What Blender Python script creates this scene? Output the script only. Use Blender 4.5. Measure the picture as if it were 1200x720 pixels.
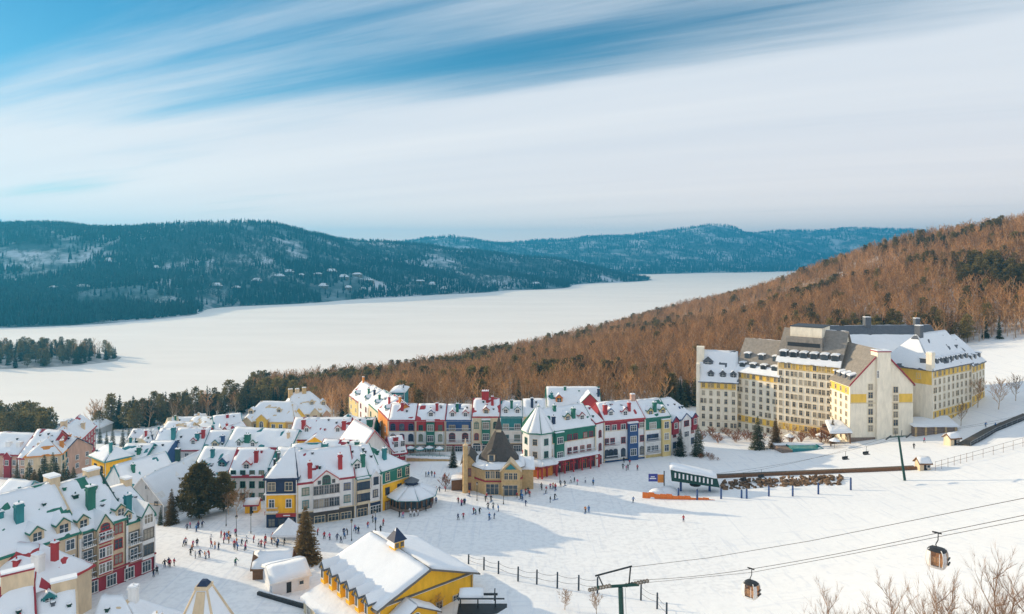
import bpy, math, random
import numpy as np
from mathutils import Vector, Matrix, noise as mnoise

for _o in list(bpy.data.objects):
    bpy.data.objects.remove(_o)
scn = bpy.context.scene
C = scn.collection
RND = random.Random(7)
rad = math.radians

# ---------------------------------------------------------------- camera
CAMZ, FPX, HORY = 100.0, 800.0, 298.0
cam_data = bpy.data.cameras.new('camera')
cam = bpy.data.objects.new('camera', cam_data)
C.objects.link(cam)
cam.location = (0, 0, CAMZ)
cam.rotation_euler = (rad(90), 0, 0)
cam_data.sensor_width = 36.0
cam_data.lens = 24.0
cam_data.shift_y = (HORY - 360.0) / 1200.0
cam_data.clip_start = 0.5
cam_data.clip_end = 40000
scn.camera = cam

# ---------------------------------------------------------------- sky and sun
SUN_AZ = math.atan2(-0.905, 0.425)      # from +Y towards +X
SUN_EL = rad(15)
SUN_STRENGTH, SKY_STRENGTH, CLOUD_STRENGTH = 4.3, 0.088, 0.57
HAZE_DENSITY = 2.1e-4
SKY_ROT, SKY_OFF1, SKY_OFF2, SKY_LO, SKY_HI = 26, (11.49, 8.84, 16.34), (13.11, 19.1, 14.56), 0.67, 0.95
world = bpy.data.worlds.new('World')
scn.world = world
world.use_nodes = True
wt = world.node_tree
wt.nodes.clear()
def wn(t, **kw):
    n = wt.nodes.new(t)
    for k, v in kw.items():
        setattr(n, k, v)
    return n
sky = wn('ShaderNodeTexSky', sky_type='NISHITA')
sky.sun_disc = False
sky.sun_elevation = SUN_EL
sky.sun_rotation = SUN_AZ
sky.altitude = 300
sky.air_density = 1.0
sky.dust_density = 0.15
sky.ozone_density = 3.0
def wmath(op, a, b=None, clamp=False):
    n = wn('ShaderNodeMath', operation=op, use_clamp=clamp)
    for i, v in enumerate((a, b)):
        if v is None:
            continue
        if isinstance(v, (int, float)):
            n.inputs[i].default_value = v
        else:
            wt.links.new(v, n.inputs[i])
    return n.outputs[0]
tc = wn('ShaderNodeTexCoord')
sep = wn('ShaderNodeSeparateXYZ')
wt.links.new(tc.outputs['Generated'], sep.inputs[0])
zc = wmath('ADD', wmath('MAXIMUM', sep.outputs[2], 0.0), 0.06)
u_ = wmath('DIVIDE', sep.outputs[0], zc)
v_ = wmath('DIVIDE', sep.outputs[1], zc)
comb = wn('ShaderNodeCombineXYZ')
_c, _s = math.cos(rad(SKY_ROT)), math.sin(rad(SKY_ROT))
wt.links.new(wmath('SUBTRACT', wmath('MULTIPLY', u_, _c), wmath('MULTIPLY', v_, _s)), comb.inputs[0])
wt.links.new(wmath('ADD', wmath('MULTIPLY', u_, _s), wmath('MULTIPLY', v_, _c)), comb.inputs[1])
def cloud_noise(rot, sx, sy, off, detail, rough, dist):
    mp = wn('ShaderNodeMapping')
    mp.inputs['Scale'].default_value = (sx, sy, 1)
    mp.inputs['Location'].default_value = off
    wt.links.new(comb.outputs[0], mp.inputs[0])
    n = wn('ShaderNodeTexNoise')
    n.inputs['Scale'].default_value = 1.0
    n.inputs['Detail'].default_value = detail
    n.inputs['Roughness'].default_value = rough
    n.inputs['Distortion'].default_value = dist
    wt.links.new(mp.outputs[0], n.inputs[0])
    return n.outputs['Fac']
ROT = rad(SKY_ROT)
n1 = cloud_noise(ROT, 0.16, 1.25, SKY_OFF1, 8, 0.54, 0.35)
n2 = cloud_noise(ROT, 0.20, 0.62, SKY_OFF2, 2, 0.5, 0.1)
n3 = cloud_noise(ROT, 0.7, 7.0, (9, 2, 4), 6, 0.65, 0.2)
dens = wmath('ADD', wmath('ADD', wmath('MULTIPLY', n1, 0.42), wmath('MULTIPLY', n2, 1.05)), wmath('MULTIPLY', n3, 0.13))
hz_ = wmath('POWER', wmath('SUBTRACT', 1.0, wmath('MAXIMUM', sep.outputs[2], 0.0)), 7.0)
dens = wmath('ADD', dens, wmath('MULTIPLY', hz_, 0.50))
mr = wn('ShaderNodeMapRange', interpolation_type='SMOOTHSTEP')
mr.inputs['From Min'].default_value = SKY_LO
mr.inputs['From Max'].default_value = SKY_HI
mr.inputs['To Min'].default_value = 0.03
wt.links.new(dens, mr.inputs['Value'])
bg1 = wn('ShaderNodeBackground'); bg1.inputs['Strength'].default_value = SKY_STRENGTH
hs = wn('ShaderNodeHueSaturation'); hs.inputs['Saturation'].default_value = 1.36; hs.inputs['Hue'].default_value = 0.482
wt.links.new(sky.outputs[0], hs.inputs['Color'])
wt.links.new(hs.outputs[0], bg1.inputs['Color'])
bg2 = wn('ShaderNodeBackground'); bg2.inputs['Strength'].default_value = CLOUD_STRENGTH
shade = wn('ShaderNodeMix', data_type='RGBA')
wt.links.new(wmath('MULTIPLY', n1, 1.0), shade.inputs['Factor'])
shade.inputs['A'].default_value = (0.78, 0.91, 1.08, 1)
shade.inputs['B'].default_value = (1.24, 1.26, 1.28, 1)
hcol = wn('ShaderNodeMix', data_type='RGBA')      # clouds seen edge-on near the horizon: denser, warmer
wt.links.new(wmath('POWER', hz_, 1.6, True), hcol.inputs['Factor'])
wt.links.new(shade.outputs['Result'], hcol.inputs['A']); hcol.inputs['B'].default_value = (2.7, 2.1, 1.7, 1)
wt.links.new(hcol.outputs['Result'], bg2.inputs['Color'])
mxs = wn('ShaderNodeMixShader')
wt.links.new(mr.outputs[0], mxs.inputs[0])
wt.links.new(bg1.outputs[0], mxs.inputs[1]); wt.links.new(bg2.outputs[0], mxs.inputs[2])
wo = wn('ShaderNodeOutputWorld')
wt.links.new(mxs.outputs[0], wo.inputs['Surface'])

sun_data = bpy.data.lights.new('sun', 'SUN')
sun_data.energy = SUN_STRENGTH
sun_data.angle = rad(0.6)
sun_data.color = (1.0, 0.80, 0.52)
sun = bpy.data.objects.new('sun', sun_data)
C.objects.link(sun)
SUN_DIR = Vector((math.sin(SUN_AZ) * math.cos(SUN_EL), math.cos(SUN_AZ) * math.cos(SUN_EL), math.sin(SUN_EL)))
sun.rotation_euler = SUN_DIR.to_track_quat('Z', 'Y').to_euler()
sun.location = (-200, 120, 300)

scn.view_settings.view_transform = 'Standard'
scn.view_settings.look = 'None'
scn.view_settings.exposure = 0.41
scn.view_settings.gamma = 1.0
scn.view_settings.use_curve_mapping = False
scn.cycles.max_bounces = 6
scn.cycles.diffuse_bounces = 3
scn.cycles.glossy_bounces = 2
scn.cycles.transmission_bounces = 3
scn.cycles.volume_bounces = 0
scn.cycles.caustics_reflective = False
scn.cycles.caustics_refractive = False
scn.cycles.use_denoising = True

# ---------------------------------------------------------------- pixel helpers
def W(px, py, Y):                      # direction of a pixel, taken to distance Y
    return Vector(((px - 600) / FPX * Y, Y, CAMZ - (py - HORY) / FPX * Y))
def XY(px, Y):
    return Vector(((px - 600) / FPX * Y, Y))
def YZ(py, z):                         # distance at which that row meets height z
    return (CAMZ - z) * FPX / (py - HORY)

class RBF:
    def __init__(self, pts, c):
        p = np.array(pts, float)
        self.p, self.c = p[:, :2], c
        d = np.sqrt(((self.p[:, None] - self.p[None]) ** 2).sum(-1) + c * c)
        n = len(p)
        A = np.zeros((n + 3, n + 3))
        A[:n, :n] = d
        A[:n, n] = 1; A[:n, n + 1:] = self.p / 100
        A[n, :n] = 1; A[n + 1:, :n] = self.p.T / 100
        b = np.zeros(n + 3); b[:n] = p[:, 2]
        self.w = np.linalg.solve(A, b)
    def __call__(self, q):
        q = np.atleast_2d(np.asarray(q, float))
        out = np.empty(len(q))
        n = len(self.p)
        for i in range(0, len(q), 20000):
            s = q[i:i + 20000]
            d = np.sqrt(((s[:, None] - self.p[None]) ** 2).sum(-1) + self.c ** 2)
            out[i:i + 20000] = d @ self.w[:n] + self.w[n] + (s / 100) @ self.w[n + 1:]
        return out

# ---------------------------------------------------------------- materials
MATS = {}
def M(name, col, rough=0.8, var=0.12, scale=1.5, bump=0.0, metal=0.0, spec=0.3, rand=0.0, bscale=None, stretch=None):
    if name in MATS:
        return MATS[name]
    m = bpy.data.materials.new(name)
    m.use_nodes = True
    nt = m.node_tree
    b = nt.nodes['Principled BSDF']
    b.inputs['Roughness'].default_value = rough
    b.inputs['Metallic'].default_value = metal
    b.inputs['Specular IOR Level'].default_value = spec
    tcn = nt.nodes.new('ShaderNodeTexCoord')
    src = tcn.outputs['Object']
    if stretch:
        mp = nt.nodes.new('ShaderNodeMapping')
        mp.inputs['Scale'].default_value = stretch
        nt.links.new(src, mp.inputs[0]); src = mp.outputs[0]
    no = nt.nodes.new('ShaderNodeTexNoise')
    no.inputs['Scale'].default_value = scale
    no.inputs['Detail'].default_value = 5
    no.inputs['Roughness'].default_value = 0.65
    nt.links.new(src, no.inputs['Vector'])
    mrn = nt.nodes.new('ShaderNodeMapRange')
    mrn.inputs['From Min'].default_value = 0.25; mrn.inputs['From Max'].default_value = 0.75
    mrn.inputs['To Min'].default_value = 1 - var; mrn.inputs['To Max'].default_value = 1 + var
    nt.links.new(no.outputs['Fac'], mrn.inputs['Value'])
    fac = mrn.outputs[0]
    if rand:
        oi = nt.nodes.new('ShaderNodeObjectInfo')
        mr2 = nt.nodes.new('ShaderNodeMapRange')
        mr2.inputs['To Min'].default_value = 1 - rand; mr2.inputs['To Max'].default_value = 1 + rand
        nt.links.new(oi.outputs['Random'], mr2.inputs['Value'])
        mm = nt.nodes.new('ShaderNodeMath'); mm.operation = 'MULTIPLY'
        nt.links.new(fac, mm.inputs[0]); nt.links.new(mr2.outputs[0], mm.inputs[1])
        fac = mm.outputs[0]
    vm = nt.nodes.new('ShaderNodeVectorMath'); vm.operation = 'SCALE'
    vm.inputs[0].default_value = col[:3]
    nt.links.new(fac, vm.inputs['Scale'])
    nt.links.new(vm.outputs[0], b.inputs['Base Color'])
    if bump:
        nb = nt.nodes.new('ShaderNodeTexNoise')
        nb.inputs['Scale'].default_value = bscale or scale * 4
        nb.inputs['Detail'].default_value = 4
        nt.links.new(src, nb.inputs['Vector'])
        bp = nt.nodes.new('ShaderNodeBump')
        bp.inputs['Strength'].default_value = bump
        bp.inputs['Distance'].default_value = 0.2
        nt.links.new(nb.outputs['Fac'], bp.inputs['Height'])
        nt.links.new(bp.outputs[0], b.inputs['Normal'])
    MATS[name] = m
    return m

def translucent(m, f=.35):
    nt = m.node_tree; b = nt.nodes['Principled BSDF']
    tr = nt.nodes.new('ShaderNodeBsdfTranslucent'); mx = nt.nodes.new('ShaderNodeMixShader'); mx.inputs[0].default_value = f
    src = b.inputs['Base Color'].links[0].from_socket
    nt.links.new(src, tr.inputs['Color'])
    out = nt.nodes['Material Output']
    nt.links.new(b.outputs[0], mx.inputs[1]); nt.links.new(tr.outputs[0], mx.inputs[2]); nt.links.new(mx.outputs[0], out.inputs['Surface'])
    return m
SNOW = M('snow', (0.86, 0.88, 0.92), 0.75, 0.03, 0.5, 0.25, bscale=1.2, spec=0.2)
GLASS = M('window_glass', (0.035, 0.05, 0.065), 0.12, 0.4, 0.7, spec=0.7, rand=0.5)
CURT = M('curtained_glass', (0.30, 0.27, 0.22), 0.25, 0.4, 0.8, spec=0.6, rand=0.5)
WHITE = M('white_paint', (0.84, 0.82, 0.80), 0.7, 0.15, 0.9, stretch=(1, 1, 0.3))
CREAM = M('cream_paint', (0.72, 0.60, 0.42), 0.75, 0.17, 0.9, stretch=(1, 1, 0.3))
BEIGE = M('beige_render', (0.70, 0.54, 0.36), 0.8, 0.19, 0.9, stretch=(1, 1, 0.3))
HOTELW = M('hotel_render', (0.90, 0.81, 0.66), 0.8, 0.16, 0.9, stretch=(1, 1, 0.3))
YELLOW = M('yellow_paint', (0.95, 0.50, 0.025), 0.7, 0.17, 0.9, stretch=(1, 1, 0.3))
HYELLOW = M('hotel_yellow', (0.88, 0.56, 0.10), 0.7, 0.16, 0.9, stretch=(1, 1, 0.3))
PALEY = M('pale_yellow_paint', (0.75, 0.58, 0.26), 0.7, 0.17, 0.9, stretch=(1, 1, 0.3))
ORANGE = M('orange_paint', (0.72, 0.27, 0.05), 0.7, 0.19, 0.9, stretch=(1, 1, 0.3))
RED = M('red_paint', (0.42, 0.04, 0.045), 0.55, 0.21, 0.9, stretch=(1, 1, 0.3))
CRIM = M('crimson_paint', (0.33, 0.03, 0.05), 0.6, 0.21, 0.9, stretch=(1, 1, 0.3))
GREEN = M('green_paint', (0.03, 0.17, 0.12), 0.6, 0.24, 0.9, stretch=(1, 1, 0.3))
TEAL = M('teal_paint', (0.035, 0.21, 0.23), 0.6, 0.24, 0.9, stretch=(1, 1, 0.3))
BLUE = M('blue_paint', (0.04, 0.09, 0.22), 0.6, 0.24, 0.9, stretch=(1, 1, 0.3))
NAVY = M('navy_slate', (0.025, 0.04, 0.09), 0.6, 0.2)
DKGRN = M('dark_green_metal', (0.012, 0.06, 0.05), 0.5, 0.2)
GREY = M('grey_render', (0.50, 0.50, 0.50), 0.8, 0.17, 0.9, stretch=(1, 1, 0.3))
SLATE = M('slate_roof', (0.12, 0.13, 0.15), 0.7, 0.25, 1.2, 0.3)
BRSLATE = M('brown_shingle', (0.16, 0.14, 0.12), 0.75, 0.25, 1.0, 0.3)
DARK = M('dark_metal', (0.03, 0.032, 0.036), 0.5, 0.2)
WOOD = M('brown_wood', (0.20, 0.10, 0.05), 0.75, 0.25, 2.0)
DARKSH = M('dark_brown_shingle', (0.085, 0.072, 0.065), 0.8, 0.3, 1.2, 0.3)
SHINGLE = M('weathered_shingle', (0.27, 0.24, 0.21), 0.8, 0.25, 1.0, 0.3)
STONE = M('tan_stone', (0.60, 0.41, 0.20), 0.85, 0.22, 1.6, 0.4)
STONEB = M('brown_stone', (0.26, 0.19, 0.15), 0.85, 0.3, 1.4, 0.5)
STEEL = M('grey_steel', (0.35, 0.36, 0.38), 0.4, 0.1, metal=0.6)
PINK = M('pinkish_paint', (0.58, 0.36, 0.27), 0.75, 0.19, 0.9, stretch=(1, 1, 0.3))

# ---------------------------------------------------------------- mesh builder
class MB:
    def __init__(self):
        self.v, self.f, self.m, self.mats = [], [], [], []
        self.cur = 0
        self.slide = 9.0
    def mat(self, m):
        if m not in self.mats:
            self.mats.append(m)
        self.cur = self.mats.index(m)
        return self
    def poly(self, pts):
        i = len(self.v)
        self.v += [tuple(p) for p in pts]
        self.f.append(tuple(range(i, i + len(pts)))); self.m.append(self.cur)
        return self
    def faces(self, vs, fs):
        i = len(self.v)
        self.v += [tuple(p) for p in vs]
        for f in fs:
            self.f.append(tuple(k + i for k in f)); self.m.append(self.cur)
        return self
    def box(self, x0, x1, y0, y1, z0, z1):
        return self.faces([(x0, y0, z0), (x1, y0, z0), (x1, y1, z0), (x0, y1, z0), (x0, y0, z1), (x1, y0, z1), (x1, y1, z1), (x0, y1, z1)],
                          [(0, 3, 2, 1), (4, 5, 6, 7), (0, 1, 5, 4), (1, 2, 6, 5), (2, 3, 7, 6), (3, 0, 4, 7)])
    def prism(self, base, top):       # two loops, same count
        n = len(base)
        fs = [tuple(reversed(range(n))), tuple(range(n, 2 * n))]
        for i in range(n):
            j = (i + 1) % n
            fs.append((i, j, n + j, n + i))
        return self.faces(list(base) + list(top), fs)
    def tube(self, p0, p1, r0, r1=None, n=6, caps=True):
        p0, p1 = Vector(p0), Vector(p1)
        r1 = r0 if r1 is None else r1
        d = (p1 - p0).normalized()
        a = d.orthogonal().normalized(); b = d.cross(a)
        vs = []
        for p, r in ((p0, r0), (p1, r1)):
            for k in range(n):
                t = 2 * math.pi * k / n
                vs.append(p + a * (math.cos(t) * r) + b * (math.sin(t) * r))
        fs = [(i, (i + 1) % n, n + (i + 1) % n, n + i) for i in range(n)]
        if caps:
            fs += [tuple(reversed(range(n))), tuple(range(n, 2 * n))]
        return self.faces(vs, fs)
    def slab(self, q, th):            # roof plane with thickness below
        return self.prism([Vector(p) - Vector((0, 0, th)) for p in q], q)
    def snow(self, q, th=0.32, inset=0.16, step=1.3, seed=0.0, amp=0.10):
        a, b, c, d = [Vector(p) for p in q]
        lu = max((b - a).length, (c - d).length); lv = max((d - a).length, (c - b).length)
        nu = max(2, min(40, int(lu / step))); nv = max(2, min(20, int(lv / step)))
        iu = min(0.2, inset / max(lu, .1)); iv = min(0.2, inset / max(lv, .1))
        def P(u, v):
            u = iu + u * (1 - 2 * iu); v = iv + v * (1 - 2 * iv)
            return (a * (1 - u) + b * u) * (1 - v) + (d * (1 - u) + c * u) * v
        vs, fs = [], []
        for j in range(nv + 1):
            for i in range(nu + 1):
                p = P(i / nu, j / nv)
                edge = (i in (0, nu)) or (j == 0)
                nz = mnoise.noise(Vector((p.x * .45 + seed, p.y * .45 - seed * 2, p.z * .45 + seed))) 
                nz2 = mnoise.noise(Vector((p.x * 1.3 + seed, p.y * 1.3, seed)))
                jit = nz2 * 0.16 if edge else 0
                slid = mnoise.noise(Vector((p.x * .33 + seed * 1.7, p.y * .33 + seed, p.z * .5 - seed)))
                drop = min(1.0, max(0.0, (slid - self.slide) / .10)) * (th + .12)
                vs.append(p + Vector((jit * .6, jit * .6, (th * (0.62 if edge else 1.0)) + nz * amp + nz2 * amp * .4 - drop)))
        for j in range(nv):
            for i in range(nu):
                k = j * (nu + 1) + i
                fs.append((k, k + 1, k + nu + 2, k + nu + 1))
        base = len(vs)
        ring = [i for i in range(nu + 1)] + [j * (nu + 1) + nu for j in range(1, nv + 1)] + [nv * (nu + 1) + i for i in range(nu - 1, -1, -1)] + [j * (nu + 1) for j in range(nv - 1, 0, -1)]
        for k in ring:
            vs.append(vs[k] - Vector((0, 0, th * 0.75 + .1)))
        n = len(ring)
        for i in range(n):
            j = (i + 1) % n
            fs.append((ring[i], base + i, base + j, ring[j]))
        return self.faces(vs, fs)
    def mesh(self, name):
        me = bpy.data.meshes.new(name)
        me.from_pydata(self.v, [], self.f)
        for m in self.mats:
            me.materials.append(m)
        if self.m:
            me.polygons.foreach_set('material_index', self.m)
        me.update()
        return me

def link(name, data, parent=None, mat4=None):
    o = bpy.data.objects.new(name, data)
    C.objects.link(o)
    if parent is not None:
        o.parent = parent
    if mat4 is not None:
        o.matrix_basis = mat4
    return o
LABELS = {}
def tag(o, label, cat, group=None, kind=None):
    o['label'] = label
    if cat:
        o['category'] = cat
    if group:
        o['group'] = group
    if kind:
        o['kind'] = kind
    return o
def thing(name, label, cat, loc=(0, 0, 0), rz=0, group=None):
    o = link(name, None)
    o.location = loc; o.rotation_euler = (0, 0, rz)
    o.empty_display_size = 1
    return tag(o, label, cat, group)
def smooth(me):
    me.polygons.foreach_set('use_smooth', [True] * len(me.polygons))
    return me
T = Matrix.Translation
def RZ(a):
    return Matrix.Rotation(a, 4, 'Z')
# ================================================================ terrain
def cp(px, Y, z):
    return ((px - 600) / FPX * Y, Y, z)
near_pts = [
 # plaza and ski run
 cp(600, 190, 34), cp(390, 168, 34), cp(480, 178, 34), cp(250, 149, 34.3), cp(130, 133, 34.6), cp(200, 121, 35.5), cp(340, 125, 35),
 cp(450, 115, 36.2), cp(0, 110, 35), cp(60, 95, 37), cp(560, 128, 38.0), cp(600, 110, 40), cp(700, 150, 35), cp(640, 140, 36), cp(700, 120, 38.8), cp(740, 185, 34.3),
 cp(700, 90, 43), cp(850, 100, 43), cp(850, 140, 37.5), cp(850, 175, 36), cp(1000, 100, 45), cp(1000, 140, 40), cp(1000, 175, 38.5), cp(1100, 80, 50),
 cp(1200, 100, 50), cp(1200, 150, 44), cp(1200, 190, 44), cp(1400, 150, 50), cp(1400, 230, 58), cp(600, 60, 52), cp(300, 60, 50), cp(1000, 55, 57), cp(300, 90, 40),
 # hotel ground
 cp(860, 198, 35.3), cp(900, 235, 33.5), cp(900, 257, 32.5), cp(830, 262, 31.5), cp(1000, 225, 37.5), cp(1030, 243, 38.8), cp(1090, 228, 40.2), cp(1120, 205, 42), cp(1120, 240, 43),
 cp(1150, 258, 46.2), cp(1200, 230, 47), cp(1190, 300, 51), cp(1100, 300, 45), cp(1000, 300, 38),
 # townhouse rows
 cp(640, 205, 34), cp(720, 214, 34), cp(800, 232, 33.5), cp(540, 232, 33), cp(640, 232, 33), cp(460, 232, 32), cp(410, 285, 25), cp(520, 280, 31), cp(640, 280, 32), cp(760, 280, 32),
 # village
 cp(260, 192, 31), cp(300, 180, 33), cp(340, 225, 29), cp(180, 195, 28.5), cp(120, 210, 26), cp(60, 190, 28), cp(0, 200, 26), cp(150, 240, 22), cp(240, 240, 24.5), cp(30, 244, 20), cp(-60, 220, 24), cp(-150, 160, 34),
 cp(-150, 260, 18), cp(100, 290, 15), cp(200, 285, 16), cp(300, 290, 20), cp(380, 300, 21), cp(150, 339, 8.5), cp(250, 350, 9), cp(50, 330, 9), cp(-100, 320, 10), cp(330, 370, 11),
 # lake shore
 cp(-250, 400, 0.5), cp(0, 396, 0.5), cp(100, 417, 0.5), cp(200, 452, 0.5), cp(300, 494, 0.7), cp(450, 535, 1.5), cp(600, 640, 4), cp(700, 760, 9), cp(800, 900, 25), cp(960, 800, 74),
 cp(1060, 620, 105), cp(1200, 520, 109), cp(1400, 480, 132), cp(1600, 500, 150), cp(1700, 300, 90),
 cp(450, 330, 24), cp(500, 330, 28.5), cp(600, 360, 27), cp(500, 420, 16), cp(600, 470, 18), cp(700, 450, 29), cp(700, 600, 19), cp(800, 400, 36), cp(800, 600, 31), cp(900, 300, 35), cp(900, 400, 45), cp(900, 600, 53), cp(900, 800, 52),
 cp(1000, 400, 56), cp(1000, 560, 78), cp(1100, 350, 55), cp(1100, 450, 80), cp(1200, 400, 77), cp(1350, 350, 78), cp(1020, 700, 96), cp(1000, 780, 88),
 # beyond crest, under the ice
 cp(1200, 900, 70), cp(1060, 1000, 55), cp(1020, 1300, 5), cp(980, 1400, -8), cp(900, 1180, -8), cp(800, 1080, -8), cp(700, 890, -8), cp(600, 750, -8), cp(450, 620, -8), cp(300, 570, -8), cp(200, 520, -8), cp(100, 480, -8), cp(0, 460, -8), cp(-250, 470, -8),
 cp(1400, 1200, 60), cp(1300, 1500, 20), cp(600, 1000, -14), cp(0, 700, -14), cp(-300, 700, -14), cp(800, 1500, -14),
]
HN = RBF(near_pts, 14.0)
def hnoise(x, y):
    return 0.07 * mnoise.noise(Vector((x * .11, y * .11, 0))) + 0.22 * mnoise.noise(Vector((x * .03, y * .03, 5)))
def hz(x, y):
    return float(HN([(x, y)])[0]) + hnoise(x, y)
_Ys = np.geomspace(55, 1500, 900)
def G(px, py):                        # pixel -> point where that ray meets the ground
    xs = (px - 600) / FPX * _Ys
    zs = CAMZ - (py - HORY) / FPX * _Ys
    h = HN(np.stack([xs, _Ys], 1))
    k = np.argmax(zs <= h)
    if not (zs <= h).any():
        k = len(_Ys) - 1
    x, y = xs[k], _Ys[k]
    return Vector((x, y, hz(x, y)))

def ground_material():
    m = bpy.data.materials.new('snowy_ground'); m.use_nodes = True
    nt = m.node_tree; b = nt.nodes['Principled BSDF']
    b.inputs['Roughness'].default_value = 0.8; b.inputs['Specular IOR Level'].default_value = 0.15
    tcn = nt.nodes.new('ShaderNodeTexCoord')
    def nz(scale, detail, stretch=(1, 1, 1), rot=0):
        mp = nt.nodes.new('ShaderNodeMapping'); mp.inputs['Scale'].default_value = stretch; mp.inputs['Rotation'].default_value = (0, 0, rot)
        nt.links.new(tcn.outputs['Object'], mp.inputs[0])
        n = nt.nodes.new('ShaderNodeTexNoise'); n.inputs['Scale'].default_value = scale; n.inputs['Detail'].default_value = detail
        nt.links.new(mp.outputs[0], n.inputs['Vector']); return n.outputs['Fac']
    def mapr(v, a, b_, c, d):
        r = nt.nodes.new('ShaderNodeMapRange'); r.inputs[1].default_value = a; r.inputs[2].default_value = b_; r.inputs[3].default_value = c; r.inputs[4].default_value = d
        nt.links.new(v, r.inputs[0]); return r.outputs[0]
    def mul(a, b_):
        x = nt.nodes.new('ShaderNodeMath'); x.operation = 'MULTIPLY'; nt.links.new(a, x.inputs[0]); nt.links.new(b_, x.inputs[1]); return x.outputs[0]
    def mix(f, a, b_):
        x = nt.nodes.new('ShaderNodeMix'); x.data_type = 'RGBA'
        nt.links.new(f, x.inputs['Factor'])
        for s, v in (('A', a), ('B', b_)):
            if isinstance(v, tuple): x.inputs[s].default_value = v
            else: nt.links.new(v, x.inputs[s])
        return x.outputs['Result']
    big = nz(0.02, 5); groom = nz(0.5, 4, (1.0, 0.12, 1), rad(38)); fine = nz(1.4, 6)
    base = mix(mapr(big, .3, .7, 0, 1), (0.87, 0.875, 0.89, 1), (0.91, 0.91, 0.915, 1))
    base = mix(mapr(groom, .35, .7, 0, .25), base, (0.80, 0.82, 0.85, 1))
    tracks = nz(1.1, 3, (1.0, 0.03, 1), rad(52))
    base = mix(mapr(tracks, .58, .66, 0, .5), base, (0.70, 0.73, 0.79, 1))
    tracks2 = nz(0.8, 4, (0.05, 1.0, 1), rad(18))
    base = mix(mapr(tracks2, .60, .68, 0, .4), base, (0.74, 0.76, 0.81, 1))
    at = nt.nodes.new('ShaderNodeAttribute'); at.attribute_name = 'forest'
    lit = mapr(nz(0.18, 6), .36, .58, .1, .9)
    base = mix(mul(mapr(at.outputs['Fac'], .15, .8, 0, .85), lit), base, (0.24, 0.135, 0.07, 1))
    at2 = nt.nodes.new('ShaderNodeAttribute'); at2.attribute_name = 'tread'
    trod = mapr(nz(0.9, 8), .45, .68, 0, .45)
    base = mix(mul(at2.outputs['Fac'], trod), base, (0.62, 0.63, 0.66, 1))
    nt.links.new(base, b.inputs['Base Color'])
    ad = nt.nodes.new('ShaderNodeMath'); ad.operation = 'ADD'
    nt.links.new(fine, ad.inputs[0]); nt.links.new(groom, ad.inputs[1])
    bp = nt.nodes.new('ShaderNodeBump'); bp.inputs['Strength'].default_value = 0.22; bp.inputs['Distance'].default_value = 0.16
    nt.links.new(ad.outputs[0], bp.inputs['Height']); nt.links.new(bp.outputs[0], b.inputs['Normal'])
    return m

def forest_mask(x, y):
    """soft 0..1 where woodland grows (world positions)"""
    px = 600 + FPX * x / y if y > 1 else 600
    # near edge distance of the woodland as a function of bearing
    edge = np.interp(px, [280, 330, 400, 450, 520, 640, 760, 800, 860, 980, 1080, 1140, 1165, 1230, 1500], [500, 400, 330, 300, 296, 300, 300, 305, 312, 330, 345, 345, 345, 330, 300])
    return min(1, max(0, (y - edge) / 18 + .5))

def grid_mesh(name, xs, ys, zfun, attrs=None):
    nx, ny = len(xs), len(ys)
    gx, gy = np.meshgrid(xs, ys)
    pts = np.stack([gx.ravel(), gy.ravel()], 1)
    z = zfun(pts)
    v = np.concatenate([pts, z[:, None]], 1)
    idx = np.arange(nx * ny).reshape(ny, nx)
    f = np.stack([idx[:-1, :-1], idx[:-1, 1:], idx[1:, 1:], idx[1:, :-1]], -1).reshape(-1, 4)
    me = bpy.data.meshes.new(name)
    me.from_pydata(v.tolist(), [], f.tolist())
    me.polygons.foreach_set('use_smooth', [True] * len(f))
    for an, fn in (attrs or {}).items():
        a = me.attributes.new(an, 'FLOAT', 'POINT')
        a.data.foreach_set('value', np.array([fn(p[0], p[1]) for p in pts], np.float32))
    me.update()
    return me
def near_z(pts):
    z = HN(pts)
    return z + np.array([hnoise(p[0], p[1]) for p in pts])
def tread(x, y):
    return 1.0 if (y < 210 and x < 45 and y > 120) else (0.35 if y < 260 else 0)
gx = np.concatenate([np.arange(-620, -160, 10), np.arange(-160, 200, 3), np.arange(200, 1300, 10)])
gy = np.concatenate([np.arange(-40, 60, 10), np.arange(60, 280, 3), np.arange(280, 1620, 9)])
gmesh = grid_mesh('ground', gx, gy, near_z, {'forest': lambda x, y: forest_mask(x, y), 'tread': tread})
gmesh.materials.append(ground_material())
ground = link('ground', gmesh); ground['kind'] = 'structure'

# ---- frozen lake
LAKE = M('lake_snow', (0.96, 0.90, 0.84), 0.85, 0.06, 0.012, 0.15, spec=0.1, bscale=0.35, stretch=(0.25, 1.0, 1))
mb = MB().mat(LAKE)
lx = np.linspace(-4200, 7000, 29); ly = np.linspace(330, 7000, 23)
lake = link('frozen_lake', grid_mesh('frozen_lake', lx, ly, lambda p: np.zeros(len(p))))
lake.data.materials.append(LAKE); lake['kind'] = 'structure'

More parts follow.
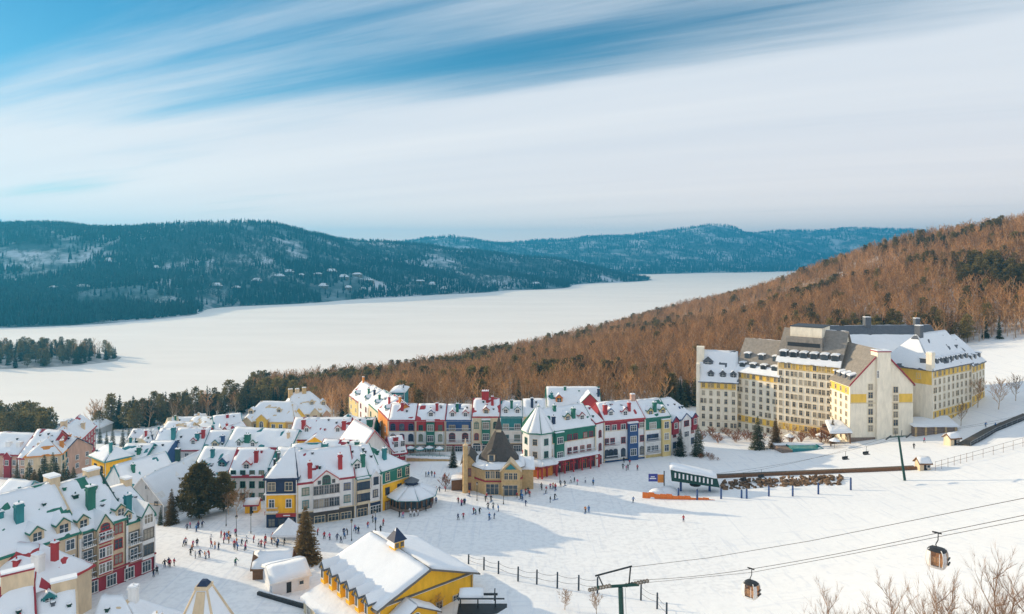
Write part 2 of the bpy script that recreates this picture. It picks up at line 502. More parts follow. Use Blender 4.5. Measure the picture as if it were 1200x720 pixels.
# ---- hills across the lake
def fp(px, py, Y):
    return ((px - 600) / FPX * Y, Y, CAMZ - (py - HORY) / FPX * Y)
def sh(px, py, z=0.5):
    Y = YZ(py, z)
    return ((px - 600) / FPX * Y, Y, z)
far_pts = [
 sh(-500, 390), sh(-250, 388), sh(0, 384), sh(60, 382), sh(120, 379), sh(180, 374), sh(225, 369), sh(240, 363), sh(300, 358), sh(420, 350.5), sh(520, 345), sh(600, 340), sh(680, 333), sh(740, 325.5),
 sh(755, 321.5), sh(830, 320), sh(960, 316.5), sh(1100, 315), sh(1400, 314),
 fp(-500, 262, 1700), fp(-200, 262, 1700), fp(0, 266, 1700), fp(60, 265, 1700), fp(115, 273, 1800), fp(160, 269.5, 1800), fp(200, 265, 1850), fp(270, 262, 1900), fp(340, 269, 2000), fp(400, 284, 2200), fp(480, 288, 2400), fp(560, 297, 2600), fp(650, 307, 2850), fp(705, 317, 2920),
 fp(0, 330, 1250), fp(100, 330, 1260), fp(200, 318, 1450), fp(300, 300, 1600), fp(400, 312, 1800), fp(500, 315, 2050), fp(600, 322, 2300), fp(-300, 330, 1250), fp(60, 352, 1100), fp(180, 352, 1180),
 fp(0, 300, 2700), fp(270, 300, 2900), fp(450, 312, 3200), fp(600, 315, 3400), fp(-400, 290, 2700),
 fp(-300, 262, 4200), fp(0, 262, 4000), fp(30, 268, 4000), fp(100, 285, 4200), fp(300, 290, 4300), fp(440, 289, 4300), fp(480, 284, 4300), fp(520, 279, 4300), fp(545, 280, 4300), fp(570, 287, 4500), fp(610, 287, 4700), fp(700, 281, 4900), fp(780, 276, 5100), fp(815, 269, 5200), fp(835, 266, 5200), fp(860, 268, 5250), fp(888, 278, 5300), fp(925, 273, 5700), fp(1000, 269, 5900), fp(1060, 271, 6000), fp(1200, 275, 6200), fp(1500, 272, 6500),
 fp(760, 300, 4300), fp(850, 300, 4500), fp(960, 300, 5200), fp(660, 300, 4200), fp(900, 308, 4400), fp(560, 303, 3900),
 fp(300, 310, 6500), fp(600, 312, 7000), fp(900, 310, 7500), fp(1300, 310, 8000), fp(-300, 300, 6000), cp(300, 1400, 30), cp(420, 1625, 34), cp(520, 1800, 30), cp(600, 2000, 30), cp(360, 1510, 32), cp(690, 2440, 22), cp(200, 1195, 22), fp(760, 322, 3350), fp(680, 322, 3200),
 cp(0, 800, -15), cp(300, 1000, -18), cp(600, 1500, -18), cp(850, 2600, -18), cp(1000, 3000, -18), cp(-400, 700, -15), cp(1300, 3500, -18), cp(720, 2300, -18), cp(450, 1250, -18),
]
HF = RBF(far_pts, 60.0)
def far_noise(x, y):
    p = Vector((x / 260, y / 260, 3.3))
    return mnoise.fractal(p, 0.9, 2.1, 5) 
def far_z(pts):
    z = HF(pts)
    nzv = np.array([far_noise(p[0], p[1]) for p in pts])
    amp = np.clip(z, 0, 60) / 60 * (7 + pts[:, 1] / 600)
    return z + nzv * amp
def hill_material():
    m = bpy.data.materials.new('wooded_hillside'); m.use_nodes = True
    nt = m.node_tree; b = nt.nodes['Principled BSDF']; b.inputs['Roughness'].default_value = 0.9; b.inputs['Specular IOR Level'].default_value = 0.1
    tcn = nt.nodes.new('ShaderNodeTexCoord')
    def nz(s, d, off=0):
        mp = nt.nodes.new('ShaderNodeMapping'); mp.inputs['Location'].default_value = (off, off, off)
        nt.links.new(tcn.outputs['Object'], mp.inputs[0])
        n = nt.nodes.new('ShaderNodeTexNoise'); n.inputs['Scale'].default_value = s; n.inputs['Detail'].default_value = d; n.inputs['Roughness'].default_value = .65
        nt.links.new(mp.outputs[0], n.inputs['Vector']); return n.outputs['Fac']
    def ramp(v, *stops):
        r = nt.nodes.new('ShaderNodeValToRGB'); e = r.color_ramp.elements
        e[0].position, e[0].color = stops[0][0], stops[0][1]
        e[1].position, e[1].color = stops[-1][0], stops[-1][1]
        for p, c in stops[1:-1]:
            x = e.new(p); x.color = c
        nt.links.new(v, r.inputs[0]); return r.outputs[0]
    a = ramp(nz(0.012, 8), (0.35, (0.04, 0.08, 0.09, 1)), (0.5, (0.09, 0.14, 0.16, 1)), (0.66, (0.26, 0.34, 0.38, 1)))  # blue of distant haze put into the hillside ground tones
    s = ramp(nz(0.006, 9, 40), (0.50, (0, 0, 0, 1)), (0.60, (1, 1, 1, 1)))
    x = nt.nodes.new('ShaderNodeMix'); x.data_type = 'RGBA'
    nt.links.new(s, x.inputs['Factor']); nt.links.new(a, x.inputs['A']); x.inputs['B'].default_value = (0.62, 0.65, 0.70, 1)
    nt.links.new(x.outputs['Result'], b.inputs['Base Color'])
    return m
hx = np.concatenate([np.arange(-4200, -1600, 130), np.arange(-1600, 700, 22), np.arange(700, 7000, 70)])
hy = np.concatenate([np.arange(860, 2400, 22), np.arange(2400, 7020, 60)])
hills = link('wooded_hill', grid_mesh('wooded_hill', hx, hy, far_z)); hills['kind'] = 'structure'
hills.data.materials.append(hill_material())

# ---- island
def island_h(x, y):
    u = (x + 496) / 122.0; v = (y - 640) / 52.0
    v2 = v - 0.10 * u
    r = abs(u) ** 2.6 + abs(v2) ** 2.2
    return 5.0 * (1 - r) + 0.8 * mnoise.noise(Vector((x * .05, y * .05, 1)))
ix = np.arange(-640, -355, 5); iy = np.arange(570, 710, 5)
isl = link('island', grid_mesh('island', ix, iy, lambda p: np.array([min(5, max(-3, island_h(a[0], a[1]))) for a in p])))
isl['kind'] = 'structure'
isl.data.materials.append(M('island_snow_scrub', (0.45, 0.44, 0.43), 0.9, 0.6, 0.12))
# ================================================================ building kit
_cache = {}
def cached(key, fn):
    if key not in _cache:
        _cache[key] = fn()
    return _cache[key]
def window_meshes(w, h, fm, style):
    def mk():
        fr = MB().mat(fm)
        t, d = 0.13, 0.14
        arch = style == 'arch'
        fr.box(-w/2 - t, -w/2, -d, 0.05, 0, h)
        fr.box(w/2, w/2 + t, -d, 0.05, 0, h)
        fr.box(-w/2 - t, w/2 + t, -d, 0.05, h, h + t)
        fr.box(-w/2 - t - .08, w/2 + t + .08, -d - .08, 0.05, -t, 0)
        if arch:
            n = 6
            for k in range(n):
                a0, a1 = math.pi * k / n, math.pi * (k + 1) / n
                R0, R1 = w/2, w/2 + t
                q = [(R * math.cos(a), R * .75 * math.sin(a)) for a in (a0, a1) for R in (R0, R1)]
                base = [(q[0][0], -d, h + t + q[0][1]), (q[1][0], -d, h + t + q[1][1]), (q[3][0], -d, h + t + q[3][1]), (q[2][0], -d, h + t + q[2][1])]
                fr.prism(base, [(p[0], 0.05, p[2]) for p in base])
        if w > 0.8:
            nb = 2 if w < 1.7 else 3
            for k in range(1, nb):
                x = -w/2 + w * k / nb
                fr.box(x - .04, x + .04, -.09, .04, 0, h)
        if h > 1.3:
            fr.box(-w/2, w/2, -.085, .035, h * .62, h * .62 + .06)
        pn = MB()
        for nm in (GLASS,):
            pn.mat(nm).box(-w/2, w/2, -.05, 0.03, 0, h)
        if arch:
            loop = [(w/2 * math.cos(math.pi * k / 8), w/2 * .75 * math.sin(math.pi * k / 8) + h + t) for k in range(9)]
            pn.prism([(p[0], -.05, p[1]) for p in loop], [(p[0], .03, p[1]) for p in loop])
        m1 = fr.mesh('window'); m2 = pn.mesh('pane')
        m3 = m2.copy()
        m3.materials.clear(); m3.materials.append(CURT)
        return m1, m2, m3
    return cached(('win', w, h, fm.name, style), mk)
def dormer_meshes(wm, rm, w, h, dep):
    def mk():
        b = MB()
        b.mat(wm).box(-w/2, w/2, 0, dep, -.6, h)
        rise = w * .42
        b.prism([(-w/2, 0, h), (w/2, 0, h), (0, 0, h + rise)][::-1], [(-w/2, dep, h), (w/2, dep, h), (0, dep, h + rise)][::-1])
        b.mat(rm)
        ov = .25
        for s in (-1, 1):
            q = [(s * (w/2 + ov), -ov, h - ov * .8), (s * (w/2 + ov), dep, h - ov * .8), (0, dep, h + rise + .1), (0, -ov, h + rise + .1)]
            b.prism([(p[0], p[1], p[2] - .0) for p in q], [(p[0], p[1], p[2] + .16) for p in q])
        sn = MB().mat(SNOW)
        for s in (-1, 1):
            q = [(s * (w/2 + ov - .12), .1, h - ov * .6 + .17), (s * (w/2 + ov - .12), dep, h - ov * .6 + .17), (0, dep, h + rise + .28), (0, .1, h + rise + .28)]
            sn.prism([(p[0], p[1], p[2]) for p in q], [(p[0], p[1], p[2] + .22) for p in q])
        pn = MB().mat(GLASS).box(-w * .3, w * .3, -.06, .05, .12, h - .05)
        pn.mat(WHITE).box(-.04, .04, -.09, 0, .12, h - .05).box(-w * .3, w * .3, -.085, 0, h * .5, h * .5 + .07)
        return b.mesh('dormer'), sn.mesh('snow_cap'), pn.mesh('pane')
    return cached(('dor', wm.name, rm.name, w, h, dep), mk)
def chimney_meshes(m, w, h, pots):
    def mk():
        b = MB().mat(m).box(-w/2, w/2, -w/2 * .8, w/2 * .8, -1.6, h)
        b.box(-w/2 - .12, w/2 + .12, -w/2 * .8 - .12, w/2 * .8 + .12, h * .82, h * .9)
        for k in range(pots):
            x = (k + .5) / pots * w - w/2
            b.tube((x, 0, h + .03), (x, 0, h + .55), .14, .11, 6)
        s = MB().mat(SNOW).box(-w/2 - .02, w/2 + .02, -w/2 * .8 - .02, w/2 * .8 + .02, h + .01, h + .22)
        return b.mesh('chimney'), s.mesh('snow_cap')
    return cached(('chi', m.name, w, h, pots), mk)

class Bld:
    """a building: an Empty that parents its parts; wings are laid out from facade lines"""
    n = 0
    def __init__(self, name, label, cat, A, group=None):
        Bld.n += 1
        self.o = Vector((A[0], A[1], A[2]))
        self.e = thing(name, label, cat, self.o, 0, group)
        self.F = Matrix.Identity(4)
        self.rnd = random.Random(100 + Bld.n)
        self.seed = Bld.n * 3.7
        self.detail = cat in ('house', 'lodge', 'inn', 'apartment block')
    def frame(self, A, B, zb):
        d = Vector((B[0] - A[0], B[1] - A[1]))
        self.L = d.length
        self.F = T(Vector((A[0] - self.o.x, A[1] - self.o.y, zb - self.o.z))) @ RZ(math.atan2(d.y, d.x))
        return self
    def part(self, name, mb, m4=None, parent=None):
        me = mb.mesh(name) if isinstance(mb, MB) else mb
        if parent is None:
            return link(name, me, self.e, self.F @ m4 if m4 is not None else self.F.copy())
        return link(name, me, parent, m4)
    def window(self, x, z, w, h, fm=WHITE, style='', y=0.0, side='F', curt=0.3):
        f, g, c = window_meshes(round(w, 2), round(h, 2), fm, style)
        m4 = T((x, y, z))
        if side == 'R': m4 = T((self.L, y, z)) @ RZ(math.pi / 2)
        if side == 'L': m4 = T((0, y, z)) @ RZ(-math.pi / 2)
        o = self.part('window', f, m4)
        self.part('pane', c if self.rnd.random() < curt else g, None, o)
        return o
    def rows(self, rows, side='F', y=0.0, x0=0.0, x1=None):
        Ls = (self.L if side == 'F' else self.D) if x1 is None else x1 - x0
        for r in rows:
            z, h, w, xs, fm = r[:5]
            st = r[5] if len(r) > 5 else ''
            if isinstance(xs, int):
                xs = [(k + .5) / xs for k in range(xs)]
            for fx in xs:
                p = x0 + fx * Ls
                if side == 'F': self.window(p, z, w, h, fm, st, y)
                elif side == 'R': self.window(0, z, w, h, fm, st, p, 'R')
                else: self.window(0, z, w, h, fm, st, p, 'L')
    def wing(self, A, B, depth, zb, ze, zr, wall=WHITE, trim=GREEN, roof='gable', hips=(0, 0), bands=None, ov=.5,
             snow=True, rows=(), rrows=(), lrows=(), dormers=(), chimneys=(), bays=(), balconies=(), snow_th=.25, roofmat=None, snow_q=None, shift=0.5, detail=None, slide=.36):
        self.frame(A, B, zb)
        L = self.L; self.D = depth; H = ze - zb; R = zr - zb
        self.H, self.R, self.yr = H, R, depth * shift
        if detail is None: detail = self.detail
        bands = bands or [(H, wall, 'wall')]
        z = -4.0
        for k, (top, m, nm) in enumerate(bands):
            e = 0.03 if nm != 'wall' else 0
            mb = MB().mat(m).box(-e, L + e, -e, depth + e, z, top)
            if k == len(bands) - 1:
                if roof == 'gable':
                    p = [(0, H), (depth, H), (self.yr, R - .15)]
                    mb.prism([(0, a, b) for a, b in p], [(L, a, b) for a, b in p])
                elif roof == 'front':
                    p = [(0, H), (L, H), (L / 2, R - .15)]
                    mb.prism([(a, 0, b) for a, b in p][::-1], [(a, depth, b) for a, b in p][::-1])
            self.part(nm, mb)
            z = top
        # roof planes
        yr = self.yr
        s = (R - H) / yr if roof != 'front' else (R - H) / (L / 2)
        planes = []
        if roof in ('gable', 'hip'):
            hl, hr = hips
            sb = (R - H) / (depth - yr)
            a = (-ov, -ov, H - ov * s); b = (L + ov, -ov, H - ov * s)
            c = (L + ov - (hr + ov if hr else 0), yr, R); d = (-ov + (hl + ov if hl else 0), yr, R)
            a2 = (-ov, depth + ov, H - ov * sb); b2 = (L + ov, depth + ov, H - ov * sb)
            planes = [(a, b, c, d), (b2, a2, d, c)]
            if hl: planes.append((a2, a, d, d))
            if hr: planes.append((b, b2, c, c))
        elif roof == 'front':
            planes = [((-ov, depth + ov, H - ov * s), (-ov, -ov, H - ov * s), (L/2, -ov, R), (L/2, depth + ov, R)),
                      ((L + ov, -ov, H - ov * s), (L + ov, depth + ov, H - ov * s), (L/2, depth + ov, R), (L/2, -ov, R))]
        rb = MB().mat(roofmat or trim)
        for q in planes:
            qq = [Vector(p) + Vector((0, 0, .10)) for p in q]
            if (qq[2] - qq[3]).length < .01: qq = qq[:3]
            rb.slab(qq, .26)
        ro = self.part('roof', rb)
        if snow:
            sb_ = MB().mat(SNOW); sb_.slide = slide
            for k, q in enumerate(planes):
                if snow_q is not None and k not in snow_q: continue
                sb_.snow([Vector(p) + Vector((0, 0, .10)) for p in q], snow_th, .30 if self.detail else .17, 1.1, self.seed + k)
            me = sb_.mesh('snow_cover'); smooth(me)
            self.part('snow_cover', me, None, ro)
        if detail:
            for (top, m, nm) in bands[:-1]:
                self.part('cornice', MB().mat(CREAM if m is not CREAM else WHITE).box(-.1, L + .1, -.16, -.031, top - .12, top + .12))
            for x in (0, L - .22):
                self.part('corner_board', MB().mat(WHITE if wall is not WHITE else CREAM).box(x, x + .22, -.075, -.032, 0, H - .02))
            self.part('eave_board', MB().mat(WHITE if trim is not WHITE else BEIGE).box(0, L, -.09, -.033, H - .30, H - .06))
            self.part('downpipe', MB().mat(DARK).tube((L * .985 - .3, -.12, -1), (L * .985 - .3, -.12, H - .3), .06, .06, 5))
            if roof in ('gable', 'hip'):
                for _ in range(self.rnd.randint(1, 3)):
                    fx, t = self.rnd.uniform(.12, .88), self.rnd.uniform(.25, .85)
                    o, s_ = chimney_meshes(self.rnd.choice([DKGRN, DARK, trim, SLATE]), .5, self.rnd.choice([.7, .9]), 0)
                    p_ = self.part('roof_vent', o, T((fx * L, yr * t, H + (R - H) * t))); self.part('snow_cap', s_, None, p_)
        self.rows(rows)
        if rrows: self.rows(rrows, 'R')
        if lrows: self.rows(lrows, 'L')
        for d in dormers: self.dormer(*d)
        for c in chimneys: self.chimney(*c)
        for b in bays: self.bay(*b)
        for b in balconies: self.balcony(*b)
        return self
    def dormer(self, fx, t=.28, wm=WHITE, rm=GREEN, w=1.5, h=1.35):
        y = self.yr * t; z = self.H + (self.R - self.H) * t + .1
        sl = (self.R - self.H) / self.yr
        dep = min(4.0, (h + w * .42) / max(sl, .3) + .2)
        b, s, p = dormer_meshes(wm, rm, w, h, round(dep, 1))
        o = self.part('dormer', b, T((fx * self.L, y, z)))
        self.part('snow_cap', s, None, o); self.part('pane', p, None, o)
    def chimney(self, fx, t=.6, m=RED, h=2.2, w=.9, pots=1):
        y = self.yr * t if t <= 1 else self.yr + (t - 1) * (self.D - self.yr)
        tt = t if t <= 1 else 2 - t
        z = self.H + (self.R - self.H) * tt
        b, s = chimney_meshes(m, w, h, pots)
        o = self.part('chimney', b, T((fx * self.L, y, z)))
        self.part('snow_cap', s, None, o)
    def bay(self, x0, x1, proj, top, m, rise=0, trim=RED, rows=(), z0=-3, back=4.0):
        a, b = x0 * self.L, x1 * self.L
        mb = MB().mat(m).box(a, b, -proj, .1, z0, top)
        if rise:
            p = [(a, top), (b, top), ((a + b) / 2, top + rise)]
            mb.prism([(x, -proj, z) for x, z in p][::-1], [(x, back, z) for x, z in p][::-1])
            mb.box(a, b, .1, back * .5, top - 1.5, top)
        o = self.part('bay', mb)
        rb = MB().mat(trim); sn = MB().mat(SNOW)
        if rise:
            mx = (a + b) / 2; ov = .3; s = rise / ((b - a) / 2)
            for e, sg in ((a, -1), (b, 1)):
                q = [(e + sg * ov, -proj - ov, top - ov * s), (e + sg * ov, back, top - ov * s), (mx, back, top + rise), (mx, -proj - ov, top + rise)]
                if sg < 0: q = q[::-1]
                rb.prism([(p[0], p[1], p[2] + .02) for p in q], [(p[0], p[1], p[2] + .2) for p in q])
                sn.prism([(p[0] * .98 + mx * .02, max(p[1], -proj), p[2] + .21) for p in q], [(p[0] * .98 + mx * .02, max(p[1], -proj), p[2] + .45) for p in q])
        else:
            rb.box(a - .15, b + .15, -proj - .15, -.04, top + .002, top + .2)
            sn.box(a - .05, b + .05, -proj - .05, -.05, top + .21, top + .45)
        r = self.part('bay_roof', rb, None, o); self.part('snow_cap', sn, None, o)
        self.rows(rows, 'F', -proj, a, b)
    def balcony(self, x0, x1, z, proj=1.1, m=STEEL, y=0.0):
        a, b = x0 * self.L, x1 * self.L
        mb = MB().mat(WHITE).box(a, b, y - proj, y - .04, z - .18, z)
        mb.mat(m).box(a, b, y - proj, y - proj + .06, z + .95, z + 1.03)
        n = max(3, int((b - a) / .35))
        for k in range(n + 1):
            x = a + (b - a - .05) * k / n
            mb.box(x, x + .05, y - proj + .005, y - proj + .05, z + .003, z + .95)
        for x in (a, b - .05):
            mb.box(x + .001, x + .049, y - proj + .07, y - .05, z + .95, z + 1.02)
        o = self.part('balcony', mb)
        self.part('snow_cap', MB().mat(SNOW).box(a + .02, b - .02, y - proj - .02, y - proj + .08, z + 1.04, z + 1.13), None, o)

def gz(p):
    return hz(p[0], p[1])
# ================================================================ buildings
def house(name, label, a, b, depth, ze, zr, group=None, cat='house', zb=None, **kw):
    A, B = XY(*a), XY(*b)
    if zb is None:
        zb = min(gz(A), gz(B))
    bl = Bld(name, label, cat, (A.x, A.y, zb), group)
    bl.wing(A, B, depth, zb, ze, zr, **kw)
    return bl
G_PLAZA = 'row of houses round the big plaza pavilion'
G_TERR = 'terrace of town houses below the brown woods'
G_ROW = 'row of town houses beside the ski run'
G_VILL = 'snow roofed village houses'

def win_rows(n, zs, w=1.1, h=1.45, fm=WHITE, style=''):
    return [(z, h, w, n, fm, style) for z in zs]

# ---------------- large cream hotel with yellow bands
def hotel():
    zb0 = 32.0
    P = lambda px, Y: XY(px, Y)
    A0 = P(822, 268)
    b = Bld('grand_hotel', 'long cream grand hotel with yellow bands, slate roofs and rows of dark windows', 'hotel', (A0.x, A0.y, zb0))
    def facade(A, B, zb, ze, ncol, nrow, yell_top=True, side='F', w=1.0, h=1.7, pairs=(), yell_rows=(), fy=2.75, style=None):
        # yellow band panels under the eave plus windows
        b.frame(A, B, zb)
        L = b.L
        for r in range(nrow):
            z = ze - zb - 2.35 - r * fy
            if z < .4: break
            yrow = (r == 0 and yell_top) or r in yell_rows
            if yrow:
                b.part('yellow_band', MB().mat(HYELLOW).box(.4, L - .4, -.05, .05, z - .45, z + h + .30))
            for c in range(ncol):
                x = (c + .5) / ncol * L
                if (c, r % 3) in pairs or (c * 3 + r * 7) % 11 == 3:
                    b.window(x - .62, z, w * .85, h, CREAM, '', 0); b.window(x + .62, z, w * .85, h, CREAM, '', 0)
                else:
                    b.window(x, z, w, h, CREAM, '', 0)
        # string courses
        for r in (1, nrow - 1):
            z = ze - zb - 2.35 - r * fy + h + .55
            b.part('string_course', MB().mat(CREAM).box(0, L, -.09, 0.04, z, z + .16))
    def roofdorm(n, A, B, zb, t=.16, w=2.0, h=1.5):
        h += .5
        for k in range(n):
            fx = (k + .5) / n
            y = b.yr * t; z = b.H + (b.R - b.H) * t
            mb = MB().mat(SLATE).box(-w/2, w/2, 0, 3.6, -.5, h)
            mb.mat(DARK).box(-w/2 - .15, w/2 + .15, -.25, 3.8, h, h + .15)
            o = b.part('dormer', cached(('hd', w, h), lambda: mb.mesh('dormer')), T((fx * b.L, y, z)))
            b.part('pane', cached(('hdp', w, h), lambda: MB().mat(GLASS).box(-w * .36, w * .36, -.06, .03, .15, h - .12).mesh('pane')), None, o)
            b.part('snow_cap', cached(('hds', w, h), lambda: MB().mat(SNOW).snow([(-w/2 - .15, -.3, h + .12), (w/2 + .15, -.3, h + .12), (w/2 + .15, 3.9, h + .35), (-w/2 - .15, 3.9, h + .35)], .38, .05, .7, 3, .06).mesh('snow_cap')), None, o)
    # left wing
    A, B = P(820, 264), P(864, 260)
    b.wing(A, B, 15, 31, 51.5, 62, wall=HOTELW, trim=BRSLATE, roofmat=SLATE, ov=.6)
    b.window; facade(A, B, 31, 51.0, 5, 6, fy=3.0)
    b.frame(A, B, 31); b.D = 15; b.H = 20.5; b.R = 31; b.yr = 7.5
    for fx in (.3, .62, .9): b.dormer(fx, .10, SLATE, SLATE, 2.2, 1.5)
    for fx in (.22,): b.dormer(fx, .5, SLATE, SLATE, 3.6, 1.4)
    # raised end wall and its chimney slab
    b.part('end_wall', MB().mat(HOTELW).box(-1.3, -.02, -.5, 15.5, -4, 26.5).box(-1.3, 1.6, 4.2, 8.2, 26, 32.5))
    b.rows([(18.6 - 3 * k, 1.6, .8, [.3], WHITE) for k in range(5)], 'L', 0)
    # second section
    A2, B2 = P(863, 263), P(913, 251)
    b.wing(A2, B2, 17, 31.5, 55.6, 67, wall=HOTELW, trim=BRSLATE, roofmat=SHINGLE, ov=.7, snow=True, snow_q=(1,))
    facade(A2, B2, 31.5, 55.2, 6, 8, yell_rows=(6,))
    b.frame(A2, B2, 31.5); b.D, b.H, b.R, b.yr = 17, 24.1, 35.5, 8.5
    roofdorm(4, A2, B2, 31.5, .06, 2.3); roofdorm(3, A2, B2, 31.5, .36, 2.3)
    b.part('eave_snow', MB().mat(SNOW).snow([(-.5, -.75, 23.4), (b.L + .5, -.75, 23.4), (b.L + .5, 1.2, 25.9), (-.5, 1.2, 25.9)], .3, .05, 1.2, 7))
    # tall centre
    A3, B3 = P(911, 251), P(984, 238)
    b.wing(A3, B3, 22, 32, 61.2, 72.0, wall=HOTELW, trim=BRSLATE, roofmat=SHINGLE, ov=.7, snow=True, snow_q=(1,))
    facade(A3, B3, 32, 60.8, 9, 9, pairs=((2, 1), (4, 2), (6, 0)), yell_rows=(8,))
    b.frame(A3, B3, 32); b.D, b.H, b.R, b.yr = 22, 29.2, 40, 11
    roofdorm(6, A3, B3, 32, .08, 2.5, 1.7)
    b.part('eave_snow', MB().mat(SNOW).snow([(-.5, -.75, 28.5), (b.L + .5, -.75, 28.5), (b.L + .5, 1.2, 30.4), (-.5, 1.2, 30.4)], .35, .05, 1.2, 9))
    b.part('penthouse', MB().mat(SHINGLE).box(2.0, 14.5, 3.8, 18, 33, 37.6).mat(HOTELW).box(3.0, 14.0, 5.5, 17, 37.62, 41.2).mat(DARK).box(2.8, 14.2, 5.3, 17.2, 41.22, 41.45))
    b.part('penthouse_louvre', MB().mat(DARK).box(2.5, 13.8, 3.7, 3.78, 34.2, 35.6))
    # entrance frame, marquee
    b.part('entrance_frame', MB().mat(WOOD).box(15.5, 19.5, -.5, -.03, -2, 8).mat(GLASS).box(16, 19, -.56, -.48, 5.4, 7.4).box(16, 19, -.56, -.48, 2.4, 4.6))
    cn = b.part('canopy', MB().mat(WOOD).box(6.0, 14, -5.5, -.1, 1.0, 1.5))
    b.part('snow_cover', MB().mat(SNOW).snow([(5.8, -5.7, 1.5), (14.2, -5.7, 1.5), (14.2, -.1, 2.4), (5.8, -.1, 2.4)], .5, .05, 1, 4), None, cn)
    # centre-right roof (slate with snow lower half)
    A3b, B3b = P(970, 262), P(1112, 266)
    b.wing(A3b, B3b, 22, 34, 60.0, 71.2, wall=HOTELW, trim=SLATE, roofmat=SLATE, ov=.6, snow=True, snow_q=(1,))
    b.frame(A3b, B3b, 34)
    b.part('roof_snow', MB().mat(SNOW).snow([(-.4, -.4, 26.1), (b.L - 4, -.4, 26.1), (b.L - 8, 7.6, 33.6), (3.0, 8.0, 34.0)], .3, .05, 1.2, 12, .14))
    b.D, b.H, b.R, b.yr = 22, 26, 37.2, 11
    b.chimney(.46, 1.0, SLATE, 3.4, 2.4, 0); b.chimney(.88, .95, SLATE, 3.4, 2.0, 0)
    # projecting gable wing
    A4, B4 = P(996, 227), P(1070, 228)
    gw = B4.x - A4.x
    zb = 37
    b.wing(A4, B4, 24, zb, 56.6, 68.0, wall=HOTELW, trim=CRIM, roofmat=SHINGLE, roof='front', ov=.45, snow=False)
    b.frame(A4, B4, zb); H4 = 19.6
    b.part('chimney_tower', MB().mat(HOTELW).prism([(8.6, -.9, -4), (14.0, -.9, -4), (14.0, 3, -4), (8.6, 3, -4)], [(8.9, -.9, 30.4), (13.4, -.9, 30.4), (13.4, 3, 30.4), (8.9, 3, 30.4)]))
    b.part('tower_cap', MB().mat(CRIM).box(8.7, 13.6, -1.05, 3.1, 30.42, 30.75).mat(SNOW).box(8.8, 13.5, -1.0, 3.0, 30.77, 31.0))
    for x0, x1 in ((.3, 5.6), (16.8, gw - .2)):
        b.part('yellow_band', MB().mat(HYELLOW).box(x0, x1, -.06, .05, H4 - 6.0, H4 - 3.2))
    b.part('string_course', MB().mat(CREAM).box(0, gw, -.09, .04, H4 - 6.35, H4 - 6.05))
    for r in range(6):
        b.window(7.0, H4 - 4.0 - r * 2.75 + 2.2, 1.5, 1.9, CREAM, '', 0, curt=.6); b.window(15.6, H4 - 4.0 - r * 2.75 + 1.2, 1.5, 1.9, CREAM, '', 0, curt=.6)
    b.window(9.9 - .9, 26 - 4, .5, 2.2, WHITE, '', -.93)
    b.part('stone_base', MB().mat(STONEB).box(-.06, 8.55, -.12, .1, -4, 2.0))
    # side wall of the gable wing, facing the main front
    for r in range(7):
        for c in range(4):
            b.window(0, H4 - 3.0 - r * 2.65, .9, 1.5, CREAM, '', 2.2 + c * 3.4, 'L')
    b.part('yellow_band', MB().mat(HYELLOW).box(-.05, .05, .6, 14.5, H4 - 3.5, H4 - 1.0))
    for s_ in (-1, 1):
        e0, e1 = (gw / 2 + s_ * (gw / 2 + .4)), gw / 2 + s_ * 2.3
        z0, z1 = 19.3, 31.0 - 2.3 * 11.4 / (gw / 2)
        q = [(e0, -.62, z0 - .25), (e1, -.62, z1 - .25), (e1, -.62, z1 + .35), (e0, -.62, z0 + .35)]
        if s_ > 0: q = q[::-1]
        b.part('verge_board', MB().mat(CRIM).prism(q[::-1], [(p[0], -.47, p[2]) for p in q][::-1]))
    for k in range(5):
        y = 1.6 + k * 3.3
        o = b.part('dormer', MB().mat(SLATE).box(1.0, 4.6, y, y + 1.7, H4 + .2, H4 + 2.7))
        b.part('snow_cap', MB().mat(SNOW).snow([(.7, y - .2, H4 + 2.72), (4.9, y - .2, H4 + 3.5), (4.9, y + 1.9, H4 + 3.5), (.7, y + 1.9, H4 + 2.72)], .4, .02, .8, k), None, o)
    b.part('porch', MB().mat(WOOD).box(-7.5, -.1, -1.5, 5.5, 3.6, 4.1).box(-7.3, -7.0, -1.4, -1.1, -3, 3.6).box(-.8, -.5, -1.4, -1.1, -3, 3.6).box(-7.3, -7.0, 5, 5.3, -3, 3.6))
    b.part('porch_snow', MB().mat(SNOW).snow([(-7.8, -1.8, 4.1), (0, -1.8, 4.1), (-.1, 5.8, 6.0), (-5.5, 5.8, 6.0)], .7, .05, 1.0, 5, .2))
    # right wing: its end wall faces the main front, the long facade recedes
    A6, B6 = P(1093, 231), P(1139, 248)
    b.wing(A6, B6, 18, 38, 61, 71.5, wall=HOTELW, trim=BRSLATE, roofmat=SLATE, ov=.5, roof='hip', hips=(8, 0))
    b.part('yellow_band', MB().mat(HYELLOW).box(-.06, .05, .3, 17, 17.6, 22.2)); b.part('yellow_band', MB().mat(HYELLOW).box(-.06, .05, .3, 17, 0, 3.4))
    b.window(0, 19.3, 1.3, 1.7, CREAM, '', 4.5, 'L'); b.window(0, 19.3, 1.3, 1.7, CREAM, '', 10, 'L')
    facade(A6, B6, 38, 60.7, 9, 7, yell_rows=(6, 5), w=1.05)
    b.frame(A6, B6, 38); b.D, b.H, b.R, b.yr = 18, 23, 33.5, 9
    roofdorm(8, A6, B6, 38, .10, 2.0, 1.4)
    b.chimney(.015, .10, HOTELW, 4.6, 2.3, 0)
    b.chimney(.30, .95, SLATE, 3.6, 2.4, 0)
    A7, B7 = P(1139, 247), P(1154, 258)
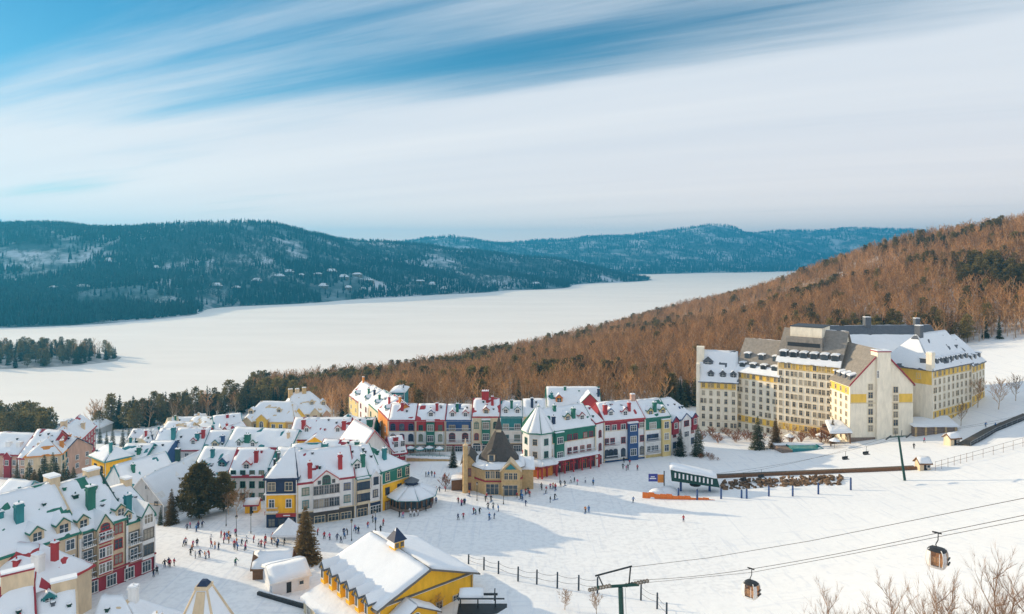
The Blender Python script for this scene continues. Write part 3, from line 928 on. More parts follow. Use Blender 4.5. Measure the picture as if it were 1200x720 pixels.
    b.wing(A7, B7, 16, 42, 60, 69.5, wall=HOTELW, trim=BRSLATE, roofmat=SLATE, ov=.5, roof='hip', hips=(0, 7))
    facade(A7, B7, 42, 59.7, 4, 6, yell_rows=(4, 5), w=.95)
    b.frame(A7, B7, 42); b.D, b.H, b.R, b.yr = 16, 18, 27.5, 8
    roofdorm(3, A7, B7, 42, .10, 2.0, 1.4)
    # low stone-faced link building in front of the right wing
    A8, B8 = P(1072, 226), P(1122, 226)
    b.frame(A8, B8, 38)
    b.part('stone_base', MB().mat(STONEB).box(0, b.L, 0, 6, -3, 5.0))
    for k in range(5):
        b.part('stone_pier', MB().mat(STONE).box(k * 3.3, k * 3.3 + .6, -.25, -.01, -3, 4.9))
    b.part('terrace_snow', MB().mat(SNOW).snow([(-.5, -.5, 5.0), (b.L + .3, -.5, 5.0), (b.L + 2, 8, 6.2), (-.5, 8, 5.6)], .5, .02, 1.2, 8))
    return b
HOTEL = hotel()

# ---------------- terrace D (facing camera)
YD = 232
def terr(px0, px1, label, eave_y, ridge_y, wall, trim, bands=None, **kw):
    ze = CAMZ - (eave_y - HORY) / FPX * YD; zr = CAMZ - (ridge_y - HORY) / FPX * (YD + 6.5)
    return house('town_house', label, (px0 + .2, YD), (px1 - .2, YD), 13, ze, zr, G_TERR, wall=wall, trim=trim, bands=bands, ov=.12, zb=32.5, **kw)
H1 = 11.0
terr(455, 487, 'white town house with crimson top storey and arched windows at the end of the terrace', 493, 473.5, WHITE, CRIM,
     [(2.9, CRIM, 'ground_storey'), (7.3, WHITE, 'wall'), (10.9, CRIM, 'top_storey')],
     rows=[(4.0, 1.7, 1.5, 3, BLUE, 'arch'), (7.7, 1.5, 1.5, 3, BLUE, 'arch'), (.3, 1.9, 2.2, 3, BEIGE)], chimneys=[(.45, .55, RED, 3.0)])
terr(487, 522, 'white town house with red framed top storey and green middle bay', 493, 473.5, WHITE, RED,
     [(2.9, BRSLATE, 'ground_storey'), (7.3, WHITE, 'wall'), (10.9, RED, 'top_storey')],
     rows=[(4.0, 1.7, 1.2, [.17, .83], GREEN, 'arch'), (7.7, 1.6, 1.2, [.17, .83], GREEN, ''), (.3, 1.9, 2.4, 3, WHITE)],
     bays=[(.36, .64, .7, 10.6, GREEN, 0, RED, [(4.0, 2.0, 1.9, 1, WHITE), (7.6, 2.0, 1.9, 1, WHITE)], 2.8)], chimneys=[(.68, .55, RED, 2.8)], dormers=[(.5, .2, WHITE, BLUE, 2.0)])
terr(522, 553, 'white town house with blue top storey and long balconies in the terrace', 493, 474, WHITE, BLUE,
     [(2.9, CRIM, 'ground_storey'), (7.3, WHITE, 'wall'), (10.9, BLUE, 'top_storey')],
     rows=[(4.0, 1.9, 1.9, 2, CRIM, 'arch'), (7.7, 1.6, 1.9, 2, BEIGE, ''), (.3, 1.9, 2.4, 3, WHITE)], balconies=[(.04, .96, 3.6), (.04, .96, 7.35)],
     chimneys=[(.42, .5, GREEN, 3.0)], dormers=[(.25, .2, WHITE, RED, 1.8), (.75, .2, WHITE, RED, 1.8)])
terr(553, 586, 'tall cream town house with green centre bay and brownish ground floor', 489, 467, CREAM, RED,
     [(3.4, PINK, 'ground_storey'), (11.9, CREAM, 'wall')],
     rows=[(4.4, 1.6, 1.3, [.16, .84], RED, 'arch'), (8.3, 1.6, 1.3, [.16, .84], GREEN, 'arch'), (.2, 2.2, 2.6, 3, WHITE, 'arch')],
     bays=[(.35, .65, .7, 11.2, GREEN, 0, WHITE, [(4.4, 2.2, 2.0, 1, WHITE), (8.3, 2.2, 2.0, 1, WHITE)], 3.3)], chimneys=[(.72, .6, RED, 3.2), (.45, 1.0, RED, 2.6, 2.4, 3)], dormers=[(.5, .15, BEIGE, CRIM, 1.9)])
terr(586, 613, 'teal town house with twin blue dormers in the terrace', 489, 470, TEAL, TEAL,
     [(3.2, BRSLATE, 'ground_storey'), (7.6, WHITE, 'wall'), (11.9, TEAL, 'top_storey')],
     rows=[(4.2, 1.8, 1.8, 2, TEAL), (8.0, 1.7, 1.8, 2, WHITE), (.2, 2.2, 2.4, 2, WHITE)], balconies=[(.04, .96, 3.9), (.04, .96, 7.7)], chimneys=[(.5, .5, GREEN, 3.0)], dormers=[(.24, .2, WHITE, TEAL, 1.9), (.76, .2, WHITE, TEAL, 1.9)])
terr(613, 640, 'pale yellow town house with a navy chimney at the end of the terrace', 488, 467.5, PALEY, WHITE,
     [(3.2, CRIM, 'ground_storey'), (12.1, PALEY, 'wall')],
     rows=[(4.4, 1.6, 1.3, [.24, .76], NAVY), (8.3, 1.6, 1.3, [.24, .76], NAVY), (.2, 2.2, 2.4, 2, WHITE)], chimneys=[(.4, .5, NAVY, 3.2)], dormers=[(.7, .15, WHITE, BLUE, 2.0)])

# ---------------- lit row running back towards the lake, left of the terrace
def rowdiag(p0, p1, label, ze, zr, wall, trim, bands=None, **kw):
    return house('town_house', label, p0, p1, 12, ze, zr, 'row of sunlit houses turning the corner of the terrace', wall=wall, trim=trim, bands=bands, ov=.12, zb=22, **kw)
pts = [(409, 292), (420, 278), (432, 264), (443, 250), (455, 234)]
labs = ['yellow gable end house furthest down the sunlit row', 'white house with paired dormers in the sunlit row', 'cream house with a green chimney in the sunlit row', 'orange house at the corner joining the terrace']
cols = [PALEY, WHITE, CREAM, ORANGE]
for k in range(4):
    wr = [(z, 1.6, 1.2, 2, [WHITE, CRIM, GREEN, WHITE][k]) for z in (6.0, 9.4, 12.8, 16.2)]
    rowdiag(pts[k], pts[k + 1], labs[k], [39.5, 40.6, 42.0, 43.2][k], [45.5, 46.3, 47.2, 48.2][k], cols[k], [CRIM, WHITE, GREEN, CRIM][k], rows=wr, lrows=[(z, 1.5, 1.1, 3, WHITE) for z in (8, 11.5, 15)] if k == 0 else (),
            chimneys=[[(.2, .9, ORANGE, 2.6)], [(.3, .5, GREEN, 2.4), (.7, .6, NAVY, 2.4)], [(.5, .4, GREEN, 2.8)], [(.3, .5, RED, 2.8), (.75, .85, ORANGE, 2.4)]][k], dormers=[(.5, .15, WHITE, TEAL, 1.8)])
house('town_house', 'flat white pavilion roof showing above the sunlit row', (458, 268), (474, 268), 10, 46.0, 47.5, None, cat='house', wall=TEAL, trim=WHITE, roof='hip', hips=(3, 3), zb=30, rows=[(13, 1.6, 1.4, 3, WHITE)])

# buildings behind the terrace end
house('town_house', 'green trimmed lodge with an orange dormer behind the pale yellow house', (642, 268), (704, 268), 16, 40.0, 46.4, None, cat='lodge', wall=WHITE, trim=GREEN, zb=32,
      rows=[(4, 1.6, 1.4, 6, WHITE)], dormers=[(.22, .2, ORANGE, RED, 2.6, 1.8)], chimneys=[(.08, .4, TEAL, 2.5), (.35, .8, GREEN, 1.6), (.98, .5, NAVY, 3.2)],
      bays=[(.58, .98, 3.0, 9.5, RED, 4.2, GREEN, [(4.5, 2.4, 3.0, 1, WHITE)])])

# ---------------- row C beside the ski run
def rowc(a, b, label, ze, zr, wall, trim, bands=None, depth=13, **kw):
    return house('town_house', label, a, b, depth, ze, zr, G_ROW, wall=wall, trim=trim, bands=bands, ov=.15, zb=33.2, **kw)
# corner turret house with red arcade
def corner_house():
    A = XY(634, 204)
    zb = 33.4
    b = Bld('corner_restaurant', 'white turreted corner house with green bay, red timber arcade and snowy pyramid roof', 'house', (A.x, A.y, zb), G_ROW)
    # main wing along the ski run
    A1, B1 = XY(640, 204), XY(698, 213)
    b.wing(A1, B1, 14, zb, 46.5, 52.2, wall=WHITE, trim=GREEN, ov=.15, bands=[(4.7, CRIM, 'ground_storey'), (9.6, WHITE, 'wall'), (13.1, GREEN, 'top_storey')],
           rows=[(5.9, 1.6, 1.25, [.08, .46, .58, .72, .86], CRIM), (9.9, 1.6, 1.25, [.08, .46, .58, .78, .9], CRIM)],
           bays=[(.16, .33, .8, 12.6, GREEN, 0, GREEN, [(5.2, 1.8, 1.9, 1, WHITE), (9.6, 1.8, 1.9, 1, WHITE)], 4.6)],
           balconies=[(.42, .95, 5.6)], dormers=[(.52, .35, BEIGE, GREEN, 2.0), (.8, .3, WHITE, CRIM, 2.0)], chimneys=[(.65, .42, GREEN, 3.2, 1.1), (.36, .8, GREEN, 2.0), (.22, .3, NAVY, 2.4)])
    b.frame(A1, B1, zb)
    L = b.L
    # red timber arcade with snow roof, ground floor
    ar = b.part('arcade_roof', MB().mat(CRIM).box(-3.2, L + .3, -1.9, -.05, 4.5, 4.9))
    b.part('snow_cover', MB().mat(SNOW).snow([(-3.3, -2.0, 4.9), (L + .3, -2.0, 4.9), (L + .3, -.05, 5.2), (-3.3, -.05, 5.2)], .3, .02, 1.2, 6), None, ar)
    n = 7
    for k in range(n + 1):
        x = -3.9 + (L + 3.9) * k / n
        b.part('arcade_post', cached('arcpost', lambda: MB().mat(RED).box(-.2, .2, -1.85, -1.5, -3, 4.48).box(-1.0, 1.0, -1.8, -1.55, 3.3, 3.6).mesh('arcade_post')), T((x, 0, 0)))
    for k in range(n):
        x = -3.9 + (L + 3.9) * (k + .5) / n
        b.window(x, .4, 2.2, 3.0, ORANGE if k % 2 else RED, '', -.04)
    # turret: hexagonal drum and pyramid roof
    cx, cy, r = -.6, 3.4, 4.7
    def ring(rr, z, ph=rad(22.5), n=8):
        return [(cx + rr * math.cos(ph + 2 * math.pi * k / n), cy + rr * math.sin(ph + 2 * math.pi * k / n), z) for k in range(n)]
    b.part('turret', MB().mat(WHITE).prism(ring(r, -4), ring(r, 13.4)))
    tr = b.part('turret_roof', MB().mat(GREEN).prism(ring(r + .8, 13.2), ring(.35, 20.6)))
    sn = MB().mat(SNOW)
    lo, hi = ring(r + .62, 13.6), ring(.5, 20.3)
    for k in range(8):
        j = (k + 1) % 8
        m_ = [Vector(lo[k]).lerp(Vector(lo[j]), .03), Vector(lo[j]).lerp(Vector(lo[k]), .03), Vector(hi[j]), Vector(hi[k])]
        sn.snow(m_, .30, .05, 1.1, k * 2.2, .07)
    me = smooth(sn.mesh('snow_cover')); b.part('snow_cover', me, None, tr)
    ph = rad(22.5)
    for k in range(8):
        a = ph + 2 * math.pi * (k + .5) / 8
        nx, ny = math.cos(a), math.sin(a)
        if ny > .5: continue
        f, g, c = window_meshes(1.2, 1.7, GREEN if k % 2 else BEIGE, '')
        for z in (6.2, 9.9):
            rr = r * math.cos(math.pi / 8)
            o = b.part('window', f, T((cx + nx * rr, cy + ny * rr, z)) @ RZ(a + math.pi / 2)); b.part('pane', g, None, o)
    pr = b.part('porch_roof', MB().mat(CRIM).prism(ring(r + 2.4, 4.3), ring(r - .2, 5.5)))
    sn = MB().mat(SNOW); lo, hi = ring(r + 2.3, 4.35), ring(r - .1, 5.55)
    for k in range(8): sn.snow([lo[k], lo[(k + 1) % 8], hi[(k + 1) % 8], hi[k]], .35, .02, 1.2, k)
    b.part('snow_cover', smooth(sn.mesh('snow_cover')), None, pr)
    for k in range(8):
        p = ring(r + 2.0, 0)[k]
        if p[1] < 4: b.part('porch_post', cached('pp', lambda: MB().mat(RED).box(-.2, .2, -.2, .2, -3, 4.2).mesh('porch_post')), T(p))
    b.part('porch_wall', MB().mat(ORANGE).prism(ring(r + .3, -3), ring(r + .3, 4.2)))
corner_house()
rowc((698, 213.2), (708, 216), 'narrow white link house with crimson arched windows in the ski run row', 47.0, 51.0, WHITE, CRIM,
     rows=[(1.0, 2.0, 1.2, 1, CRIM, 'arch'), (5.2, 1.6, 1.1, 1, CRIM, 'arch'), (9.3, 1.6, 1.1, 1, CRIM, 'arch')])
rowc((708, 216.2), (756, 221), 'white town house with crimson top storey and deep blue centre bay', 46.9, 51.6, WHITE, RED, [(1.4, BLUE, 'plinth'), (10.6, WHITE, 'wall'), (13.7, CRIM, 'top_storey')],
     rows=[(2.2, 1.9, 1.3, [.06, .16, .27, .46, .92], NAVY, 'arch'), (6.4, 1.8, 1.3, [.06, .2, .46, .92], CRIM, ''), (10.8, 1.6, 1.5, [.08, .24, .46, .92], WHITE)],
     bays=[(.56, .80, .8, 12.6, BLUE, 0, WHITE, [(2.4, 2.0, 2.0, 1, WHITE), (6.4, 2.0, 2.0, 1, WHITE), (10.2, 1.7, 2.0, 1, WHITE)])], balconies=[(.02, .34, 1.9), (.02, .34, 6.0)],
     chimneys=[(.1, .35, RED, 3.2, 1.2), (.7, .4, RED, 3.0), (.92, .95, PINK, 2.2, 1.4)], dormers=[(.22, .25, WHITE, BLUE, 1.9), (.56, .2, WHITE, CRIM, 2.0)])
rowc((756, 221.2), (786, 225), 'green and pale yellow town house with twin dormers facing the ski run', 46.6, 51.4, PALEY, GREEN, [(1.6, PALEY, 'plinth'), (9.6, WHITE, 'wall'), (13.4, GREEN, 'top_storey')],
     rows=[(2.6, 1.8, 1.2, [.14, .30, .44], WHITE), (6.4, 1.7, 1.2, [.14, .30, .44], BLUE), (10.0, 2.0, 2.4, [.3], WHITE)],
     bays=[(.62, .94, .8, 12.4, PALEY, 0, PALEY, [(2.4, 2.0, 1.6, 1, WHITE), (6.2, 2.0, 1.6, 1, WHITE), (9.9, 2.0, 1.6, 1, WHITE)])], balconies=[(.05, .55, 2.2), (.05, .55, 6.0)],
     chimneys=[(.5, .3, GREEN, 3.2, 1.1)], dormers=[(.28, .15, PALEY, GREEN, 2.0), (.76, .15, PALEY, GREEN, 2.0)])
rowc((786, 225.2), (816, 233), 'white end house with violet blue gables behind two spruces', 44.6, 50.8, WHITE, BLUE, [(10.8, WHITE, 'wall'), (11.4, BLUE, 'top_storey')], roof='hip', hips=(0, 6),
     rows=[(2.6, 1.8, 1.3, [.14, .30, .5, .84], BLUE), (6.2, 1.8, 1.3, [.14, .84], CRIM)],
     bays=[(.03, .26, .6, 11.6, CRIM, 1.4, BLUE, [(9.2, 1.7, 1.4, 1, WHITE)], 7.2), (.38, .72, .6, 11.6, WHITE, 1.7, BLUE, [(9.2, 1.7, 2.2, 1, CRIM), (5.6, 1.7, 2.2, 1, WHITE)], 2), (.80, .99, .6, 11.6, CRIM, 1.2, BLUE, [(9.2, 1.7, 1.2, 1, WHITE)], 7.2)])

# ---------------- plaza row (group A)
def plz(a, b, label, ze, zr, wall, trim, bands=None, depth=15, **kw):
    return house('town_house', label, a, b, depth, ze, zr, G_PLAZA, wall=wall, trim=trim, bands=bands, ov=.15, zb=33.6, **kw)
def corner_yellow():
    A = XY(311, 165)
    zb = 33.8
    b = Bld('corner_shop', 'yellow corner shop house with navy mansard storey and red shop fascia', 'house', (A.x, A.y, zb), G_PLAZA)
    B = XY(348, 165.5)
    b.wing(A, B, 11, zb, 46.0, 51.5, wall=YELLOW, trim=NAVY, roof='hip', hips=(4.2, 2.0), ov=.5, bands=[(3.4, NAVY, 'ground_storey'), (8.0, YELLOW, 'wall'), (12.1, NAVY, 'mansard_storey')],
           rows=[(.3, 1.9, 1.5, [.2, .5, .8], NAVY), (4.9, 1.9, 1.2, [.2, .74], WHITE), (9.0, 1.9, 1.6, [.2, .74], CREAM)],
           lrows=[(4.9, 1.9, 1.1, [.3, .7], WHITE), (9.0, 1.9, 1.3, [.3, .7], CREAM), (.3, 2.0, 1.5, [.25, .7], CREAM)], balconies=[(.04, .42, 4.1)], shift=.55)
    b.frame(A, B, zb)
    b.part('shop_fascia', MB().mat(RED).box(.35 * b.L, b.L - .2, -.5, -.05, 2.7, 3.5)); b.part('shop_fascia', MB().mat(RED).box(-.5, -.05, 1.0, 9.5, 2.7, 3.5))
    b.part('fascia_sign', MB().mat(WHITE).box(.58 * b.L, .8 * b.L, -.54, -.51, 2.95, 3.22))
    b.part('cornice', MB().mat(WHITE).box(-.35, b.L + .1, -.35, -.05, 8.0, 8.25)); b.part('cornice', MB().mat(WHITE).box(-.35, -.05, -.04, 11.2, 8.0, 8.25))
corner_yellow()
plz((348.3, 165.6), (416, 171), 'white gabled town house with red chimneys, balconies and dark shop fronts on the plaza', 44.2, 50.2, WHITE, CRIM, [(3.5, DARKSH, 'ground_storey'), (10.6, WHITE, 'wall')],
    rows=[(4.6, 1.7, 1.3, [.14], TEAL), (7.7, 1.7, 1.5, [.14], GREEN), (4.6, 1.7, 1.4, [.86], TEAL), (7.7, 1.6, 1.4, [.86], BLUE), (.5, 1.6, 2.4, [.12, .38, .62, .84], CREAM)],
    bays=[(.27, .71, .9, 10.9, WHITE, 2.3, RED, [(4.5, 2.0, 1.2, 5, STEEL), (7.7, 2.0, 1.2, 5, STEEL), (10.1, 1.3, 1.7, [.5], GREEN, 'arch'), (10.1, 1.0, .8, [.22, .78], WHITE)], 3.4, 6)],
    chimneys=[(.22, .12, RED, 4.0, 1.0), (.76, .28, RED, 3.8, 1.0)])
_b = None
plz((416.3, 171.2), (432.5, 173), 'narrow cream bay house with teal canopy beside the white gabled house', 43.8, 49.8, CREAM, GREEN, [(3.4, DARKSH, 'ground_storey'), (10.2, CREAM, 'wall')],
    rows=[(.4, 1.9, 2.4, [.5], BEIGE)], bays=[(.1, .95, .8, 9.8, CREAM, 0, TEAL, [(4.5, 1.7, 1.0, 3, NAVY), (7.4, 1.7, 1.0, 3, NAVY)], 3.6)], chimneys=[(.75, .3, GREEN, 3.4, 1.0)], dormers=[(.3, .25, WHITE, GREEN, 2.2)])
plz((432.7, 173), (447, 175), 'narrow white house with navy shop front on the plaza', 43.8, 49.8, WHITE, GREEN, [(3.4, NAVY, 'ground_storey'), (10.2, WHITE, 'wall')],
    rows=[(.3, 2.0, 1.4, [.3, .75], WHITE), (4.6, 1.7, 1.1, [.5], NAVY), (7.9, 1.8, 1.1, [.5], BEIGE)], bays=[(.2, .8, .35, 9.9, WHITE, 1.2, WHITE, [(7.9, 1.7, 1.1, 1, NAVY)], 7.2)])
plz((447.2, 175), (480, 182), 'yellow house with green mansard roof storey beside the plaza pavilion', 44.0, 48.6, YELLOW, GREEN, [(7.2, YELLOW, 'wall'), (10.4, GREEN, 'mansard_storey')], roof='hip', hips=(0, 7),
    rows=[(4.4, 1.6, 1.1, [.2, .62], NAVY), (7.9, 1.7, 1.2, [.2, .62, .92], CREAM, 'arch'), (.5, 2.0, 1.4, [.2, .62], WOOD)], rrows=[(4.4, 1.6, 1.1, [.2, .5], NAVY), (7.9, 1.7, 1.2, [.2, .5, .8], CREAM, 'arch')], chimneys=[(.35, .4, TEAL, 3.2, 1.0)])

# ---------------- plaza pavilion (octagonal)
def pavilion():
    c = G(479, 601); r = 6.2
    b = Bld('pavilion', 'octagonal timber plaza pavilion with snowy roof and glazed sides', 'pavilion', (c.x, c.y + 5, c.z))
    def ring(rr, z): return [(rr * math.cos(rad(22.5) + k * math.pi / 4), rr * math.sin(rad(22.5) + k * math.pi / 4), z) for k in range(8)]
    b.part('base', MB().mat(STONEB).prism(ring(r - .2, -2), ring(r - .2, .7)))
    b.part('glazing', MB().mat(GLASS).prism(ring(r - .5, .7), ring(r - .5, 3.2)))
    for k in range(8):
        p = ring(r - .35, 0)[k]; q = ring(r - .35, 0)[(k + 1) % 8]
        for t in (0, .33, .66):
            x, y = p[0] * (1 - t) + q[0] * t, p[1] * (1 - t) + q[1] * t
            b.part('post', cached('pavpost', lambda: MB().mat(WOOD).box(-.14, .14, -.14, .14, .71, 3.2).mesh('post')), T((x, y, 0)))
    rf = b.part('roof', MB().mat(TEAL).prism(ring(r + 1.0, 3.1), ring(1.6, 5.2)))
    sn = MB().mat(SNOW); lo, hi = ring(r + .85, 3.2), ring(1.7, 5.2)
    for k in range(8):
        a, bb = Vector(lo[k]), Vector(lo[(k + 1) % 8])
        sn.snow([a.lerp(bb, .02), bb.lerp(a, .02), hi[(k + 1) % 8], hi[k]], .28, .03, 1.0, k * 1.7)
    b.part('snow_cover', smooth(sn.mesh('snow_cover')), None, rf)
    b.part('lantern', MB().mat(NAVY).prism(ring(1.6, 5.2), ring(1.6, 6.2)).mat(SLATE).prism(ring(2.1, 6.2), ring(.1, 7.3)))
pavilion()

# ---------------- stone chapel-like lodge with steep dark roof
def stone_lodge():
    zb = 33.6
    A, B = XY(556, 187), XY(612, 187)
    b = Bld('stone_lodge', 'tan stone lodge with steep dark shingle roof, spire and tall round chimney', 'lodge', (A.x, A.y, zb))
    b.frame(A, B, zb); L = b.L
    def oct_(x0, x1, y0, y1, c, z): return [(x0 + c, y0, z), (x1 - c, y0, z), (x1, y0 + c, z), (x1, y1 - c, z), (x1 - c, y1, z), (x0 + c, y1, z), (x0, y1 - c, z), (x0, y0 + c, z)]
    b.part('wall', MB().mat(STONE).prism(oct_(0, L, 0, 12, 3.0, -4), oct_(0, L, 0, 12, 3.0, 7.6)))
    b.part('string_course', MB().mat(CRIM).prism(oct_(-.2, L + .2, -.2, 12.2, 3.0, 4.0), oct_(-.2, L + .2, -.2, 12.2, 3.0, 4.35)))
    r1 = b.part('roof', MB().mat(DARKSH).prism(oct_(-.9, L + .9, -.9, 12.9, 3.3, 7.5), oct_(1.0, L - 1.0, 1.0, 11, 2.8, 8.9)).prism(oct_(1.0, L - 1.0, 1.0, 11, 2.8, 8.9), oct_(3.2, L - 3.2, 3.6, 8.6, 1.6, 12.4)).prism(oct_(3.2, L - 3.2, 3.6, 8.6, 1.6, 12.4), oct_(5.4, L - 5.4, 5.5, 6.8, .5, 16.4)))
    sn = MB().mat(SNOW); lo, hi = oct_(-.8, L + .8, -.8, 12.8, 3.3, 7.65), oct_(.9, L - .9, .9, 11.1, 2.8, 8.9)
    for k in range(8): sn.snow([lo[k], lo[(k + 1) % 8], hi[(k + 1) % 8], hi[k]], .3, .02, .9, k * 1.3, .16)
    b.part('snow_cover', smooth(sn.mesh('snow_cover')), None, r1)
    b.part('spire', MB().mat(BEIGE).box(L/2 - .7, L/2 + .7, 5.4, 6.8, 15.6, 17.0).mat(DARKSH).prism([(L/2 - 1.0, 5.1, 17.0), (L/2 + 1.0, 5.1, 17.0), (L/2 + 1.0, 7.1, 17.0), (L/2 - 1.0, 7.1, 17.0)], [(L/2 - .08, 6.0, 20.5), (L/2 + .08, 6.0, 20.5), (L/2 + .08, 6.2, 20.5), (L/2 - .08, 6.2, 20.5)]))
    # roof dormer and lit hip end
    o = b.part('dormer', MB().mat(BEIGE).box(3.6, 5.6, 1.3, 5, 9.0, 11.2).mat(DARKSH).prism([(3.3, 1.1, 11.1), (5.9, 1.1, 11.1), (4.6, 1.1, 12.2)][::-1], [(3.3, 5, 11.1), (5.9, 5, 11.1), (4.6, 5, 12.2)][::-1]))
    b.part('pane', MB().mat(GLASS).box(4.0, 5.2, 1.22, 1.32, 9.4, 10.9), None, o)
    # front gable on the right
    b.part('gable_bay', MB().mat(STONE).box(7.4, L - .6, -1.0, 4, -4, 7.4).prism([(7.4, -1.0, 7.4), (L - .6, -1.0, 7.4), ((7.4 + L - .6) / 2, -1.0, 9.8)][::-1], [(7.4, 5, 7.4), (L - .6, 5, 7.4), ((7.4 + L - .6) / 2, 5, 9.8)][::-1]))
    mx = (7.4 + L - .6) / 2
    gr = MB().mat(BEIGE)
    for e, sg in ((7.4, -1), (L - .6, 1)):
        q = [(e + sg * .5, -1.4, 7.0), (e + sg * .5, 5, 7.0), (mx, 5, 9.85), (mx, -1.4, 9.85)]
        if sg < 0: q = q[::-1]
        gr.prism(q, [(p[0], p[1], p[2] + .3) for p in q])
    g = b.part('gable_roof', gr)
    b.part('gable_light', MB().mat(TEAL).prism([(mx - 1.6, -1.08, 7.7), (mx + 1.6, -1.08, 7.7), (mx, -1.08, 9.2)][::-1], [(mx - 1.6, -.95, 7.7), (mx + 1.6, -.95, 7.7), (mx, -.95, 9.2)][::-1]))
    for x in (3.6, 5.0, 6.4): b.window(x, 5.0, 1.1, 1.9, BEIGE, '', 0)
    for k in range(3): b.window(mx - 1.25 + 1.25 * k, 5.0, .95, 1.7, BEIGE, '', -1.0)
    b.window(4.9, .6, 3.4, 2.8, BEIGE, '', 0); b.window(mx, .6, 3.6, 2.8, BEIGE, '', -1.0)
    # side wing and chimney at left
    b.part('side_wing', MB().mat(STONE).box(-3.6, .2, 3.2, 11, -4, 8.2).prism([(-3.6, 3.2, 8.2), (.2, 3.2, 8.2), (-1.7, 3.2, 10.4)][::-1], [(-3.6, 11, 8.2), (.2, 11, 8.2), (-1.7, 11, 10.4)][::-1]))
    b.part('side_roof', MB().mat(DARKSH).prism([(-4.1, 2.9, 7.7), (-1.7, 2.9, 10.5), (-1.7, 11.3, 10.5), (-4.1, 11.3, 7.7)], [(-4.1, 2.9, 8.0), (-1.7, 2.9, 10.8), (-1.7, 11.3, 10.8), (-4.1, 11.3, 8.0)]).prism([(-1.7, 2.9, 10.5), (.7, 2.9, 7.7), (.7, 11.3, 7.7), (-1.7, 11.3, 10.5)], [(-1.7, 2.9, 10.8), (.7, 2.9, 8.0), (.7, 11.3, 8.0), (-1.7, 11.3, 10.8)]))
    b.window(-1.7, 4.6, 1.0, 2.0, CRIM, '', 3.2); b.window(-1.7, .8, 1.0, 1.8, CRIM, '', 3.2)
    b.part('chimney', MB().mat(STONE).tube((-2.6, 1.9, -4), (-2.6, 1.9, 13.4), .85, .62, 10).mat(BEIGE).tube((-2.6, 1.9, 13.42), (-2.6, 1.9, 13.7), .8, .8, 10).tube((-2.6, 1.9, 13.7), (-2.6, 1.9, 15.4), .3, .12, 6))
    b.part('lean_to', MB().mat(WOOD).box(-6.6, -3.7, 3.5, 8, -3, 3.4)); b.part('lean_to_snow', MB().mat(SNOW).snow([(-6.9, 3.2, 3.4), (-3.62, 3.2, 3.8), (-3.62, 8.3, 3.8), (-6.9, 8.3, 3.4)], .4, .02, .9, 2))
    b.part('side_wing', MB().mat(STONE).box(L - .2, L + 3.2, 4.5, 10, -4, 6.2)); b.part('wing_snow', MB().mat(SNOW).snow([(L - .3, 4.1, 6.2), (L + 3.6, 4.1, 6.2), (L + 3.6, 10.4, 7.5), (L - .3, 10.4, 7.5)], .4, .02, .9, 4))
stone_lodge()

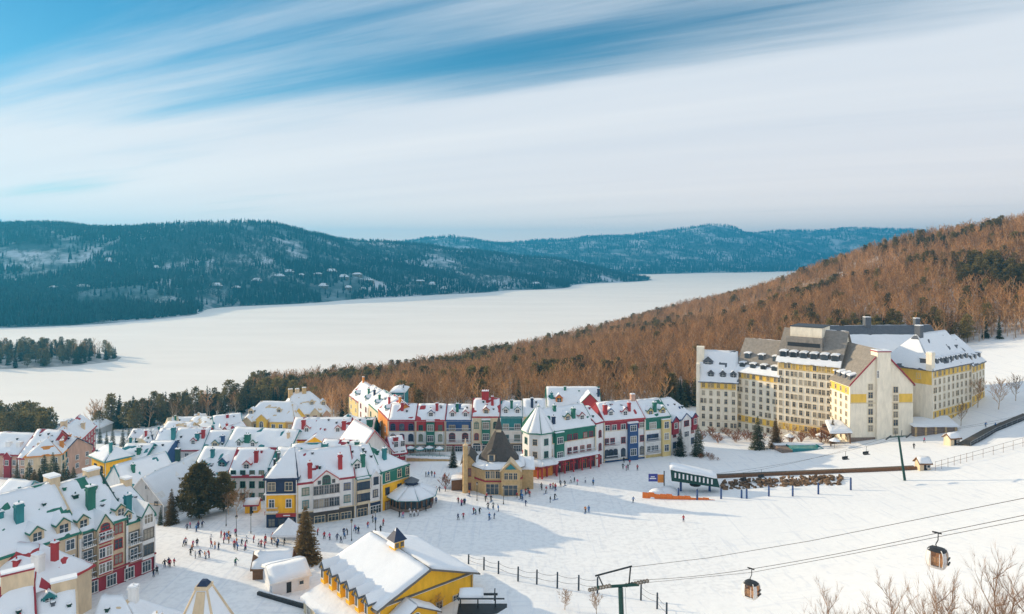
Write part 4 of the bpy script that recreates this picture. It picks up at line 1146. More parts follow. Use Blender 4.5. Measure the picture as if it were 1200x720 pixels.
# ---------------- big yellow lodge in the foreground
def yellow_lodge():
    zb = 35.0
    ap = Vector((-14.5, 118.7)); g = Vector((.76, .65)); hw = 9.8
    A, B = ap - g * hw, ap + g * hw
    b = Bld('yellow_lodge', 'big yellow base lodge with broad snowy roof, cupola and row of small dormers', 'lodge', (A.x, A.y, zb))
    D = 19.5
    b.wing(A, B, D, zb, 41.8, 45.4, wall=YELLOW, trim=BRSLATE, roof='front', ov=.9, snow_th=.4, slide=9)
    L = b.L
    b.part('eave_board', MB().mat(BRSLATE).box(-.1, L + .1, -.12, -.02, 6.6, 6.95))
    for x in (12.0, 15.6): b.window(x, 2.3, 1.2, 1.5, CREAM, '', 0)
    # lower entrance gable at the left of the front
    bx0, bx1 = 1.0, 9.4
    b.part('entrance_wing', MB().mat(YELLOW).box(bx0, bx1, -3.2, 0, -4, 4.4).prism([(bx0, -3.2, 4.4), (bx1, -3.2, 4.4), ((bx0 + bx1) / 2, -3.2, 6.5)][::-1], [(bx0, 0, 4.4), (bx1, 0, 4.4), ((bx0 + bx1) / 2, 0, 6.5)][::-1]))
    mx = (bx0 + bx1) / 2
    rr, ss = MB().mat(BRSLATE), MB().mat(SNOW)
    for e, sg in ((bx0, -1), (bx1, 1)):
        q = [(e + sg * .6, -3.8, 4.1), (e + sg * .6, -.05, 4.1), (mx, -.05, 6.55), (mx, -3.8, 6.55)]
        if sg < 0: q = q[::-1]
        rr.prism(q, [(p[0], p[1], p[2] + .2) for p in q]); ss.snow([(p[0], p[1], p[2] + .2) for p in q], .35, .1, .8, e)
    o = b.part('entrance_roof', rr); b.part('snow_cover', ss, None, o)
    for x in (2.4, 7.8): b.window(x, .6, 1.2, 1.7, WHITE, '', -3.2)
    b.window(mx, 3.4, 1.4, 1.4, WHITE, 'arch', -3.2); b.part('door', MB().mat(WOOD).box(mx - .9, mx + .9, -3.3, -3.15, -1, 2.3))
    # cupola on the ridge
    cy = 10.6
    b.part('cupola', MB().mat(YELLOW).box(L/2 - 1.0, L/2 + 1.0, cy - 1.0, cy + 1.0, 9.6, 11.95).mat(CREAM).box(L/2 - 1.15, L/2 + 1.15, cy - 1.15, cy + 1.15, 11.95, 12.15))
    for s in (-1, 1): b.part('cupola_louvre', MB().mat(BRSLATE).box(L/2 + s * .55 - .35, L/2 + s * .55 + .35, cy - 1.06, cy - 1.0, 10.95, 11.75))
    cr = b.part('cupola_roof', MB().mat(NAVY).prism([(L/2 - 1.4, cy - 1.4, 12.16), (L/2 + 1.4, cy - 1.4, 12.16), (L/2 + 1.4, cy + 1.4, 12.16), (L/2 - 1.4, cy + 1.4, 12.16)], [(L/2 - .05, cy - .05, 14.25), (L/2 + .05, cy - .05, 14.25), (L/2 + .05, cy + .05, 14.25), (L/2 - .05, cy + .05, 14.25)]))
    b.part('snow_cover', MB().mat(SNOW).faces([(L/2 - 1.42, cy - 1.5, 11.15), (L/2 - 1.42, cy + 1.5, 11.15), (L/2 - .2, cy + .05, 14.21), (L/2 - .2, cy - .05, 14.21)], [(0, 3, 2, 1)]), None, cr)
    # small dormers along the left eave
    for k in range(6):
        y = 1.8 + k * 3.3
        q = MB().mat(YELLOW).box(-1.3, 2.0, -.7, .7, 4.6, 7.4).prism([(-1.3, -.7, 7.4), (-1.3, .7, 7.4), (-1.3, 0, 8.3)], [(2.0, -.7, 7.4), (2.0, .7, 7.4), (2.0, 0, 8.3)])
        q.mat(SLATE)
        for s in (-1, 1):
            c = [(-1.6, s * .95, 7.1), (2.0, s * .95, 7.1), (2.0, 0, 8.35), (-1.6, 0, 8.35)]
            if s > 0: c = c[::-1]
            q.prism(c, [(p[0], p[1], p[2] + .18) for p in c])
        o = b.part('dormer', cached('ylod', lambda: q.mesh('dormer')), T((0, y, 0)))
        b.part('pane', cached('ylop', lambda: MB().mat(GLASS).box(-1.36, -1.29, -.4, .4, 5.6, 7.2).mat(WHITE).box(-1.4, -1.28, -.5, -.4, 5.5, 7.3).box(-1.4, -1.28, .4, .5, 5.5, 7.3).box(-1.4, -1.28, -.5, .5, 5.4, 5.5).mesh('pane')), None, o)
        b.part('snow_cap', cached('ylos', lambda: MB().mat(SNOW).prism([(-1.4, -.85, 7.4), (2.0, -.85, 7.4), (2.0, 0, 8.55), (-1.4, 0, 8.55)], [(-1.4, -.85, 7.6), (2.0, -.85, 7.6), (2.0, 0, 8.8), (-1.4, 0, 8.8)]).mesh('snow_cap')), None, o)
    # low veranda along the left side
    b.part('veranda', MB().mat(CREAM).box(-4.6, -.05, 2, 19, -3, 2.6)); b.part('veranda_snow', MB().mat(SNOW).snow([(-5.1, 1.6, 2.6), (-.05, 1.6, 3.9), (-.05, 19.4, 3.9), (-5.1, 19.4, 2.6)], .45, .03, 1.0, 9))
    for k in range(5): b.window(0, .7, 1.1, 1.4, WHITE, '', 3.5 + k * 3.3, 'L').matrix_basis = b.F @ T((-4.62, 3.5 + k * 3.3, .6)) @ RZ(-math.pi / 2)
yellow_lodge()

# ---------------- front left red and beige hotel block
def front_block():
    zb = 34.4
    d = Vector((-.53, -.85)); P0 = Vector((-74.2, 142.0))
    pt = lambda k: P0 + d * k
    A = pt(20.5)
    b = Bld('apartment_block', 'beige four storey block with red ground floor, arched gable and green roof trim', 'apartment block', (A.x, A.y, zb))
    def sec(k0, k1, ze, zr, trim, **kw):
        b.wing(pt(k0), pt(k1), 21, zb, ze, zr, wall=BEIGE, trim=trim, ov=.2, bands=[(3.3, CRIM, 'ground_storey'), (ze - zb, BEIGE, 'wall')], snow_th=.35, **kw)
    def wins(xs, fm, w=1.3, rows=(4.2, 7.2, 10.2), h=1.8):
        for x in xs:
            for z in rows: b.window(x, z, w, h, fm, '')
    # left section
    sec(33, 14.6, 47.2, 55.0, GREEN, chimneys=[(.55, .45, TEAL, 3.6, 1.3), (.42, .6, TEAL, 1.4, 1.0), (.1, .4, RED, 2.0, 1.4), (.3, .7, RED, 1.0, .8)], dormers=[(.62, .06, BEIGE, GREEN, 2.2, 1.7), (.86, .06, BEIGE, GREEN, 2.4, 1.7)])
    wins([b.L - 9.6, b.L - 6.4], RED, 2.0); wins([b.L - 1.8], WHITE, 1.4)
    b.part('parapet', MB().mat(BEIGE).prism([(b.L - .3, -.2, 12.6), (b.L - .3, 10.5, 20.9), (b.L - .3, 10.5, 20.0), (b.L - .3, -.2, 11.6)], [(b.L + .3, -.2, 12.6), (b.L + .3, 10.5, 20.9), (b.L + .3, 10.5, 20.0), (b.L + .3, -.2, 11.6)]))
    b.part('ridge_stack', MB().mat(BEIGE).box(b.L - .9, b.L + .9, 9.6, 12.4, 18.5, 21.5).mat(SNOW).box(b.L - 1.0, b.L + 1.0, 9.5, 12.5, 21.52, 21.9))
    # middle section with arched gable bay
    sec(14.6, 5.8, 47.0, 54.2, GREEN, chimneys=[(.42, .36, GREEN, 4.6, 1.4), (.62, .62, DKGRN, 1.2, .9), (.25, .62, DKGRN, 1.0, .9)], dormers=[(.10, .06, BEIGE, GREEN, 2.0, 1.6), (.90, .06, BEIGE, GREEN, 1.8, 1.5)],
        bays=[(.30, .62, 1.0, 12.8, BEIGE, 2.2, GREEN, [(11.0, 1.7, 1.5, [.5], RED, 'arch')], 3.3, 6)])
    L = b.L
    for z in (4.0, 7.0, 10.0):
        b.part('bay_panel', MB().mat(RED).box(.33 * L, .59 * L, -1.1, -1.02, z - .5, z + 2.1))
        for x in (.39, .535): b.window(x * L, z, 1.0, 1.7, WHITE, '', -1.1)
    b.balcony(.31, .61, 11.0 - .6, .8, STEEL, -1.0)
    for z in (3.6, 6.7, 9.8):
        b.part('loggia', MB().mat(BRSLATE).box(.02 * L, .27 * L, -.06, .04, z, z + 2.4)); b.window(.14 * L, z + .1, 1.6, 2.0, WHITE, '', -.06); b.balcony(.02, .28, z, 1.0, DARK)
    wins([.80 * L], RED, 1.4)
    b.part('parapet', MB().mat(DKGRN).prism([(L - .2, -.2, 12.4), (L - .2, 10.5, 20.3), (L - .2, 10.5, 19.6), (L - .2, -.2, 11.6)], [(L + .2, -.2, 12.4), (L + .2, 10.5, 20.3), (L + .2, 10.5, 19.6), (L + .2, -.2, 11.6)]))
    b.part('ridge_stack', MB().mat(BEIGE).box(L - 2.6, L - .3, 9.8, 12.0, 18.5, 20.9).mat(SNOW).box(L - 2.7, L - .2, 9.7, 12.1, 20.92, 21.3))
    # right section
    sec(5.8, 0, 45.8, 50.6, GREEN, chimneys=[(.22, .2, TEAL, 4.2, 1.2), (.1, .55, DKGRN, 1.2, 1.2)], dormers=[(.08, .04, BEIGE, GREEN, 1.5, 1.4)], bays=[(.45, .86, 1.0, 12.4, WHITE, 1.9, GREEN, [(10.6, 1.7, 1.7, [.5], WHITE)], 3.3, 5)],
        rrows=[(4.2, 1.7, 1.2, [.1, .3], CRIM), (7.6, 1.7, 1.2, [.1, .3], CRIM), (.4, 2.2, 1.8, [.1, .3], WHITE)])
    L = b.L
    for z in (4.2, 7.4): b.window(.655 * L, z, 1.9, 2.0, BRSLATE, '', -1.0)
    for z in (4.0, 7.2):
        b.part('loggia', MB().mat(BRSLATE).box(.03 * L, .42 * L, -.06, .04, z, z + 2.4)); b.window(.22 * L, z + .1, 1.4, 1.9, WHITE, '', -.06); b.balcony(.03, .43, z, 1.0, DARK)
    b.part('ridge_stack', MB().mat(BEIGE).box(L - 1.2, L + .2, 9.0, 11.2, 13.5, 17.3).mat(SNOW).box(L - 1.3, L + .3, 8.9, 11.3, 17.32, 17.7))
    # red shop front windows along the ground
    b.frame(pt(14), pt(0), zb)
    for k in range(4): b.window(1.6 + k * 3.5, .4, 1.7, 2.1, WHITE, '', -.05)
    b.part('cornice', MB().mat(CRIM).box(-.2, b.L + .1, -.25, -.06, 3.3, 3.6))
front_block()
# its lower annexe to the left
house('annexe', 'low snowy annexe with red trim and stubby white turret chimney beside the beige block', (-60, 118), (38, 114), 12, 43.0, 48.5, None, cat='house', wall=BEIGE, trim=RED, roof='hip', hips=(0, 5),
      rows=[(4.5, 1.8, 1.3, 6, WHITE), (1, 1.8, 1.3, 6, WHITE)], chimneys=[(.86, .55, WHITE, 2.2, 1.6), (.62, .5, RED, 1.2, .9), (.93, .9, RED, 1.6, 1.0)])

# ---------------- roofs at the bottom edge
def fore_roofs():
    b = house('gabled_house', 'foreground house with beige parapets, crimson verge and teal roof vent', (-40, 96), (41, 101), 14, 40.5, 49.2, 'snowy roofs at the foot of the beige block', cat='house', wall=BEIGE, trim=CRIM, chimneys=[(.8, .42, RED, 1.5, .8), (.1, .7, WHITE, 2.4, 1.4)], snow_th=.38)
    b.part('parapet', MB().mat(BEIGE).box(b.L - 3.8, b.L + .3, 6.2, 7.6, 10.5, 15.0).mat(CRIM).box(b.L - 3.9, b.L + .4, 6.1, 7.7, 15.02, 15.25).mat(SNOW).box(b.L - 3.85, b.L + .35, 6.15, 7.65, 15.27, 15.5))
    b2 = house('gabled_house', 'foreground house with a dark teal roof hatch between two beige parapets', (43, 101), (90, 104), 13, 40.0, 47.0, 'snowy roofs at the foot of the beige block', cat='house', wall=BEIGE, trim=BEIGE, dormers=[(.5, .25, TEAL, TEAL, 1.5, 1.0), (.35, .8, TEAL, TEAL, 1.6, .8)], snow_th=.38)
    b2.part('parapet', MB().mat(BEIGE).box(b2.L - 3.0, b2.L + .4, 5.8, 7.2, 8, 12.4).mat(SNOW).box(b2.L - 3.1, b2.L + .5, 5.7, 7.3, 12.42, 12.75))
    b2.part('flagstaff_panel', MB().mat(CRIM).prism([(b2.L - 4.5, 6.2, 12.2), (b2.L - .8, 6.2, 9.6), (b2.L - 4.2, 6.2, 13.6)][::-1], [(b2.L - 4.5, 6.5, 12.2), (b2.L - .8, 6.5, 9.6), (b2.L - 4.2, 6.5, 13.6)][::-1]))
    house('gabled_house', 'foreground house with plain sloping snow roof and pale stone chimneys', (92, 104), (185, 104), 13, 38.0, 44.6, 'snowy roofs at the foot of the beige block', cat='house', wall=BEIGE, trim=BEIGE, roof='hip', hips=(0, 9),
          chimneys=[(.38, 1.05, WHITE, 1.8, 1.3), (.86, .45, BEIGE, 2.6, 1.3), (.55, .3, BEIGE, 2.4, 1.0)], snow_th=.4)
    # turret with pyramid roof
    c = XY(239, 104)
    t = Bld('roof_turret', 'steep snow dusted turret roof with pale ribs standing alone by the plaza', 'turret', (c.x, c.y, 38.0))
    def sq(r, z): return [(-r, -r, z), (r, -r, z), (r, r, z), (-r, r, z)]
    t.part('wall', MB().mat(BEIGE).prism(sq(3.2, -4), sq(3.2, 3.4)))
    t.part('roof', MB().mat(SNOW).prism(sq(3.9, 3.3), sq(.85, 11.2)))
    for sx in (-1, 1):
        for sy in (-1, 1):
            t.part('rib', MB().mat(BEIGE).tube((3.9 * sx, 3.9 * sy, 3.45), (.85 * sx, .85 * sy, 11.3), .22, .16, 5))
    t.part('front_rib', MB().mat(BEIGE).prism([(-1.1, -3.0, 5.4), (1.1, -3.0, 5.4), (1.1, -2.2, 5.4), (-1.1, -2.2, 5.4)], [(-.6, -1.1, 11), (.6, -1.1, 11), (.6, -.6, 11), (-.6, -.6, 11)]))
    t.part('finial', MB().mat(BEIGE).prism(sq(1.0, 11.2), sq(1.0, 11.7)).mat(NAVY).prism(sq(.8, 11.72), sq(.35, 12.4)))
fore_roofs()

# ---------------- village behind the plaza row
def vill(a, b, label, ze, zr, wall, trim, depth=14, name='village_house', **kw):
    return house(name, label, a, b, depth, ze, zr, G_VILL, wall=wall, trim=trim, **kw)
wr3 = lambda n, fm=WHITE, zs=(1.0, 4.2, 7.2): [(z, 1.6, 1.2, n, fm) for z in zs]
vill((268, 187), (312, 187), 'grey white house with red dormer and red chimney behind the big pine', 39.4, 45.0, WHITE, CRIM, rows=wr3(4, GREEN), chimneys=[(.62, .45, RED, 3.4, 1.0)], dormers=[(.42, .2, WHITE, RED, 2.0)])
vill((312.5, 187), (338, 186), 'house with a green chimney and tan dormer next to the yellow corner shop', 39.6, 45.2, CREAM, TEAL, rows=wr3(3, TEAL), chimneys=[(.25, .45, GREEN, 3.2, .9), (.75, .5, ORANGE, 2.2, 1.0)], dormers=[(.45, .2, BEIGE, GREEN, 1.8)])
vill((338.5, 189), (372, 190), 'snow roofed house with teal verge directly behind the white gabled house', 40.0, 45.8, CREAM, TEAL, depth=12, rows=wr3(3))
vill((223, 190), (267.5, 188), 'long grey roofed house with blue dormers and teal vent behind the big pine', 38.6, 44.6, GREY, TEAL, rows=wr3(4), chimneys=[(.35, .6, TEAL, 2.6, .9)], dormers=[(.28, .2, WHITE, TEAL, 2.0), (.72, .3, TEAL, BLUE, 2.4)])
# grey gabled barn
def barn():
    b = vill((143, 178), (192, 176), 'plain pale grey gabled barn with two small square windows', 35.6, 42.2, GREY, WHITE, depth=26, name='barn', roof='front', ov=.5)
    b.e['category'] = 'barn'
    L = b.L
    for fx in (.42, .82): b.window(fx * L, 4.6, .8, .8, BRSLATE, '', 0)
    b.window(.58 * L, 8.6, .35, .9, GREY, '', 0); b.window(.64 * L, 8.6, .35, .9, GREY, '', 0)
    b.part('downpipe', MB().mat(STEEL).box(.6 * L, .6 * L + .1, -.12, -.02, -2, 7))
    b.F = b.F
    b.H, b.R, b.yr = 7, 13, 10
    o, s = chimney_meshes(DKGRN, 1.1, 1.8, 1)
    p = b.part('chimney', o, T((L * .5, 14, 13.2))); b.part('snow_cap', s, None, p)
barn()
vill((194, 186), (224, 186), 'low snow roof with green gable vents beside the grey barn', 36.0, 40.6, WHITE, GREEN, depth=18, rows=wr3(3), chimneys=[(.3, .5, GREEN, 1.8, 1.4)])
vill((120, 196), (150, 190), 'lean white roofed house with teal verge and green chimney below the yellow tower', 33.6, 40.4, WHITE, TEAL, depth=15, roof='front', chimneys=[(.7, .5, GREEN, 3.0, .9)])
# yellow tower house
b = vill((107, 213), (124, 207), 'tall yellow tower house with flat hipped snow roof and stacked balconies', 37.6, 40.2, YELLOW, TEAL, depth=7.5, roof='hip', hips=(2.4, 2.4), ov=.8,
     rows=[(z, 1.8, 1.3, [.3, .72], NAVY) for z in (1.6, 4.8, 8.0)], rrows=[(z, 1.6, 1.0, [.25, .7], NAVY) for z in (4.8, 8.0)], balconies=[(.08, .92, 1.4), (.08, .92, 4.6), (.08, .92, 7.8)], chimneys=[(.8, .6, TEAL, 3.0, .9)])
b.part('annex_drum', MB().mat(WHITE).prism([(-3.6, 2, -4), (-.05, 2, -4), (-.05, 7, -4), (-3.6, 7, -4)], [(-3.6, 2, 8), (-.05, 2, 8), (-.05, 7, 8), (-3.6, 7, 8)])); b.part('annex_snow', MB().mat(SNOW).snow([(-3.9, 1.6, 8), (0, 1.6, 8.8), (0, 7.4, 8.8), (-3.9, 7.4, 8)], .4, .02, .9, 4))
vill((134, 214), (166, 214), 'dark green walled house with twin arched windows right of the yellow tower', 34.6, 38.6, GREEN, TEAL, depth=14, rows=[(6.5, 1.6, 1.4, [.18, .5], CREAM, 'arch'), (3, 1.6, 1.2, 3, CREAM)], chimneys=[(.72, .4, GREEN, 2.4, 1.0)])
vill((165, 218), (192, 218), 'snow roof house with dark blue gable behind the green walled house', 35.2, 38.4, BLUE, BLUE, depth=14, rows=wr3(3))
vill((178, 226), (200, 226), 'pale roofed house with tall blue chimney in the middle of the village', 35.6, 40.8, WHITE, BLUE, depth=12, rows=wr3(2), chimneys=[(.93, .45, TEAL, 4.0, 1.2)])
vill((200, 226), (238, 226), 'house with crimson trim, red and teal chimneys in the middle of the village', 35.4, 41.0, WHITE, CRIM, depth=12, rows=wr3(3), chimneys=[(.72, .4, TEAL, 2.4, 1.2), (.88, .5, RED, 3.0, 1.0)], dormers=[(.64, .2, WHITE, CRIM, 1.6)])
vill((238, 225), (263, 225), 'house with teal dormer and blue chimney in the middle of the village', 35.2, 40.4, WHITE, TEAL, depth=12, rows=wr3(2), chimneys=[(.8, .35, BLUE, 2.6, 1.0)], dormers=[(.5, .15, CREAM, TEAL, 2.2)])
vill((263, 224), (338, 220), 'long snow roof with green twin dormer group behind the red dormer house', 36.0, 41.6, WHITE, TEAL, depth=14, rows=wr3(6), chimneys=[(.3, .35, GREEN, 2.6, 1.6, 2), (.9, .6, BEIGE, 2.0, .8)], dormers=[(.2, .15, WHITE, GREEN, 1.8), (.42, .15, WHITE, GREEN, 1.8)])
# red verge house with yellow gable
b = vill((339, 226), (406, 226), 'snow roofed house with crimson verges and a yellow cross gable', 38.8, 44.2, YELLOW, CRIM, depth=14, rows=wr3(5), chimneys=[(.2, .45, RED, 3.2, 1.2), (.92, .4, RED, 3.2, 1.2)], dormers=[(.27, .3, WHITE, RED, 1.8), (.82, .3, WHITE, RED, 1.8)],
     bays=[(.32, .68, 3.4, 9.4, YELLOW, 2.2, WHITE, [(5.2, 1.5, 1.2, 2, WHITE)], -3, 6)])
vill((372, 205), (418, 203), 'low snow roof with teal vent and crimson verge behind the plaza row', 39.6, 43.0, WHITE, CRIM, depth=11, rows=wr3(3), chimneys=[(.1, .4, TEAL, 1.6, 1.8), (.9, .6, GREEN, 1.6, 1.2)])
b = vill((418, 204), (458, 210), 'crimson bargeboard gable house behind the green mansard house', 40.0, 46.6, WHITE, RED, depth=16, roof='front', ov=.9, rows=[(6, 1.5, 1.2, 3, WHITE)])
vill((460, 212), (476, 214), 'small house with red chimney and crimson wall at the plaza entrance', 38.0, 42.0, CRIM, CRIM, depth=10, rows=wr3(2), chimneys=[(.4, .5, RED, 2.4, 1.4)])
vill((405, 238), (436, 238), 'teal gabled house with snowy roof below the sunlit row', 37.0, 41.5, TEAL, GREEN, depth=12, rows=wr3(3), chimneys=[(.85, .5, GREEN, 2.4, 2.0), (.3, .3, TEAL, 2.0, 1.4)], dormers=[(.5, .2, WHITE, CRIM, 2.2)])
vill((388, 262), (420, 262), 'low hipped snow roof pavilion beside the sunlit row', 33.5, 37.0, WHITE, TEAL, depth=12, roof='hip', hips=(5, 5), rows=wr3(3))
# chateau style yellow hotel
def chateau():
    A, B = XY(284, 288), XY(345, 286)
    zb = 18.5
    b = Bld('chateau_inn', 'yellow chateau style inn with steep snowy roofs and stone ridge chimneys', 'inn', (A.x, A.y, zb))
    b.wing(A, B, 14, zb, 30.0, 36.6, wall=STONE, trim=BEIGE, roof='hip', hips=(5, 4), rows=[(z, 1.7, 1.3, 6, WHITE) for z in (2, 5.2, 8.2)],
           bays=[(.30, .50, 1.6, 12.3, HYELLOW, 2.0, BEIGE, [(8.8, 2.0, 1.6, 1, WHITE, 'arch'), (5.4, 1.8, 1.6, 1, WHITE)]), (.56, .84, 1.6, 11.2, HYELLOW, 0, BEIGE, [(8.6, 1.8, 1.4, 2, WHITE), (5.4, 1.8, 1.4, 2, WHITE)]), (.02, .2, 1.2, 11.0, CREAM, 1.8, BEIGE, [(6, 1.7, 1.4, 1, WHITE)])],
           dormers=[(.12, .3, CREAM, BEIGE, 2.2), (.65, .4, CREAM, BEIGE, 2.0)])
    A, B = XY(334, 292), XY(388, 300)
    b.wing(A, B, 16, zb, 31.0, 38.8, wall=STONE, trim=BEIGE, roof='hip', hips=(4, 8), rows=[(z, 1.7, 1.3, 5, WHITE) for z in (3, 6.6, 10.2)],
           bays=[(.14, .42, 2.0, 11.8, HYELLOW, 3.6, BEIGE, [(8.6, 2.2, 2.0, 1, WHITE, 'arch'), (5, 1.8, 1.8, 1, WHITE)]), (.52, .74, 1.4, 12.2, CREAM, 2.4, BEIGE, [(9.6, 1.8, 1.5, 1, CRIM)]), (.8, .98, 1.4, 11.4, PINK, 1.8, BEIGE, [(9, 1.6, 1.4, 1, WHITE)])],
           chimneys=[(.16, .95, STONE, 2.2, 1.8, 2), (.46, .95, STONE, 2.4, 1.6, 2), (.31, 1.0, BEIGE, 1.6, 1.6, 2)], dormers=[(.6, .35, CREAM, BEIGE, 2.0), (.85, .3, CREAM, BEIGE, 2.0)])
chateau()
b = vill((252, 275), (284, 280), 'cluster roof house with cream gables left of the chateau inn', 29.4, 33.4, CREAM, TEAL, depth=14, rows=wr3(3), bays=[(.05, .3, 2, 8.0, CREAM, 3.0, BEIGE, [(4, 1.8, 1.6, 1, WHITE)]), (.7, .95, 2, 7.0, CREAM, 2.6, BEIGE, [(3, 1.8, 1.6, 1, WHITE)])], chimneys=[(.5, .7, CRIM, 1.6, 1.0)])
vill((216, 280), (250, 276), 'cream double gabled house on the lakeside lane', 28.8, 32.2, CREAM, BEIGE, depth=13, rows=wr3(3), bays=[(.08, .42, 2.4, 9.2, CREAM, 3.0, BEIGE, [(5, 1.7, 1.5, 1, WHITE)]), (.58, .92, 2.0, 8.4, CREAM, 2.6, BEIGE, [(4, 1.7, 1.5, 1, WHITE)])])
vill((186, 272), (216, 270), 'small cream house with rounded snowy gable near the lakeside firs', 28.0, 32.0, CREAM, BEIGE, depth=12, rows=wr3(3), bays=[(.3, .75, 2.0, 8.6, CREAM, 3.2, BEIGE, [(4, 1.7, 1.5, 1, WHITE)])])
vill((200, 305), (222, 305), 'far snow roofed cabin at the edge of the lakeside firs', 21.5, 26.0, BEIGE, WHITE, depth=11, rows=wr3(3))
vill((160, 268), (182, 270), 'tan cabin with flat snow roof and teal chimney by the lane', 26.0, 28.8, STONE, WHITE, depth=10, roof='hip', hips=(3, 3), rows=[(2.4, 1.4, 1.2, 3, WHITE)], chimneys=[(.7, .6, TEAL, 1.8, 1.4)])
vill((150, 300), (170, 300), 'small snow covered lakeside cabin above the lane', 18.8, 22.0, BEIGE, WHITE, depth=9, rows=[(2.4, 1.4, 1.2, 3, WHITE)])
vill((100, 352), (116, 352), 'lone snow roofed boathouse near the frozen shore', 10.5, 15.0, GREY, WHITE, depth=12, roof='hip', hips=(4, 4), rows=[(1.5, 1.4, 1.2, 3, WHITE)])
vill((60, 346), (84, 346), 'pale boathouse roof half hidden by lakeside pines', 11.0, 15.2, GREY, TEAL, depth=12, roof='hip', hips=(4, 4), rows=[(1.5, 1.4, 1.2, 3, WHITE)])
# left-edge houses
vill((-20, 246), (22, 244), 'crimson and brown house with broad snowy roof at the village edge', 28.4, 34.0, PINK, CRIM, depth=15, rows=[(z, 1.7, 1.3, 4, WHITE) for z in (1.5, 4.6)], bays=[(.62, .8, .6, 7.6, CRIM, 1.4, RED, [(4.6, 1.7, 1.2, 1, WHITE)])], chimneys=[(.55, .35, WHITE, 1.6, 1.6), (.85, .35, WHITE, 1.6, 1.6)])
b = vill((22, 242), (50, 240), 'brick brown house with red gable end and stone chimney at the village edge', 28.0, 36.0, PINK, CRIM, depth=16, rows=[(z, 1.7, 1.2, 3, WHITE) for z in (2.0, 5.0)], chimneys=[(.75, .2, BEIGE, 3.6, 1.6)], rrows=[(4, 1.6, 1.2, 2, WHITE)])
b.part('gable_panel', MB().mat(RED).prism([(b.L + .02, .8, 9.0), (b.L + .02, 14.5, 9.0), (b.L + .02, 8, 15.0)], [(b.L + .12, .8, 9.0), (b.L + .12, 14.5, 9.0), (b.L + .12, 8, 15.0)]))
vill((50, 246), (72, 244), 'dusty brown house with navy verge beside the red gable end', 28.4, 32.6, PINK, NAVY, depth=13, rrows=[(z, 1.6, 1.2, 3, WHITE) for z in (2.0, 5.0)], rows=[(z, 1.7, 1.2, 2, WHITE) for z in (1.6, 4.6)], chimneys=[(.5, .25, GREY, 4.0, 1.8)])
vill((72, 240), (93, 262), 'yellow house row with orange chimneys stepping down to the lake', 30.0, 34.5, BEIGE, ORANGE, depth=11, roof='hip', hips=(5, 0), rows=[(z, 1.7, 1.2, 6, TEAL) for z in (3.0, 6.2, 9.4)], lrows=[(z, 1.7, 1.2, 3, WHITE) for z in (3.0, 6.2, 9.0)], chimneys=[(.2, .2, ORANGE, 2.6, 1.4), (.6, .2, ORANGE, 2.4, 1.4)], dormers=[(.4, .3, ORANGE, BEIGE, 1.8)])
vill((93.2, 262.4), (112, 285), 'crimson house at the lake end of the yellow house row', 28.5, 33.5, CRIM, RED, depth=11, rows=[(z, 1.7, 1.2, 6, WHITE) for z in (4.5, 7.6, 10.6)], chimneys=[(.5, .3, BEIGE, 2.6, 1.4), (.05, 1.0, BEIGE, 2.6, 2.2)])
vill((-6, 190), (22, 188), 'small dark snow dusted cabin among orange shrubs', 33.0, 36.0, GREY, TEAL, depth=9, rows=[(3, 1.4, 1.0, 3, WHITE)])

# small cottages filling the lanes between the bigger roofs
_cr = random.Random(40)
for k, (px, Y, w, ze, zr, wall, trim, lab) in enumerate([
    (150, 232, 15, 33.0, 36.4, CREAM, TEAL, 'cream cottage with teal verges behind the green walled house'),
    (172, 244, 16, 32.0, 35.6, WHITE, BLUE, 'white cottage with blue verges in the lane below the tan cabin'),
    (196, 246, 16, 32.6, 36.4, PALEY, CRIM, 'pale yellow cottage with crimson verges behind the tall blue chimney'),
    (218, 250, 17, 32.6, 36.2, WHITE, GREEN, 'white cottage with green verges on the inner lane'),
    (240, 252, 18, 32.4, 36.0, CREAM, TEAL, 'cream cottage with teal chimney on the inner lane'),
    (264, 254, 18, 32.6, 36.0, BEIGE, CRIM, 'beige cottage with red chimney below the cluster roof house'),
    (205, 296, 13, 24.8, 28.4, CREAM, BEIGE, 'tiny cream cottage up against the lakeside firs'),
    (232, 300, 14, 25.2, 29.0, WHITE, TEAL, 'tiny white cottage up against the lakeside firs'),
    (178, 290, 13, 22.6, 26.0, STONE, WHITE, 'tiny tan cottage where the lane bends'),
    (388, 246, 15, 34.4, 37.6, WHITE, GREEN, 'white cottage with green verges left of the teal gabled house'),
    (352, 250, 16, 34.0, 37.6, CREAM, CRIM, 'cream cottage with crimson verges behind the yellow cross gable')]):
    vill((px - w / 2, Y), (px + w / 2, Y + _cr.uniform(-3, 3)), lab, ze, zr, wall, trim, depth=8.5, name='cottage', roof=_cr.choice(['gable', 'gable', 'front', 'hip']), hips=(2.5, 2.5), rows=[(z, 1.4, 1.0, 3, WHITE) for z in (1.2, 4.0)],
         chimneys=[(_cr.uniform(.2, .8), .6, [TEAL, RED, GREEN, BEIGE][k % 4], 2.0, .7)])
